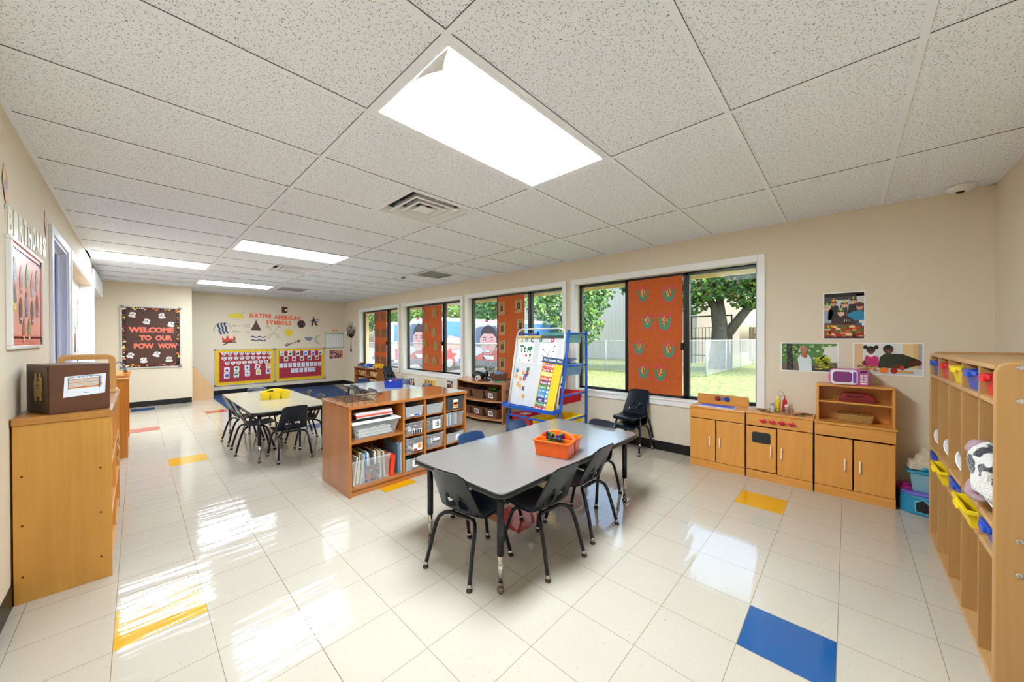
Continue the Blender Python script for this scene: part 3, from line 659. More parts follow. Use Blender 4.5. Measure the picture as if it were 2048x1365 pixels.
build('shelf', MB().box(CX0+T_, DV[0], CY0+.01, CY1-.012, .43, .452), OAKX, parent=t)
cols = [(DV[0]+.02, DV[1]), (DV[1]+.02, DV[2]), (DV[2]+.02, CX1-T_)]
SHZ = [.233, .402, .565]
for a, c in cols:
    for z in SHZ: build('shelf', MB().box(a, c, CY0+.01, CY1-.012, z-.008, z), OAKX, parent=t)
CLR = clear_plastic('clear_bin_plastic', '#dfe4e8', .84, .2); CLR2 = clear_plastic('milky_bin_plastic', '#e3e7ea', .66, .3)
def bits(name, x0, x1, y0, y1, z0, z1, cols_, n, label, seed, cat='supplies', sz=.018, long_=False):
    R = random.Random(seed); b = MB()
    for i in range(n):
        x, y, z = R.uniform(x0, x1), R.uniform(y0, y1), R.uniform(z0, z1); a, s = R.uniform(0, PI), R.uniform(.6, 1.3)*sz
        d = Vector((math.cos(a), math.sin(a)*.6, R.uniform(-.4, .7))).normalized()*s*(2.2 if long_ else 1); e = Vector((-math.sin(a), math.cos(a), R.uniform(-.3, .3))).normalized()*s*.7; f = d.cross(e).normalized()*s*.35
        b.obox(Vector((x, y, z))-d/2-e/2, d, e, f, R.randrange(len(cols_)))
    return tag(single(name, b, [C(c, .45) for c in cols_], label, cat), kind='stuff')
def cub(ci, row, h, mat, label, yoff=0, lab=None, w_in=.008):
    a, c = cols[ci]; z0 = [.075, .233, .402, .565][row]+.001; t = thing('clear_bin', label, 'bin', ((a+c)/2, CY0+.15, z0), 0, 'clear bins in the cabinet cubbies')
    b = MB(); b.tray(a+w_in, c-w_in, CY0+.004+yoff, CY0+.36, z0, z0+h, t=.003, taper=.012, rim=.004, rimh=.006); build('bin_body', b, mat, parent=t)
    if lab:
        q = MB(); P = Plane(q, ((a+c)/2, CY0+.0+yoff, z0), (1, 0, 0), (0, 0, 1), .001)
        P.rect(lab[0], lab[1], lab[2], lab[3], 0, 1)
        for i, (x0, x1, y0, y1, m) in enumerate(lab[4]): P.rect(x0, x1, y0, y1, m, 2)
        build('bin_label', q, [WHITE, C('#1c1d22'), C('#a33b3b'), C('#e08a3e'), C('#3557a8')], parent=t)
grid4 = [(-.012+.015*i, -.002+.015*i, .03+.016*j, .042+.016*j, 1) for i in range(3) for j in range(3)]
cub(0, 3, .10, CLR2, 'clear bin in the top left cubby with a black bowl on it', lab=(-.05, .06, .012, .03, [(-.01, .05, .014, .028, 4)]))
single('black_bowl', MB().lathe([(.035, 0), (.085, .035), (.09, .05), (.082, .05), (.03, .008)], (cols[0][0]+.10, CY0+.12, .666), 20), C('#101114', .3), 'black plastic bowl on top of the top left clear bin', 'bowl', smooth=True)
cub(0, 2, .115, CLR, 'clear bin of white cups, second row in the left column', lab=(-.03, .07, .012, .05, [(-.025+.024*i, -.010+.024*i, .012, .045, 1) for i in range(4)]))
cub(0, 1, .14, CLR, 'clear bin of markers and crayons, third row in the left column', lab=(-.02, .075, .02, .085, [(.03, .065, .04, .08, 3), (-.015, .02, .02, .04, 2)]))
cub(0, 0, .11, CLR2, 'clear bin with green netting, bottom of the left column', lab=(-.03, .075, .03, .095, [(-.005, .05, .045, .085, 2), (.01, .035, .05, .07, 4)]))
cub(1, 3, .095, CLR2, 'clear bin in the top cubby of the middle column')
cub(1, 2, .13, CLR, 'clear bin with a white grid label in the middle column', lab=(-.035, .055, .015, .10, [(x0+.01, x1+.01, y0+.008, y1+.008, m) for x0, x1, y0, y1, m in grid4]))
cub(1, 1, .135, CLR, 'clear bin of grey cloths, third row in the middle column', lab=(-.03, .05, .07, .095, []))
cub(1, 0, .06, CLR2, 'low clear bin at the bottom of the middle column')
cub(2, 3, .13, clear_plastic('dark_clear_plastic', '#5a5f62', .45), 'dark clear lidded bin with an orange card, top of the right column', lab=(-.03, .035, .02, .105, [(-.028, .033, .03, .08, 3), (-.02, .025, .055, .075, 2)]))
cub(2, 2, .14, CLR, 'clear bin of striped books, second row in the right column')
cub(2, 1, .10, CLR2, 'clear bin with a small tag, third row in the right column', lab=(.0, .05, .02, .08, []))
cub(2, 0, .08, CLR2, 'clear bin at the bottom of the right column')
for ci, row, n, h, cs, lb, lo in ((0, 3, 40, .06, ['#8c8f96', '#a05a50', '#3657b8', '#c9c9c9'], 'mixed small grey and red pieces inside the top left clear bin', 0), (0, 2, 36, .07, ['#e9e7e2', '#b9bcc2', '#b03a3a', '#cfc4b0'], 'white cups and caps inside the second left clear bin', 0),
        (0, 1, 60, .09, ['#d0643a', '#c9b46a', '#6d4a8a', '#e7e2da', '#7a7d83', '#3f7ab0'], 'markers and crayons inside the third left clear bin', 1), (0, 0, 60, .11, ['#136b45', '#1b7a4f', '#c9a94b', '#b01f26', '#0f5a3a'], 'green netting and red pieces in the bottom left bin', 1),
        (1, 3, 34, .05, ['#9aa3b8', '#b0585a', '#8d93a8', '#6f7690'], 'pale blue and red pieces inside the top middle bin', 0), (1, 2, 60, .11, ['#8e8a86', '#d9d6d0', '#6b5a4c', '#2e2c2c', '#b79d86'], 'brown and white blocks inside the labelled middle bin', 1),
        (1, 1, 40, .10, ['#aeb9bf', '#c6ccd0', '#8e9aa2', '#dfe3e4'], 'folded grey cloths inside the third middle bin', 1), (1, 0, 16, .04, ['#8a8f8a', '#a7672c'], 'wooden pieces in the low bottom middle bin', 1),
        (2, 3, 44, .09, ['#3d463b', '#6b6f5a', '#2c2f33', '#8c7b4e'], 'dark green and brown pieces inside the dark bin', 0), (2, 1, 20, .05, ['#c7c9cc', '#8f6a4a'], 'grey pieces inside the tagged right bin', 0)):
    a, c = cols[ci]; z0 = [.075, .233, .402, .565][row]; bits('bin_contents', a+.035, c-.035, CY0+.04, CY0+.3, z0+.016, z0+h, cs, n, lb, ci*7+row, sz=.026 if lo else .022, long_=bool(lo))
bcol = ['#cfd8dd', '#5c8fb0', '#e3dfd3', '#4a74a4', '#b58d5a', '#8bb6c4', '#d9d2c2']
for i in range(7):
    x = cols[2][0]+.032+i*.019; single('picture_book', MB().box(x, x+.014, CY0+.03, CY0+.25, .412, .412+.115+.006*(i % 3)), C(bcol[i], .4), ['white', 'mid blue', 'ivory', 'dark blue', 'tan', 'pale blue', 'cream'][i]+' thin book standing in the striped-book bin', 'book', 'books in the second right cubby bin')
# left bay: lidded tub with folders on it, crate of books, file holders
t = thing('storage_tub', 'long clear tub with a white lid on the upper shelf of the storage cabinet', 'tub', (1.43, 3.05, .453))
build('tub_body', MB().tray(1.22, 1.635, 2.87, 3.30, .453, .582, t=.004, taper=.03, rim=.004), CLR, parent=t)
b = MB().box(1.208, 1.648, 2.862, 3.31, .582, .597); b.box(1.215, 1.635, 2.875, 3.30, .597, .603); build('tub_lid', b, M('white_lid', '#e4e3dd', rough=.3), parent=t, bevel=.004)
hb = MB().tube([(1.34, 2.868, .525), (1.36, 2.862, .545), (1.36, 2.862, .568), (1.36, 2.862, .545), (1.49, 2.862, .552), (1.49, 2.862, .57), (1.49, 2.862, .552), (1.51, 2.868, .535)], .003, 6); build('tub_handle', hb, CLR2, parent=t)
pb = MB(); R = random.Random(5)
for i in range(9): pb.box(1.27+R.uniform(0, .02), 1.57+R.uniform(-.02, .02), 2.91, 3.2, .463+i*.008, .469+i*.008, i % 3)
tag(single('paper_stack', pb, [C('#d9e2da'), C('#eceae4'), C('#b8c4c0')], 'sheets of pale paper stacked inside the white-lidded tub', 'paper'), kind='stuff')
ys_ = .604
for nm, lb, c, h, x0, x1, ang in (('ring_binder', 'wide black binder at the bottom of the pile on the tub', '#141417', .022, 1.215, 1.56, 2), ('folder', 'pale grey folder in the pile on the tub', '#c9c6c6', .010, 1.26, 1.585, -1), ('folder', 'coral red folder in the pile on the tub', '#d0543e', .012, 1.255, 1.58, 1),
        ('folder', 'pink-edged folder above the coral one on the tub', '#e2a79c', .008, 1.26, 1.585, 0), ('folder', 'lilac white paper folder in the pile on the tub', '#ddd6e0', .020, 1.25, 1.575, -2), ('folder', 'brown folder topping the pile on the tub', '#7a5326', .008, 1.235, 1.54, 3)):
    o = single(nm, MB().box(x0, x1, 2.89, 3.19, ys_, ys_+h-.0006), C(c, .45), lb, 'binder' if 'ring' in nm else 'folder', 'folders piled on the white-lidded tub'); ys_ += h
t = thing('file_crate', 'clear plastic crate packed with books on the cabinet bottom shelf', 'crate', (1.40, 3.0, .076))
b = MB().tray(1.212, 1.545, 2.872, 3.25, .076, .285, t=.004, taper=.01, rim=.005, rimh=.014); build('crate_body', b, CLR, parent=t)
bw = [.012, .008, .022, .014, .010, .016, .012, .008, .012, .018, .01, .014, .01, .012, .009, .016]; bc = ['#d8d2c6', '#5a5f66', '#e8cf6a', '#b7bec6', '#7a6d60', '#e6e2da', '#3f86a8', '#f0eee8', '#c6c2b8', '#2b2f3b', '#8f8a9c', '#efe9dc', '#b58f6e', '#d6d0c2', '#8fa68a', '#c9b08c']
nm_ = ['grey-white', 'slate', 'pale yellow', 'silver', 'taupe', 'off-white', 'teal', 'bright white', 'stone', 'near-black', 'dusty violet', 'ivory', 'light brown', 'sand', 'sage', 'straw']
x = 1.232
for i, w_ in enumerate(bw):
    h = .225+.03*((i*7) % 5)/5; lean = .03 if i < 4 else -.012
    bk = MB().prism([(x+lean, 2.90+.01*(i % 3), .082+h), (x+w_+lean, 2.90+.01*(i % 3), .082+h), (x+w_, 2.90+.01*(i % 3), .082), (x, 2.90+.01*(i % 3), .082)], (0, .2, 0)); single('magazine', bk, C(bc[i], .4), nm_[i]+' spined book standing in the clear crate', 'book', 'books in the clear crate'); x += w_+.0055
cv = MB(); P = Plane(cv, (1.385, 2.894, .10), (1, 0, 0), (0, 0, 1), .001); R = random.Random(11)
P.rect(-.055, .075, 0, .115, 0)
for i in range(50): P.ell(-.045+R.random()*.11, .01+R.random()*.095, .006+R.random()*.008, .006+R.random()*.008, 1+R.randrange(5), 2+i % 3, 7)
P.rect(-.05, -.0, .005, .02, 2, 6)
cv.box(1.331, 1.459, 2.8942, 2.8972, .10, .214, 0)
single('comic_magazine', cv, [C('#1d2b2b'), C('#b23a2e'), C('#c0392b'), C('#4f7f55'), C('#b3a08c'), C('#41618a')], 'busy dark-covered magazine facing out of the clear crate', 'magazine')
b = MB().prism([(1.555, 2.90, .077), (1.60, 2.90, .077), (1.615, 2.90, .25), (1.575, 2.90, .22)], (0, .22, 0)); single('file_folder', b, C('#f0401c', .4), 'bright orange-red folder leaning beside the clear crate', 'folder')
single('binder_sleeve', MB().box(1.628, 1.648, 2.885, 3.15, .0765, .345), C('#5f8299', .35), 'slate blue binder standing against the cabinet divider', 'binder', bevel=.002)
single('binder_sleeve', MB().box(1.652, 1.664, 2.88, 3.16, .0765, .35), clear_plastic('sleeve', '#c5d0d6', .3), 'translucent white sleeve at the far right of the cabinet bay', 'binder', bevel=.002)
# wire tray on top
t = thing('wire_tray', 'black wire basket tray on the storage cabinet top', 'tray', (1.36, 3.23, CH)); b = MB(); r = .0019; z = CH+.003
def W(p, q): b.tube([p, q], r, 5)
bx0, bx1, by0, by1 = 1.245, 1.475, 3.05, 3.44; tx0, tx1, ty0, ty1 = 1.20, 1.545, 3.0, 3.52
for i in range(6): x = bx0+(bx1-bx0)*i/5; W((x, by0, z), (x, by1, z))
for i in range(8): y = by0+(by1-by0)*i/7; W((bx0, y, z), (bx1, y, z))
zt = CH+.055
for p, q in (((tx0, ty0), (tx1, ty0)), ((tx1, ty0), (tx1, ty1)), ((tx1, ty1), (tx0, ty1))): b.tube([(p[0], p[1], zt), (q[0], q[1], zt)], .003, 6)
for i in range(6): u = i/5; W((bx0+(bx1-bx0)*u, by0, z), (tx0+(tx1-tx0)*u, ty0, zt)); W((bx0+(bx1-bx0)*u, by1, z), (tx0+(tx1-tx0)*u, ty1, zt))
for i in range(11): u = i/10; W((bx1, by0+(by1-by0)*u, z), (tx1, ty0+(ty1-ty0)*u, zt))
W((tx0, ty0, zt), (bx0, by0, z)); W((tx0, ty1, zt), (bx0, by1, z))
build('wire_frame', b, BLK, parent=t)
# ================================================================= PLAY KITCHEN
XK = 3.95
def cabinet(y0, y1, h, name, label, cat):
    t = thing(name, label, cat, ((XK+XW)/2, (y0+y1)/2, 0)); d1 = XW-.012
    b = MB().box(XK+.02, d1, y0, y0+.016, 0, h-.016).box(XK+.02, d1, y1-.016, y1, 0, h-.016).box(d1-.01, d1, y0+.016, y1-.016, 0, h-.016).box(XK+.02, d1-.01, y0+.016, y1-.016, .06, .075)
    build('carcass', b, PLY, parent=t)
    build('kick_board', MB().box(XK+.008, XK+.022, y0, y1, 0, .073), PLYX, parent=t, bevel=.001)
    build('upper_rail', MB().box(XK, XK+.016, y0, y1, .49, h-.018), PLYX, parent=t, bevel=.001)
    return t, d1
def door(t, y0, y1, z0, z1, hy, window=False):
    d = build('door', MB().box(XK, XK+.014, y0, y1, z0, z1), PLY, parent=t, bevel=.0015)
    if window: build('oven_window', MB().prism([(XK-.0025, y, z) for y, z in rr(.49, .627, .333, .432, .018)], (.002, 0, 0)), C('#10151b', .15), parent=d)
    z = .271
    hd = MB().tube([(XK, hy, z-.045), (XK-.016, hy, z-.045), (XK-.018, hy, z-.035), (XK-.018, hy, z+.035), (XK-.016, hy, z+.045), (XK, hy, z+.045)], .0048, 8); build('handle', hd, C('#f3efe6', .3), parent=d, smooth=True)
t, d1_ = cabinet(.684, 1.152, .604, 'play_sink', 'wooden play sink cabinet with two doors and a blue basin below the window', 'play kitchen')
door(t, .925, 1.15, .078, .482, .968); door(t, .686, .915, .078, .482, .885)
build('countertop', MB().box(XK-.008, d1_, .68, 1.156, .588, .604), PLYX, parent=t, bevel=.002)
build('backsplash', MB().prism([(XW-.03, y, z) for y, z in rr(.69, 1.145, .604, .706, .014)], (.014, 0, 0)), PLYX, parent=t)
b = MB(); o = rr(.775, 1.09, .0, .16, .02); b.prism([(XK+.03+c, a, .604) for a, c in o], (0, 0, .007)); build('sink_rim', b, C('#c8d4ea', .3), parent=t)
build('sink_basin', MB().prism([(XK+.03+c, a, .611) for a, c in rr(.785, 1.08, .008, .152, .016)], (0, 0, .001)), M('blue_basin', '#2448c8', rough=.35), parent=t)
build('tap_plate', MB().prism([(XW-.0325, y, z) for y, z in rr(.845, .985, .645, .69, .008)], (.0025, 0, 0)), clear_plastic('plate', '#b7a9a0', .3), parent=t)
for y, c in ((.955, '#9b1c2c'), (.876, '#1c3fae')): build('tap_knob', MB().lathe([(.022, 0), (.024, .006), (.016, .02), (.006, .024)], (XW-.034, y, .668), 16, ax=(-1, 0, 0)), C(c, .3), parent=t, smooth=True)
build('tap_emblem', MB().lathe([(.008, 0), (.008, .006)], (XW-.034, .915, .668), 10, ax=(-1, 0, 0)), C('#6b7a9a', .3), parent=t)
t, d1_ = cabinet(.205, .671, .612, 'play_stove', 'wooden play stove cabinet with four red knobs and a dark oven window', 'play kitchen')
door(t, .452, .669, .085, .478, .486, True); door(t, .207, .442, .078, .482, .411)
build('countertop', MB().box(XK-.008, d1_, .20, .675, .596, .612), PLYX, parent=t, bevel=.002)
for y in (.544, .476, .409, .341):
    b = MB().lathe([(.017, 0), (.019, .006), (.018, .016), (.010, .02)], (XK, y, .54), 18, ax=(-1, 0, 0)); b.obox((XK-.024, y-.027, .534), (.01, 0, 0), (0, .054, .006), (0, -.001, .012)); build('stove_knob', b, C('#c4142c', .3), parent=t, smooth=False)
b = MB()
for cx_, cy_ in ((4.03, .30), (4.03, .53), (4.13, .26), (4.13, .58)):
    for r_ in (.045, .028): b.tube([(cx_+r_*math.cos(2*PI*i/24), cy_+r_*math.sin(2*PI*i/24), .6135) for i in range(24)], .0016, 5, closed=True)
build('burner_ring', b, BLK, parent=t)
t, d1_ = cabinet(-.262, .194, .600, 'play_hutch', 'wooden play hutch cabinet with open upper shelves under the picture posters', 'play kitchen')
door(t, -.03, .192, .078, .477, .012); door(t, -.26, -.04, .078, .477, -.073)
build('countertop', MB().box(XK-.01, d1_, -.27, .20, .584, .600), PLYX, parent=t, bevel=.002)
for y in (-.262, .17): build('side_panel', MB().prism([(XK+.05, y, .60), (d1_, y, .60), (d1_, y, .90), (XK+.07, y, .90), (XK+.05, y, .88)], (0, .016, 0)), PLY, parent=t, bevel=.001)
build('shelf', MB().box(XK+.05, d1_, -.248, .172, .888, .902), PLYX, parent=t, bevel=.003); build('shelf', MB().box(XK+.06, d1_, -.248, .172, .752, .766), PLYX, parent=t, bevel=.003)
build('back_panel', MB().box(d1_-.008, d1_, -.248, .172, .60, .888), PLY, parent=t)
# microwave
t = thing('toy_microwave', 'pink and white toy microwave on top of the play hutch', 'toy microwave', (4.11, -.02, .903))
b = MB().prism([(4.045, y, z) for y, z in rr(-.125, .105, .903, 1.032, .022)], (.12, 0, 0)); build('body', b, M('pink_plastic', '#c9569f', rough=.3), parent=t, bevel=.004)
b = MB().prism([(4.034, y, z) for y, z in rr(-.062, .10, .908, 1.028, .025)], (.012, 0, 0)); build('door', b, C('#e9e6ee', .3), parent=t, bevel=.003)
build('door_window', MB().prism([(4.0325, y, z) for y, z in rr(-.028, .086, .925, 1.012, .022)], (.002, 0, 0)), C('#7c2f74', .2), parent=t)
build('door_handle', MB().box(4.026, 4.034, -.052, -.034, .925, 1.012), C('#7444b5', .3), parent=t, bevel=.003)
b = MB(); P = Plane(b, (4.044, -.095, .903), (0, -1, 0), (0, 0, 1), .001); P.rrect(-.02, .02, .104, .118, .004, 1); P.rrect(-.024, .024, .012, .095, .006, 2)
for i in range(3):
    for j in range(2): P.rrect(-.02+.022*j, -.002+.022*j, .032+.021*i, .048+.021*i, .004, 0, 2)
P.rrect(-.02, .02, .014, .026, .004, 0, 2)
for i in range(3):
    for j in range(2): P.text(str(7-3*i+j), -.011+.022*j, .040+.021*i, None, .008, 1, 3)
build('keypad', b, [C('#ece9f2', .3), C('#2a1430', .3), C('#b24c93', .3)], parent=t)
build('side_latch', MB().box(4.05, 4.08, .10, .112, .935, .985), C('#c9569f', .3), parent=t, bevel=.004)
t = thing('toy_grill_case', 'dark red toy case on the upper shelf of the hutch', 'toy case', (4.1, -.06, .767))
b = MB().prism([(4.05, y, z) for y, z in [(.048, .767), (-.155, .767), (-.157, .80), (-.145, .822), (-.10, .834), (-.0, .836), (.035, .826), (.05, .80)]], (.10, 0, 0)); build('case', b, C('#8c1020', .3), parent=t, bevel=.005)
build('case_handle', MB().tube([(4.048, .0, .815), (4.036, -.01, .818), (4.036, -.085, .818), (4.048, -.095, .815)], .005, 8), C('#5a0a14', .3), parent=t); build('case_band', MB().box(4.046, 4.05, -.15, .045, .785, .790), C('#5a0a14', .3), parent=t)
t = thing('bread_basket', 'low rectangular wicker basket on the hutch counter', 'basket', (4.12, -.05, .601))
wk = M('wicker', '#b98d4c', rough=.7, var=.3, scale=120, bump=1); b = MB(); y0, y1, x0, x1 = -.14, .05, 4.06, 4.16
for r_ in range(7):
    z = .606+.0085*r_; e = .0015*r_; pts = []
    for (ax, ay), (bx, by) in (((x0-e, y0-e), (x0-e, y1+e)), ((x0-e, y1+e), (x1+e, y1+e)), ((x1+e, y1+e), (x1+e, y0-e)), ((x1+e, y0-e), (x0-e, y0-e))):
        for i in range(12): u = i/12; k = .0022*(1 if (i+r_) % 2 else -1); pts.append((ax+(bx-ax)*u+(k if ax == bx else 0), ay+(by-ay)*u+(k if ay == by else 0), z))
    b.tube(pts, .0046, 6, closed=True)
b.box(x0, x1, y0, y1, .601, .606); build('weave', b, wk, parent=t, smooth=True)
# condiment rack
t = thing('condiment_rack', 'wire condiment rack with ring handle on the play stove', 'rack', (4.06, .44, .612)); b = MB()
def ringp(cx_, cy_, z, r_, n=20): b.tube([(cx_+r_*math.cos(2*PI*i/n), cy_+r_*math.sin(2*PI*i/n), z) for i in range(n)], .0018, 5, closed=True)
SP = [(4.055, .490), (4.095, .455), (4.095, .405), (4.05, .385)]
for cx_, cy_ in SP: ringp(cx_, cy_, .617, .022); ringp(cx_, cy_, .645, .023)
for cx_, cy_ in SP:
    for a in (0, 2.1, 4.2): b.tube([(cx_+.0225*math.cos(a), cy_+.0225*math.sin(a), .6145), (cx_+.0225*math.cos(a), cy_+.0225*math.sin(a), .645)], .0016, 5)
b.tube([(4.07, .432, .614), (4.07, .432, .76)], .002, 6); b.tube([(4.07+0*math.cos(2*PI*i/20), .432+.022*math.cos(2*PI*i/20), .782+.022*math.sin(2*PI*i/20)) for i in range(20)], .002, 6, closed=True)
b.tube([(4.055, .512, .616), (4.03, .44, .615), (4.05, .362, .616)], .0018, 5); b.tube([(4.03, .365, .616), (4.03, .365, .70)], .0018, 5); build('wire', b, CHROME, parent=t)
def bottle(x, y, name, lab, cb, cc, nozzle, h=.10):
    t = thing(name, lab, 'bottle', (x, y, .6155), 0, 'condiments in the wire rack'); r_ = .0175
    build('bottle_body', MB().lathe([(r_*.9, 0), (r_, .006), (r_, h*.62), (r_*.85, h*.75)], (x, y, .6155), 16), cb, parent=t, smooth=True)
    pr_ = [(r_*.9, h*.74), (r_*.95, h*.78), (r_*.9, h*.95)]+([(r_*.35, h*1.0), (.003, h*1.3), (.0015, h*1.34)] if nozzle else [(r_*.7, h*1.02), (r_*.3, h*1.05)])
    build('bottle_cap', MB().lathe(pr_, (x, y, .6155), 16), cc, parent=t, smooth=not nozzle)
bottle(*SP[1], 'mustard_bottle', 'yellow toy mustard squeeze bottle in the wire rack', C('#e8c51d', .3), C('#f2d52a', .3), True, .115)
bottle(*SP[2], 'ketchup_bottle', 'red toy ketchup squeeze bottle in the wire rack', C('#c3161c', .3), C('#d8181f', .3), True, .115)
bottle(*SP[0], 'shaker', 'clear shaker with grey cap at the left of the wire rack', clear_plastic('shaker_white', '#dfe6ea', .3), C('#8d959b', .3), False, .075)
bottle(*SP[3], 'shaker', 'clear shaker with brownish fill at the right of the wire rack', clear_plastic('shaker_brown', '#b58f8a', .3), C('#cfc9c8', .3), False, .075)

# ================================================================= PICTURE POSTERS (window wall, right)
def poster(y0, y1, z0, z1, label, fn, name='photo_poster', group='photo posters above the play kitchen', x=XW-.0025, mg=.008):
    b = MB().box(x, x+.0015, y0, y1, z0, z1, 0); P = Plane(b, (x, y1, z0), (0, -1, 0), (0, 0, 1), .00035); cols_ = [WHITE]; idx = {}
    def c(h):
        if h not in idx: idx[h] = len(cols_); cols_.append(C(h, .3))
        return idx[h]
    fn(P, y1-y0, z1-z0, c, mg); return single(name, b, cols_, label, 'poster', group)
def face(P, c, x, y, r, skin, hair, l, hat=None, smile=True, cap=None):
    P.ell(x, y+r*.25, r*1.02, r*1.15, c(hair), l); P.ell(x, y-r*.05, r*.85, r*1.1, c(skin), l+1)
    P.poly([(x-r*.85, y+r*.35), (x+r*.85, y+r*.35), (x+r*.6, y+r*1.1), (x, y+r*1.35), (x-r*.6, y+r*1.1)], c(hair), l+2)
    for s in (-1, 1): P.ell(x+s*r*.35, y+r*.12, r*.13, r*.08, c('#1c1413'), l+3, 8); P.ell(x+s*r*.35, y+r*.3, r*.2, r*.05, c(hair), l+3, 8)
    P.poly([(x-r*.12, y-r*.25), (x+r*.12, y-r*.25), (x, y+r*.1)], c('#a86a55' if skin != '#4f2c1e' else '#38190f'), l+3)
    P.ell(x, y-r*.5, r*.38, r*.2, c('#8a3a35'), l+3, 12, PI, 2*PI); P.ell(x, y-r*.5, r*.32, r*.12, c('#f3efe8'), l+4, 12, PI, 2*PI)
    if hat: P.poly([(x-r*.75, y+r*.75), (x+r*.75, y+r*.75), (x+r*.1, y+r*2.1)], c(hat), l+4); P.poly([(x-r*.2, y+r*.75), (x+r*.3, y+r*.75), (x+r*.1, y+r*2.1)], c('#e8c53a'), l+5)
    if cap: P.ell(x, y+r*.65, r*1.0, r*.65, c(cap), l+5)
def p_party(P, w, h, c, g):
    P.rect(g, w-g, g, h-g, c('#4a4a4c')); P.rect(g, w-g, h*.9, h-g, c('#121214'), 2); P.rect(w*.35, w*.62, h*.84, h*.86, c('#0c0c0c'), 2); P.rect(w*.8, w-g, h*.75, h*.95, c('#c8cdc9'), 2)
    P.rect(w*.3, w*.75, h*.6, h*.85, c('#c9ccd0'), 2)
    P.poly([(g, h*.35), (w*.2, h*.35), (w*.25, h*.6), (w*.12, h*.7), (g, h*.7)], c('#8fa0ae'), 3); P.poly([(w*.12, h*.42), (w*.36, h*.42), (w*.38, h*.7), (w*.25, h*.76), (w*.14, h*.66)], c('#1b222b'), 3)
    P.poly([(w*.58, h*.42), (w-g, h*.38), (w-g, h*.56), (w*.88, h*.6), (w*.72, h*.58), (w*.58, h*.52)], c('#2384ae'), 4); P.poly([(w*.38, h*.55), (w*.6, h*.55), (w*.58, h*.72), (w*.42, h*.72)], c('#3d3b40'), 3); P.poly([(w*.6, h*.55), (w*.8, h*.55), (w*.8, h*.74), (w*.62, h*.74)], c('#241c1c'), 3)
    P.poly([(w*.2, h*.32), (w*.78, h*.32), (w*.72, h*.42), (w*.58, h*.5), (w*.36, h*.5), (w*.22, h*.42)], c('#3c2a2e'), 5)
    face(P, c, w*.1, h*.68, w*.095, '#e7b29b', '#c9c5c0', 6, '#2e9a4c'); face(P, c, w*.25, h*.77, w*.085, '#c98a6a', '#23201f', 6, '#e0742a'); face(P, c, w*.52, h*.73, w*.085, '#e2b391', '#15110f', 6, '#a9c13a')
    face(P, c, w*.72, h*.80, w*.085, '#dba78c', '#1c1412', 6, '#2e6d4c'); face(P, c, w*.87, h*.68, w*.10, '#d08e72', '#4a2a22', 6, None, cap='#5a2f28'); face(P, c, w*.44, h*.56, w*.095, '#e9b897', '#231a17', 10, '#2fa04a')
    P.rect(g, w-g, g, h*.31, c('#8a3b16'), 4); P.rect(w*.5, w*.68, h*.32, h*.38, c('#2a1212'), 12)
    for i in range(4): P.rect(w*(.52+.04*i), w*(.53+.04*i), h*.37, h*.42, c('#f6f0e0'), 13)
    P.rect(w*.83, w*.92, h*.27, h*.34, c('#1d4f96'), 13); P.rect(w*.86, w-g, h*.28, h*.40, c('#dcdcd8'), 12); R = random.Random(2)
    for i in range(46): P.ell(g+.012+R.random()*(w-2*g-.024), g+.012+R.random()*h*.24, .012+R.random()*.01, .006+R.random()*.006, c(R.choice(['#e9b013', '#d95a22', '#e88a55', '#2f7a2c', '#b02418', '#f2c7a0'])), 5+i % 6, 8)
    P.rect(g, w-g, g, h*.06, c('#3a120c'), 12)
def p_banana(P, w, h, c, g):
    P.rect(g, w-g, g, h-g, c('#4e7a3c')); R = random.Random(4)
    for i in range(90): P.ell(g+.01+R.random()*(w-2*g-.02), h*.4+R.random()*(h*.55-g), .012, .009, c(R.choice(['#7fa65c', '#2f5a2a', '#b9cf9c', '#3e6b33', '#94b87a'])), 2+i % 3, 6)
    P.rect(g, w-g, g, h*.3, c('#6b5a4c'), 5); P.poly([(w*.7, h*.3), (w-g, h*.35), (w-g, h*.9), (w*.78, h*.85)], c('#d9dcd2'), 5)
    P.poly([(w*.12, g), (w*.24, g), (w*.21, h-g), (w*.11, h-g)], c('#1f1c18'), 6)
    for i in range(14): P.ell(w*.17+R.uniform(-.02, .02), h*(.1+.06*i), .004, .006, c('#6b7358'), 7, 6)
    P.poly([(w*.34, g), (w*.56, g), (w*.55, h*.45), (w*.5, h*.6), (w*.36, h*.6), (w*.31, h*.45)], c('#cfdde2'), 8); face(P, c, w*.42, h*.74, w*.062, '#b8694a', '#b0646a', 9, None, cap='#b96a72')
    P.ell(w*.44, h*.56, w*.045, h*.09, c('#a9603f'), 16); P.ell(w*.40, h*.58, w*.03, h*.07, c('#b8694a'), 17)
    P.rect(w*.56, w-g, g, h*.2, c('#3a3a34'), 6)
    for k in range(15):
        a0 = R.uniform(-1.0, .1); x0, y0 = w*(.60+.019*(k % 8)), h*(.52-.045*(k % 9)); P.poly([(x0+math.cos(a0+t*.22)*.045*(t+.3)/2.2, y0+math.sin(a0+t*.22)*.03*(t+.3)/2.2) for t in range(5)]+[(x0+math.cos(a0+.2+t*.22)*.036*(t+.3)/2.2, y0-.010+math.sin(a0+t*.22)*.03*(t+.3)/2.2) for t in (4, 3, 2, 1, 0)], c(['#c9c81f', '#b6bf1e', '#8c9c1a'][k % 3]), 9+k % 6)
    for k in range(24): P.ell(w*.62+R.random()*w*.22, h*.12+R.random()*h*.4, .016, .0055, c(['#d6d02a', '#a9b51d', '#5f6b14'][k % 3]), 9+k % 6, 8)
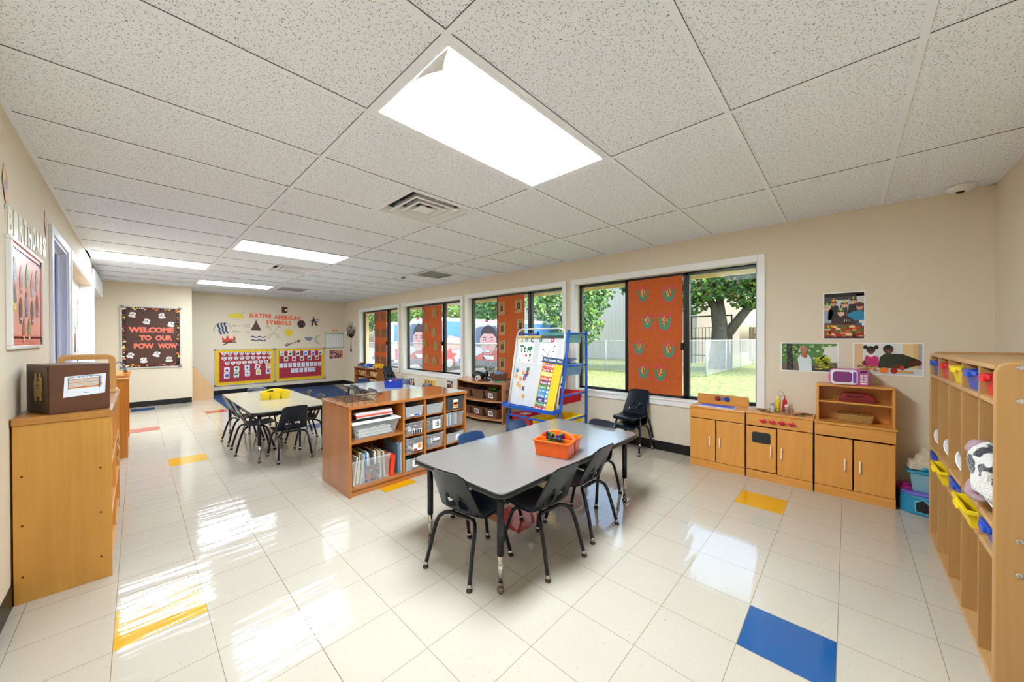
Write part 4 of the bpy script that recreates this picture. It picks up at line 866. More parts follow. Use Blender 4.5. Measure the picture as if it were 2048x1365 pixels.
def p_cook(P, w, h, c, g):
    P.rect(g, w-g, g, h-g, c('#dfe0dc')); P.rect(g, w*.15, g, h-g, c('#d8b98a'), 2); P.rect(w*.72, w*.93, g, h-g, c('#d9b679'), 2); P.rect(w*.93, w-g, g, h-g, c('#a8a3a8'), 3); P.rect(w*.72, w*.86, h*.2, h-g, c('#e2c48e'), 3)
    for i in range(9): P.rect(w*.16, w*.7, h*(.55+.045*i), h*(.555+.045*i), c('#c5c7c8'), 2)
    P.rect(g, w-g, g, h*.22, c('#c9d3d8'), 4)
    P.poly([(w*.14, h*.25), (w*.4, h*.25), (w*.38, h*.55), (w*.3, h*.62), (w*.2, h*.6)], c('#c22a6d'), 5); P.ell(w*.27, h*.6, w*.045, h*.05, c('#e8d9dc'), 6)
    P.poly([(w*.38, h*.22), (w*.76, h*.22), (w*.93, h*.34), (w*.98, h*.42), (w*.93, h*.5), (w*.72, h*.66), (w*.48, h*.68), (w*.40, h*.55)], c('#2a3323'), 7); P.poly([(w*.78, h*.3), (w*.95, h*.32), (w-g*1.2, h*.42), (w*.92, h*.5), (w*.8, h*.45)], c('#4f2c1e'), 8)
    face(P, c, w*.27, h*.76, w*.065, '#4f2c1e', '#100c0b', 9); P.ell(w*.19, h*.86, w*.035, h*.06, c('#100c0b'), 8); P.ell(w*.35, h*.86, w*.035, h*.06, c('#100c0b'), 8)
    face(P, c, w*.52, h*.78, w*.075, '#5b3422', '#15100e', 9)
    P.ell(w*.62, h*.28, w*.06, h*.06, c('#5b3422'), 10); P.ell(w*.17, h*.36, w*.03, h*.07, c('#4f2c1e'), 10); P.rect(w*.6, w*.87, h*.08, h*.15, c('#d79b55'), 10); R = random.Random(8)
    for i in range(36): P.ell(w*.06+R.random()*w*.3, h*.12+R.random()*h*.14, .012, .008, c(R.choice(['#d8a862', '#c98a3f', '#e9c98f', '#a86f35'])), 11+i % 4, 7)
    P.ell(w*.46, h*.15, w*.07, h*.09, c('#e87a1c'), 15); P.ell(w*.60, h*.15, w*.05, h*.09, c('#a8131f'), 16); P.ell(w*.71, h*.24, w*.04, h*.07, c('#c23a22'), 15)
poster(-.107, .154, 1.277, 1.68, 'photo poster of a family in party hats around a birthday cake', p_party)
poster(.054, .447, .985, 1.246, 'photo poster of a child in a pink cap beside green bananas', p_banana)
poster(-.421, -.034, .986, 1.248, 'photo poster of a girl and a man preparing fruit at a counter', p_cook)

# ================================================================= LOCKERS (right)
LX0, LX1, LYF, LYB, LH = 2.19, 3.62, -.385, YR+.008, 1.198
t = thing('coat_locker', 'tall light maple five-section coat locker along the right wall', 'locker', ((LX0+LX1)/2, (LYF+LYB)/2, 0))
def side(x): return MB().prism([(x, y, z) for y, z in [(LYB, .0)]+[(LYF, 0)]+[(LYF-.045+.045*math.cos(PI/2*i/6), LH-.045+.045*math.sin(PI/2*i/6)) for i in range(7)]+[(LYB, LH)]], (.02, 0, 0))
for x in (LX0, LX1-.02): build('side_panel', side(x), MAPLE, parent=t, bevel=.006)
DX = [2.402, 2.704, 3.004, 3.304]
build('top_board', MB().box(LX0+.02, LX1-.02, LYB, LYF+.0, LH-.03, LH-.012), MAPLEX, parent=t, bevel=.003); build('back_panel', MB().box(LX0+.02, LX1-.02, LYB, LYB+.008, 0, LH-.03), MAPLEX, parent=t)
for z in (1.036, .575, .465): build('shelf', MB().box(LX0+.02, LX1-.02, LYB+.008, LYF, z, z+.02), MAPLEX, parent=t, bevel=.003)
build('bottom_board', MB().box(LX0+.02, LX1-.02, LYB+.008, LYF, .0, .02), MAPLEX, parent=t, bevel=.003)
for x in DX: build('divider', MB().box(x-.0065, x+.0065, LYB+.008, LYF, .02, LH-.03), MAPLE, parent=t, bevel=.001)
for z in (1.178, 1.058, .558, .437): build('bolt', MB().lathe([(.009, 0), (.009, .003), (.004, .005)], (LX0, LYF-.055, z), 14, ax=(-1, 0, 0)), CHROME, parent=t)
secs = [(LX0+.02, DX[0]), (DX[0], DX[1]), (DX[1], DX[2]), (DX[2], DX[3]), (DX[3], LX1-.02)]; order = ['nearest', 'second nearest', 'middle', 'second farthest', 'farthest']
def cbin(a, c, z0, h, mat, label, grp, yb, col=''):
    t = thing('storage_bin', label, 'bin', ((a+c)/2, yb-.1, z0), 0, grp); m_ = (a+c)/2
    b = MB().tray(a, c, yb-.24, yb, z0, z0+h, t=.003, taper=.014, rim=.007, rimh=.016); build('bin_body', b, mat, parent=t, bevel=.0015)
    build('bin_handle', MB().box(m_-.035, m_+.035, yb+.004, yb+.016, z0+h-.028, z0+h-.006), mat, parent=t, bevel=.003)
PC = {'blue': M('bin_blue', '#1d4fb8', rough=.3), 'red': M('bin_red', '#d4202c', rough=.3), 'yellow': M('bin_yellow', '#f4d61a', rough=.3)}
for (a, c), col, o in zip(secs, ('red', 'blue', 'yellow', 'red', 'blue'), order): cbin(a+.045, c-.02, 1.057, .085, PC[col], col+' plastic bin in the '+o+' top cubby of the locker', 'bins in the top locker cubbies', LYF-.005)
for (a, c), col, o in zip(secs, ('blue', 'yellow', 'blue', 'yellow', 'blue'), order): cbin(a+.03, c-.03, .4855, .075, PC[col], col+' plastic bin in the '+o+' low cubby of the locker', 'bins in the low locker cubbies', LYF-.005+(.03 if col == 'yellow' else 0))
# white scoop-shaped hooks hanging in the coat bays
for i, (a, c) in enumerate(secs):
    x = a+.08; t = thing('coat_hook', 'white plastic scoop-shaped hook in the '+order[i]+' coat bay', 'hook', (x, LYF-.07, .64), 0, 'white hooks in the coat bays')
    b = MB(); n = 14
    for k in range(n+1):
        s = k/n; xx = x+.07-.11*s; w_ = .008+.016*math.sin(PI*s)**.7; zz = .705-.075*s
        b.v += [(xx, LYF-.022-w_, zz+.014), (xx+.004, LYF-.022, zz-.020), (xx, LYF-.022+w_, zz+.014)]
        if k: q = 3*k; b.f += [(q-3, q-2, q+1, q), (q-2, q-1, q+2, q+1)]; b.m += [0, 0]
    build('scoop', b, C('#f1f0ee', .25), parent=t, smooth=True, solid=.006)
    build('stem', MB().tube([(x+.0, LYF-.03, .665), (x-.02, LYF-.08, .67), (a+.008, LYF-.16, .69)], .007, 8), C('#f1f0ee', .25), parent=t, smooth=True)
# plush blanket in nearest bay
R = random.Random(9); t = thing('plush_cow_hat', 'fluffy white plush with black patches and pinkish ears hanging in the nearest coat bay', 'plush', (2.33, LYF-.06, .72))
def blob(c, rx, ry, rz_, seed, amp=.18, n=26):
    b = MB(); b.ball((0, 0, 0), 1, 0, n); R = random.Random(seed); ph = [(R.uniform(2, 5), R.uniform(0, 6), R.uniform(2, 5), R.uniform(0, 6)) for _ in range(4)]
    b.v = [(lambda v, k: (c[0]+v[0]*rx*k, c[1]+v[1]*ry*k, c[2]+v[2]*rz_*k))(v, 1+amp*sum(math.sin(v[0]*p[0]+p[1])*math.sin(v[2]*p[2]+p[3]+v[1]*2) for p in ph)/2) for v in b.v]; return b
def furmat():
    m = bpy.data.materials.new('cow_plush'); m.use_nodes = True; n, l = m.node_tree.nodes, m.node_tree.links; b = n['Principled BSDF']; b.inputs['Roughness'].default_value = .95; b.inputs['Sheen Weight'].default_value = .6
    tc = n.new('ShaderNodeTexCoord'); z = n.new('ShaderNodeTexNoise'); z.inputs['Scale'].default_value = 17; z.inputs['Detail'].default_value = 1; l.new(tc.outputs['Object'], z.inputs['Vector'])
    r = n.new('ShaderNodeMapRange'); r.inputs[1].default_value = .55; r.inputs[2].default_value = .58; l.new(z.outputs['Fac'], r.inputs[0])
    x = n.new('ShaderNodeMix'); x.data_type = 'RGBA'; x.inputs[6].default_value = lin('#e6e1da'); x.inputs[7].default_value = lin('#2a2c34'); l.new(r.outputs[0], x.inputs[0]); l.new(x.outputs[2], b.inputs['Base Color'])
    f = n.new('ShaderNodeTexNoise'); f.inputs['Scale'].default_value = 160; l.new(tc.outputs['Object'], f.inputs['Vector']); bp = n.new('ShaderNodeBump'); bp.inputs['Distance'].default_value = .01; l.new(f.outputs['Fac'], bp.inputs['Height']); l.new(bp.outputs[0], b.inputs['Normal']); return m
build('body', blob((2.305, LYF-.015, .755), .088, .05, .095, 3, .32), furmat(), parent=t, smooth=True)
for c_, s_ in (((2.375, LYF+.005, .835), 1), ((2.355, LYF+.01, .675), 2)): build('ear', blob(c_, .055, .03, .04, 20+s_, .2), M('mauve_plush', '#a98b93', rough=.95, var=.15, scale=80, bump=.8), parent=t, smooth=True)
# toys between hutch and locker
t = thing('toy_castle', 'turquoise and purple toy playhouse on the floor between hutch and locker', 'toy playhouse', (4.06, -.38, 0))
TQ = M('turquoise_plastic', '#2c86ab', rough=.35); PU = M('purple_plastic', '#7161bd', rough=.35); PK = C('#a8327c', .35)
b = MB(); o = [(3.935, -.44), (3.95, -.34), (4.0, -.285), (4.08, -.275), (4.19, -.28), (4.2, -.5), (4.0, -.52)]; b.prism([(x, y, 0) for x, y in o], (0, 0, .135)); build('house_base', b, TQ, parent=t, bevel=.008)
b = MB(); b.prism([(4.07+(x-4.07)*.97, -.40+(y+.40)*.97, .135) for x, y in o], (0, 0, .02)); build('roof_band', b, PU, parent=t, bevel=.006)
hx, hy = 3.93, -.435; d = Vector((.05, .10, 0)).normalized(); nrm = Vector((-d.y, d.x, 0)); b = MB(); ctr = Vector((3.9515, -.375, .065))
d = Vector((-.015, -.10, 0)).normalized(); nrm = Vector((-1, .15, 0)).normalized(); ctr = Vector((3.9405, -.395, .068))
b.prism([ctr+d*a+Vector((0, 0, c)) for a, c in [(-.034, -.04), (.03, -.045), (.042, .0), (.0, .045), (-.036, .02)]], nrm*.004); build('doorway', b, C('#15110f'), parent=t)
pt = [ctr+d*a+Vector((0, 0, c)) for a, c in [(-.037, -.044), (.033, -.049), (.046, .0), (.0, .05), (-.039, .023)]]; build('door_frame', MB().tube(pt, .005, 6, closed=True), C('#62b4d4', .35), parent=t, smooth=True)
build('balcony', MB().lathe([(.05, 0), (.055, .012), (.03, .02), (.035, .035), (.01, .045)], (4.06, -.315, .155), 14), PK, parent=t)
b = MB().box(3.915, 3.935, -.46, -.435, 0, .06).lathe([(.016, .06), (.012, .085), (.002, .10)], (3.925, -.447, 0), 10); build('turret', b, PU, parent=t, bevel=.004)
t = thing('toy_bucket', 'pale blue toy bin with turquoise lid on top of the toy playhouse', 'toy bin', (4.05, -.43, .156))
build('bucket_body', MB().tray(3.995, 4.12, -.47, -.335, .156, .285, t=.004, taper=.016, rim=.0), M('pale_blue_plastic', '#86b4bf', rough=.35), parent=t)
build('bucket_lid', MB().box(3.985, 4.13, -.485, -.318, .285, .305), M('teal_lid', '#2f93ab', rough=.3), parent=t, bevel=.008)
build('lid_knob', MB().ball((4.03, -.405, .318), .022), M('teal_lid', '#2f93ab'), parent=t, smooth=True)
for i, (x, y, z, s_) in enumerate(((4.07, -.385, .335, 0), (4.09, -.43, .375, 1), (4.12, -.455, .42, 2))):
    b = MB().obox((x-.045, y-.05, z-.024), (.10, .02, .01), (-.02, .10, 0), (0, -.012, .05)); single('foam_block', b, M('cream_foam', '#d9ccb2', rough=.8, bump=.3), ['lowest cream foam block resting on the toy bin lid', 'middle cream foam block on the tilted pile', 'topmost cream foam block of the tilted pile'][i], 'foam block', 'cream foam blocks beside the locker', bevel=.006)
# ================================================================= LEFT WALL CABINETS AND WALL ITEMS
AX = -.10
t = thing('shelf_cabinet', 'worn honey plywood shelf cabinet with bolt holes along the left wall, nearest the camera', 'cabinet', (-.27, 3.4, 0))
WP = wood('worn_plywood', '#c48e3c', '#a06c2a', axis='z', amount=.5)
build('side_panel', MB().box(XL+.008, AX, 2.87, 2.89, 0, .87), WP, parent=t, bevel=.002, label='bare end panel with four dark bolt holes')
bh = MB()
for x, z in ((-.14, .60), (-.14, .36), (-.14, .12), (-.395, .62), (-.395, .38), (-.395, .13)): bh.lathe([(.0045, 0), (.0045, .0015)], (x, 2.87, z), 10, ax=(0, -1, 0))
build('bolt_hole', bh, C('#2c2320'), parent=t)
build('cabinet_top', MB().box(XL+.006, AX+.004, 2.862, 4.06, .87, .906), wood('worn_top', '#b8803a', '#865424', axis='y'), parent=t, bevel=.003)
build('back_panel', MB().box(XL+.008, XL+.016, 2.89, 4.05, 0, .87), PLY, parent=t); build('side_panel', MB().box(XL+.016, AX, 4.03, 4.05, 0, .87), PLY, parent=t)
for z in (.05, .30, .58): build('shelf', MB().box(XL+.016, AX-.002, 2.89, 4.03, z, z+.018), PLYX, parent=t, bevel=.001)
for y in (3.10, 3.33, 3.56, 3.79): build('divider', MB().box(XL+.016, AX-.004, y, y+.016, .598, .87), PLY, parent=t)
for y in (3.46,): build('divider', MB().box(XL+.016, AX-.004, y, y+.016, .068, .58), PLY, parent=t)
b = MB()
for k in range(3): b.tube([(AX+.002+.005*math.sin(i*.9+k), 3.70+.012*k+.004*math.cos(i*1.3), .62-.014*i-.01*k) for i in range(14)], .0035, 5)
tag(single('jute_rope', b, C('#c9a468'), 'loose tan rope hanging from the middle shelf of the left cabinet', 'rope'), kind='stuff')
t = thing('shelf_cabinet', 'orange-toned wooden cabinet farther along the left wall holding the bead maze', 'cabinet', (-.24, 6.2, 0))
OR_ = wood('orange_wood', '#c87a26', '#9a5414', axis='z', rough=.25); ORX = wood('orange_wood_top', '#d08430', '#a8601c', axis='y', rough=.2)
for y in (5.63, 6.83): build('side_panel', MB().box(XL+.03, -.075, y, y+.02, 0, .85), OR_, parent=t, bevel=.002)
build('cabinet_top', MB().box(XL+.03, -.06, 5.62, 6.86, .85, .872), ORX, parent=t, bevel=.004); build('back_panel', MB().box(XL+.03, XL+.04, 5.65, 6.83, 0, .85), OR_, parent=t)
for z in (.06, .45): build('shelf', MB().box(XL+.04, -.085, 5.65, 6.83, z, z+.018), ORX, parent=t)
# brown box with print and tape
t = thing('brown_box', 'dark brown cardboard box with a taped picture sheet on the left cabinet', 'box', (-.27, 3.0, .907))
u = Vector((math.cos(math.radians(15)), math.sin(math.radians(15)), 0)); v = Vector((-u.y, u.x, 0)); o = Vector((-.312, 2.895, .907)); wb, db, hb_ = .213, .27, .25
v = Vector((-.38, .925, 0)).normalized()
KB = M('dark_brown_card', '#5a331d', rough=.45, var=.1, scale=20); KB2 = M('olive_brown_card', '#4a3520', rough=.45, var=.1)
b = MB().obox(o, u*wb, v*db, (0, 0, hb_)); build('box_body', b, KB, parent=t, bevel=.003)
b = MB().obox(o+v*.01+Vector((0, 0, .004))-u*.003, v*(db-.03), u*.004, (0, 0, hb_-.012)); build('recessed_end', b, KB2, parent=t)
nrm = Vector((u.y, -u.x, 0)); b = MB(); P = Plane(b, o+nrm*.001, u, (0, 0, 1), .0006)
x0, x1 = .045, .198; P.poly([(x0, .078), (x1-.005, .088), (x1, .195), (x0+.005, .187)], 0, 1)
for i in range(8): P.poly([(x0+.018, .125+.006*i), (x1-.018, .13+.006*i), (x1-.015, .134+.006*i), (x0+.018, .129+.006*i)], (1, 2, 3, 2, 1, 3, 2, 1)[i], 2)
P.poly([(x0+.018, .122), (x1-.03, .126), (x1-.016, .14), (x1-.02, .146), (x1-.035, .133), (x0+.018, .129)], 4, 3)
P.line([(x0+.015, .178), (x0+.06, .186), (x0+.11, .186), (x1-.018, .180)], .0022, 5, 3); P.line([(x1-.026, .118), (x1-.024, .18)], .003, 5, 4); P.line([(x0+.018, .118), (x0+.018, .178)], .002, 6, 4)
for i, m in enumerate((7, 5, 1, 5)): P.ell(x0+.055+.014*i, .180, .004, .0025, m, 5, 8)
P.rect(x0+.07, x0+.088, .096, .098, 6, 3)
build('picture_sheet', b, [C('#dde4ee'), C('#b5835a'), C('#d0a06c'), C('#a9aba5'), C('#c9702c'), C('#2b3a78'), C('#25252c'), C('#6b8a4a')], parent=t, label='white printed sheet taped to the box')
b = MB(); P = Plane(b, o+v*.11-u*.0045, -v, (0, 0, 1), .0006)
for a0, a1, z0, z1 in ((-.05, .05, .11, .135), (-.055, .045, .135, .165), (-.045, .05, .165, .185), (-.05, .04, .085, .11), (-.04, -.015, .185, .205), (.01, .035, .185, .205), (-.045, -.015, .06, .085), (.015, .045, .065, .085)): P.rect(a0, a1, z0, z1, 0, 1)
P.ell(.0, .172, .02, .010, 1, 2); P.rect(-.02, .02, .140, .146, 2, 2); P.rect(-.01, .012, .128, .133, 2, 2)
build('label_tape', b, [C('#a08c5c'), C('#8c2f22'), C('#5b4a2c')], parent=t)
# wooden frame toy
t = thing('wooden_activity_frame', 'tilted light wood frame toy behind the brown box', 'toy', (-.27, 3.72, .907))
def frame_ring(o0, u_, v_, w_, h_, r, tk, wd):
    b = MB(); A = rr(-w_/2, w_/2, 0, h_, r, 5); B = rr(-w_/2+wd, w_/2-wd, wd, h_-wd, max(.004, r-wd), 5); n = len(A); u_, v_ = Vector(u_), Vector(v_); nn = u_.cross(v_).normalized()*tk; o0 = Vector(o0)
    b.v = [o0+u_*a+v_*c for a, c in A]+[o0+u_*a+v_*c for a, c in B]; b.v += [p+nn for p in b.v]; b.v = [tuple(p) for p in b.v]
    for j in range(n):
        k = (j+1) % n; b.f += [(j, k, n+k, n+j), (2*n+k, 2*n+j, 3*n+j, 3*n+k), (k, j, 2*n+j, 2*n+k), (n+j, n+k, 3*n+k, 3*n+j)]; b.m += [0]*4
    return b
LW = wood('pale_birch', '#e0b67a', '#c99656', axis='z', amount=.4)
tv = Vector((0, -.42, .91)).normalized(); build('frame', frame_ring((-.245, 3.97, .909), (1, 0, 0), tv, .27, .305, .04, .022, .035), LW, parent=t, bevel=.003)
build('base_board', MB().box(-.385, -.105, 3.80, 4.03, .9065, .922), LW, parent=t, bevel=.003)
for z in (.33, .62):
    p0 = Vector((-.36, 3.96, .915))+tv*.305*z; build('rod', MB().tube([p0, p0+Vector((.23, 0, 0))], .004, 6), LW, parent=t)
    for i in range(6): build('bead', MB().ball(p0+Vector((.03+.034*i, 0, 0)), .015, 0, 10), C(['#c8321f', '#e6b21c', '#2f7f3e', '#2a55a8', '#d9722a', '#f0d33c'][(i+int(z*10)) % 6], .3), parent=t, smooth=True)
# bead maze
t = thing('bead_maze', 'wire bead maze with green, red and yellow beads on the orange-toned cabinet', 'bead maze', (-.16, 5.75, .873))
build('base', MB().box(-.26, -.07, 5.66, 5.92, .873, .897), ORX, parent=t, bevel=.003)
for y0 in (5.72, 5.84): build('wire', MB().tube([(-.21+.14*i/12, y0, .897+(.145*math.sin(PI*i/12))) for i in range(13)], .0028, 6), C('#26306b', .3), parent=t, smooth=True)
for i, c in enumerate(('#e9b41e', '#c02a22', '#1d6b46')): build('bead', MB().lathe([(.006, -.009), (.016, -.007), (.018, 0), (.016, .007), (.006, .009)], (-.082-.006*i, 5.72, .913+.019*i), 14), C(c, .3), parent=t, smooth=True)
build('base_peg', MB().box(-.20, -.12, 5.655, 5.665, .893, .903), C('#e3b64a', .3), parent=t)
# birthday letters and balloons
lab = 'BIRTHDAYS'; LC = M('patterned_letter_card', '#f1e6d4', rough=.3, var=.12, scale=70)
places = ['at the start of', 'second in', 'third in', 'fourth in', 'middle of', 'sixth in', 'seventh in', 'eighth in', 'last in']
for i, ch in enumerate(lab):
    b = MB(); P = Plane(b, (XL+.001, 2.925+.113*i, 1.865+.005*i), (0, 1, 0), (0, 0, 1), .0005); P.text(ch, 0, 0, .088, .135, 0, 5, .03, 1); single('paper_letter', b, LC, 'pale patterned paper letter %s, %s the birthday heading on the left wall' % (ch, places[i]), 'letter', 'birthday heading letters')
def balloons(y, z, s, label):
    t = thing('balloon_cutout', label, 'wall decoration', (XL, y, z)); b = MB(); P = Plane(b, (XL+.002, y, z), (0, 1, 0), (0, 0, 1), .0003)
    for i, (a, c, r_) in enumerate(((0, .12, .03), (.02, .085, .032), (-.02, .08, .03), (.0, .045, .034), (.015, .01, .028))): P.ell(a*s, c*s, r_*s, r_*1.25*s, i % 4, 2+i)
    P.poly([(-.01*s, -.03*s), (.02*s, -.03*s), (.012*s, -.055*s), (-.004*s, -.055*s)], 4, 7); build('balloons', b, [C('#e8b98c'), C('#d9a28a'), C('#e6cf8a'), C('#b9a6b5'), C('#a8bcd2')], parent=t)
    q = MB(); P = Plane(q, (XL+.002, y, z), (0, 1, 0), (0, 0, 1), .001); P.line([(.005, -.055*s), (-.01, -.085*s), (.0, -.12*s)], .004, 0, 2); build('string', q, C('#b98a3c'), parent=t)
balloons(2.83, 1.955, 1.0, 'paper balloon bunch cutout high on the left wall nearest the camera'); balloons(3.895, 2.01, .95, 'paper balloon bunch cutout beside the left door frame')
# pink cupcake board
t = thing('bulletin_board', 'pink birthday board with paper cupcakes on the left wall', 'bulletin board', (XL, 3.23, 1.25))
YB0, YB1, ZB0, ZB1 = 2.828, 3.645, 1.24, 1.785; b = MB()
for a in ((YB0, YB1, ZB0, ZB0+.018), (YB0, YB1, ZB1-.018, ZB1), (YB0, YB0+.02, ZB0+.0185, ZB1-.0185), (YB1-.02, YB1, ZB0+.0185, ZB1-.0185)): b.box(XL, XL+.020, *a)
build('frame', b, C('#dfdfdd', .3), parent=t, bevel=.003); build('board', MB().box(XL, XL+.012, YB0+.02, YB1-.02, ZB0+.018, ZB1-.018), C('#f3a08e', .25), parent=t)
b = MB(); P = Plane(b, (XL+.0122, 0, 0), (0, 1, 0), (0, 0, 1), .0002); ya, yb, za, zb = YB0+.02, YB1-.02, ZB0+.018, ZB1-.018
P.rect(ya, yb, za, za+.045, 0); P.rect(ya, yb, zb-.03, zb, 0); P.rect(ya, ya+.035, za, zb, 0); P.rect(yb-.035, yb, za, zb, 0)
n = 18
for i in range(n):
    y = ya+.03+(yb-ya-.06)*i/(n-1); P.ell(y, za+.045, .02, .012, 0, 1, 10); P.ell(y, zb-.03, .02, .012, 0, 1, 10)
    for j in range(2): P.ell(y, za+.012+.018*j, .005, .004, 1, 3, 8)
for i in range(12): P.ell(ya+.035, za+.03+(zb-za-.06)*i/11, .012, .02, 0, 1, 10); P.ell(yb-.035, za+.03+(zb-za-.06)*i/11, .012, .02, 0, 1, 10)
build('scalloped_border', b, [C('#e05a48', .3), C('#f6e4dc')], parent=t)
cup = [(2.929, 1.63, '#7a7378', '#9fb0c8'), (3.065, 1.59, '#b0847a', '#b5654e'), (3.215, 1.63, '#5f8a4c', '#8fc0aa'), (3.345, 1.595, '#c07a86', '#a8a3cc'), (3.48, 1.635, '#98a05a', '#a9b8d4'), (2.923, 1.485, '#6b665f', '#e8c32a'), (3.05, 1.435, '#5a3a35', '#4a3442'),
       (3.195, 1.475, '#8f7f9a', '#4e5f9c'), (3.335, 1.435, '#4c4250', '#7c3f35'), (3.48, 1.485, '#7c4a30', '#6f6a9c'), (3.125, 1.33, '#a0643c', '#c9845a'), (3.255, 1.335, '#8a9a4a', '#c07f52')]
for y, z, a, c in cup:
    b = MB(); P = Plane(b, (XL+.0130, y, z), (0, 1, 0), (0, 0, 1), .0002); P.poly([(-.022, -.065), (.022, -.065), (.034, -.005), (-.034, -.005)], 1, 1); P.ell(0, .005, .042, .022, 0, 2); P.ell(0, .028, .032, .022, 0, 3); P.ell(0, .05, .018, .02, 0, 4); P.line([(0, .065), (.006, .082)], .004, 2, 5); P.rect(-.014, .014, -.045, -.035, 3, 5)
    build('cupcake_cutout', b, [C(a, .3), C(c, .3), C('#8a2d22'), C('#e9dcd8')], parent=t)

# ================================================================= FAR WALL AND PARTITION
t = thing('bulletin_board', 'brown welcome notice board with coral lettering on the partition wall', 'bulletin board', (.2, YP-.05, .75))
yy = YP-.052; X0, X1, Z0, Z1 = -.215, .628, .745, 1.935
b = MB().box(X0, X1, yy-.02, yy, Z0, Z0+.022).box(X0, X1, yy-.02, yy, Z1-.022, Z1).box(X0, X0+.022, yy-.02, yy, Z0+.0225, Z1-.0225).box(X1-.022, X1, yy-.02, yy, Z0+.0225, Z1-.0225); build('frame', b, C('#c6c4c2', .3), parent=t, bevel=.002)
for x in (X0, X1-.045):
    for z in (Z0-.004, Z1-.04): build('corner_cap', MB().box(x-.005, x+.05, yy-.025, yy, z, z+.044), C('#7c7a72', .3), parent=t, bevel=.004)
build('board', MB().box(X0+.022, X1-.022, yy-.012, yy, Z0+.022, Z1-.022), M('brown_paper', '#4f3023', rough=.6, var=.08, scale=12), parent=t)
b = MB(); P = Plane(b, (0, yy-.0125, 0), (1, 0, 0), (0, 0, 1), .0008); R = random.Random(21); a0, a1, c0, c1 = X0+.022, X1-.022, Z0+.022, Z1-.022
for r_ in ((a0, a1, c0, c0+.055), (a0, a1, c1-.05, c1), (a0, a0+.055, c0, c1), (a1-.05, a1, c0, c1)): P.rect(*r_, 0, 1)
for i in range(150):
    s = R.random()*4; k, f = int(s), s-int(s); q = R.uniform(.008, .045); x, z = [(a0+(a1-a0)*f, c0+q), (a0+(a1-a0)*f, c1-q), (a0+q, c0+(c1-c0)*f), (a1-q, c0+(c1-c0)*f)][k]
    r_ = R.choice([.006, .009, .016]); x = min(max(x, a0+r_), a1-r_); z = min(max(z, c0+r_), c1-r_); P.ell(x, z, r_*1.2, r_, R.choice([1, 1, 2, 3, 4, 5]), 2+i % 5, 9)
build('leaf_border', b, [C('#331210'), C('#cf6a24'), C('#a23a1c'), C('#e2c21f'), C('#8c2a1a'), C('#e8cfa6')], parent=t)
b = MB(); P = Plane(b, (0, yy-.013, 0), (1, 0, 0), (0, 0, 1), .001)
P.text('WELCOME', .205, 1.482, .63, .105, 0, 4, .06, 1); P.text('TO', .115, 1.328, .165, .10, 0, 4, .06, 1); P.text('OUR', .375, 1.326, .245, .10, 0, 4, .06, 1); P.text('POW', .095, 1.173, .275, .10, 0, 4, .06, 1); P.text('WOW', .43, 1.17, .285, .10, 0, 4, .06, 1)
build('lettering', b, C('#f4735c', .5), parent=t, label='coral words WELCOME TO OUR POW WOW')
for x, z, a in ((-.06, 1.765, .2), (.34, 1.755, -.2), (.13, 1.642, .25), (.475, 1.597, .1), (-.09, .995, .35), (.265, 1.008, .3), (.085, .895, -.1), (.44, .898, -.1)):
    b = MB(); P = Plane(b, (x, yy-.0135, z), (math.cos(a), 0, -math.sin(a)), (math.sin(a), 0, math.cos(a)), .001)
    P.poly([(-.05, -.03), (-.015, -.05), (.035, -.05), (.058, -.035), (.042, -.01), (.048, .045), (.0, .055), (-.035, .042), (-.038, .0)], 0, 1); P.line([(-.035, -.002), (.0, .012), (.042, -.004)], .009, 1, 3); P.line([(.006, .01), (.012, .042)], .009, 1, 3); P.line([(-.03, -.025), (.0, -.03), (.03, -.025)], .003, 1, 3)
    build('headdress_cutout', b, [C('#ece2de'), C('#3b3540')], parent=t)
# slanted wooden side panel in the alcove
t = thing('book_display_stand', 'pale wooden slanted display stand beside the partition wall', 'display stand', (.98, 10.1, 0)); PW = wood('pale_pine', '#d2aa7c', '#c0946a', axis='z', amount=.3)
pts = [(.80, 0), (1.16, 0), (1.16, .235), (.87, .69), (.80, .70)]
build('side_panel', MB().prism([(x, 9.90, z) for x, z in pts], (0, .02, 0)), PW, parent=t, bevel=.002); build('side_panel', MB().prism([(x, 10.42, z) for x, z in pts], (0, .02, 0)), PW, parent=t)
build('back_panel', MB().box(.80, .815, 9.92, 10.42, 0, .68), PW, parent=t); build('shelf', MB().prism([(.82, 9.92, .60), (1.14, 9.92, .14), (1.16, 9.92, .15), (.84, 9.92, .62)], (0, .5, 0)), PW, parent=t); build('toe_board', MB().box(1.13, 1.15, 9.92, 10.42, 0, .06), PW, parent=t)
build('peg', MB().lathe([(.012, 0), (.014, .012), (.004, .02)], (.83, 9.905, .70), 10), C('#a8843c', .3), parent=t)

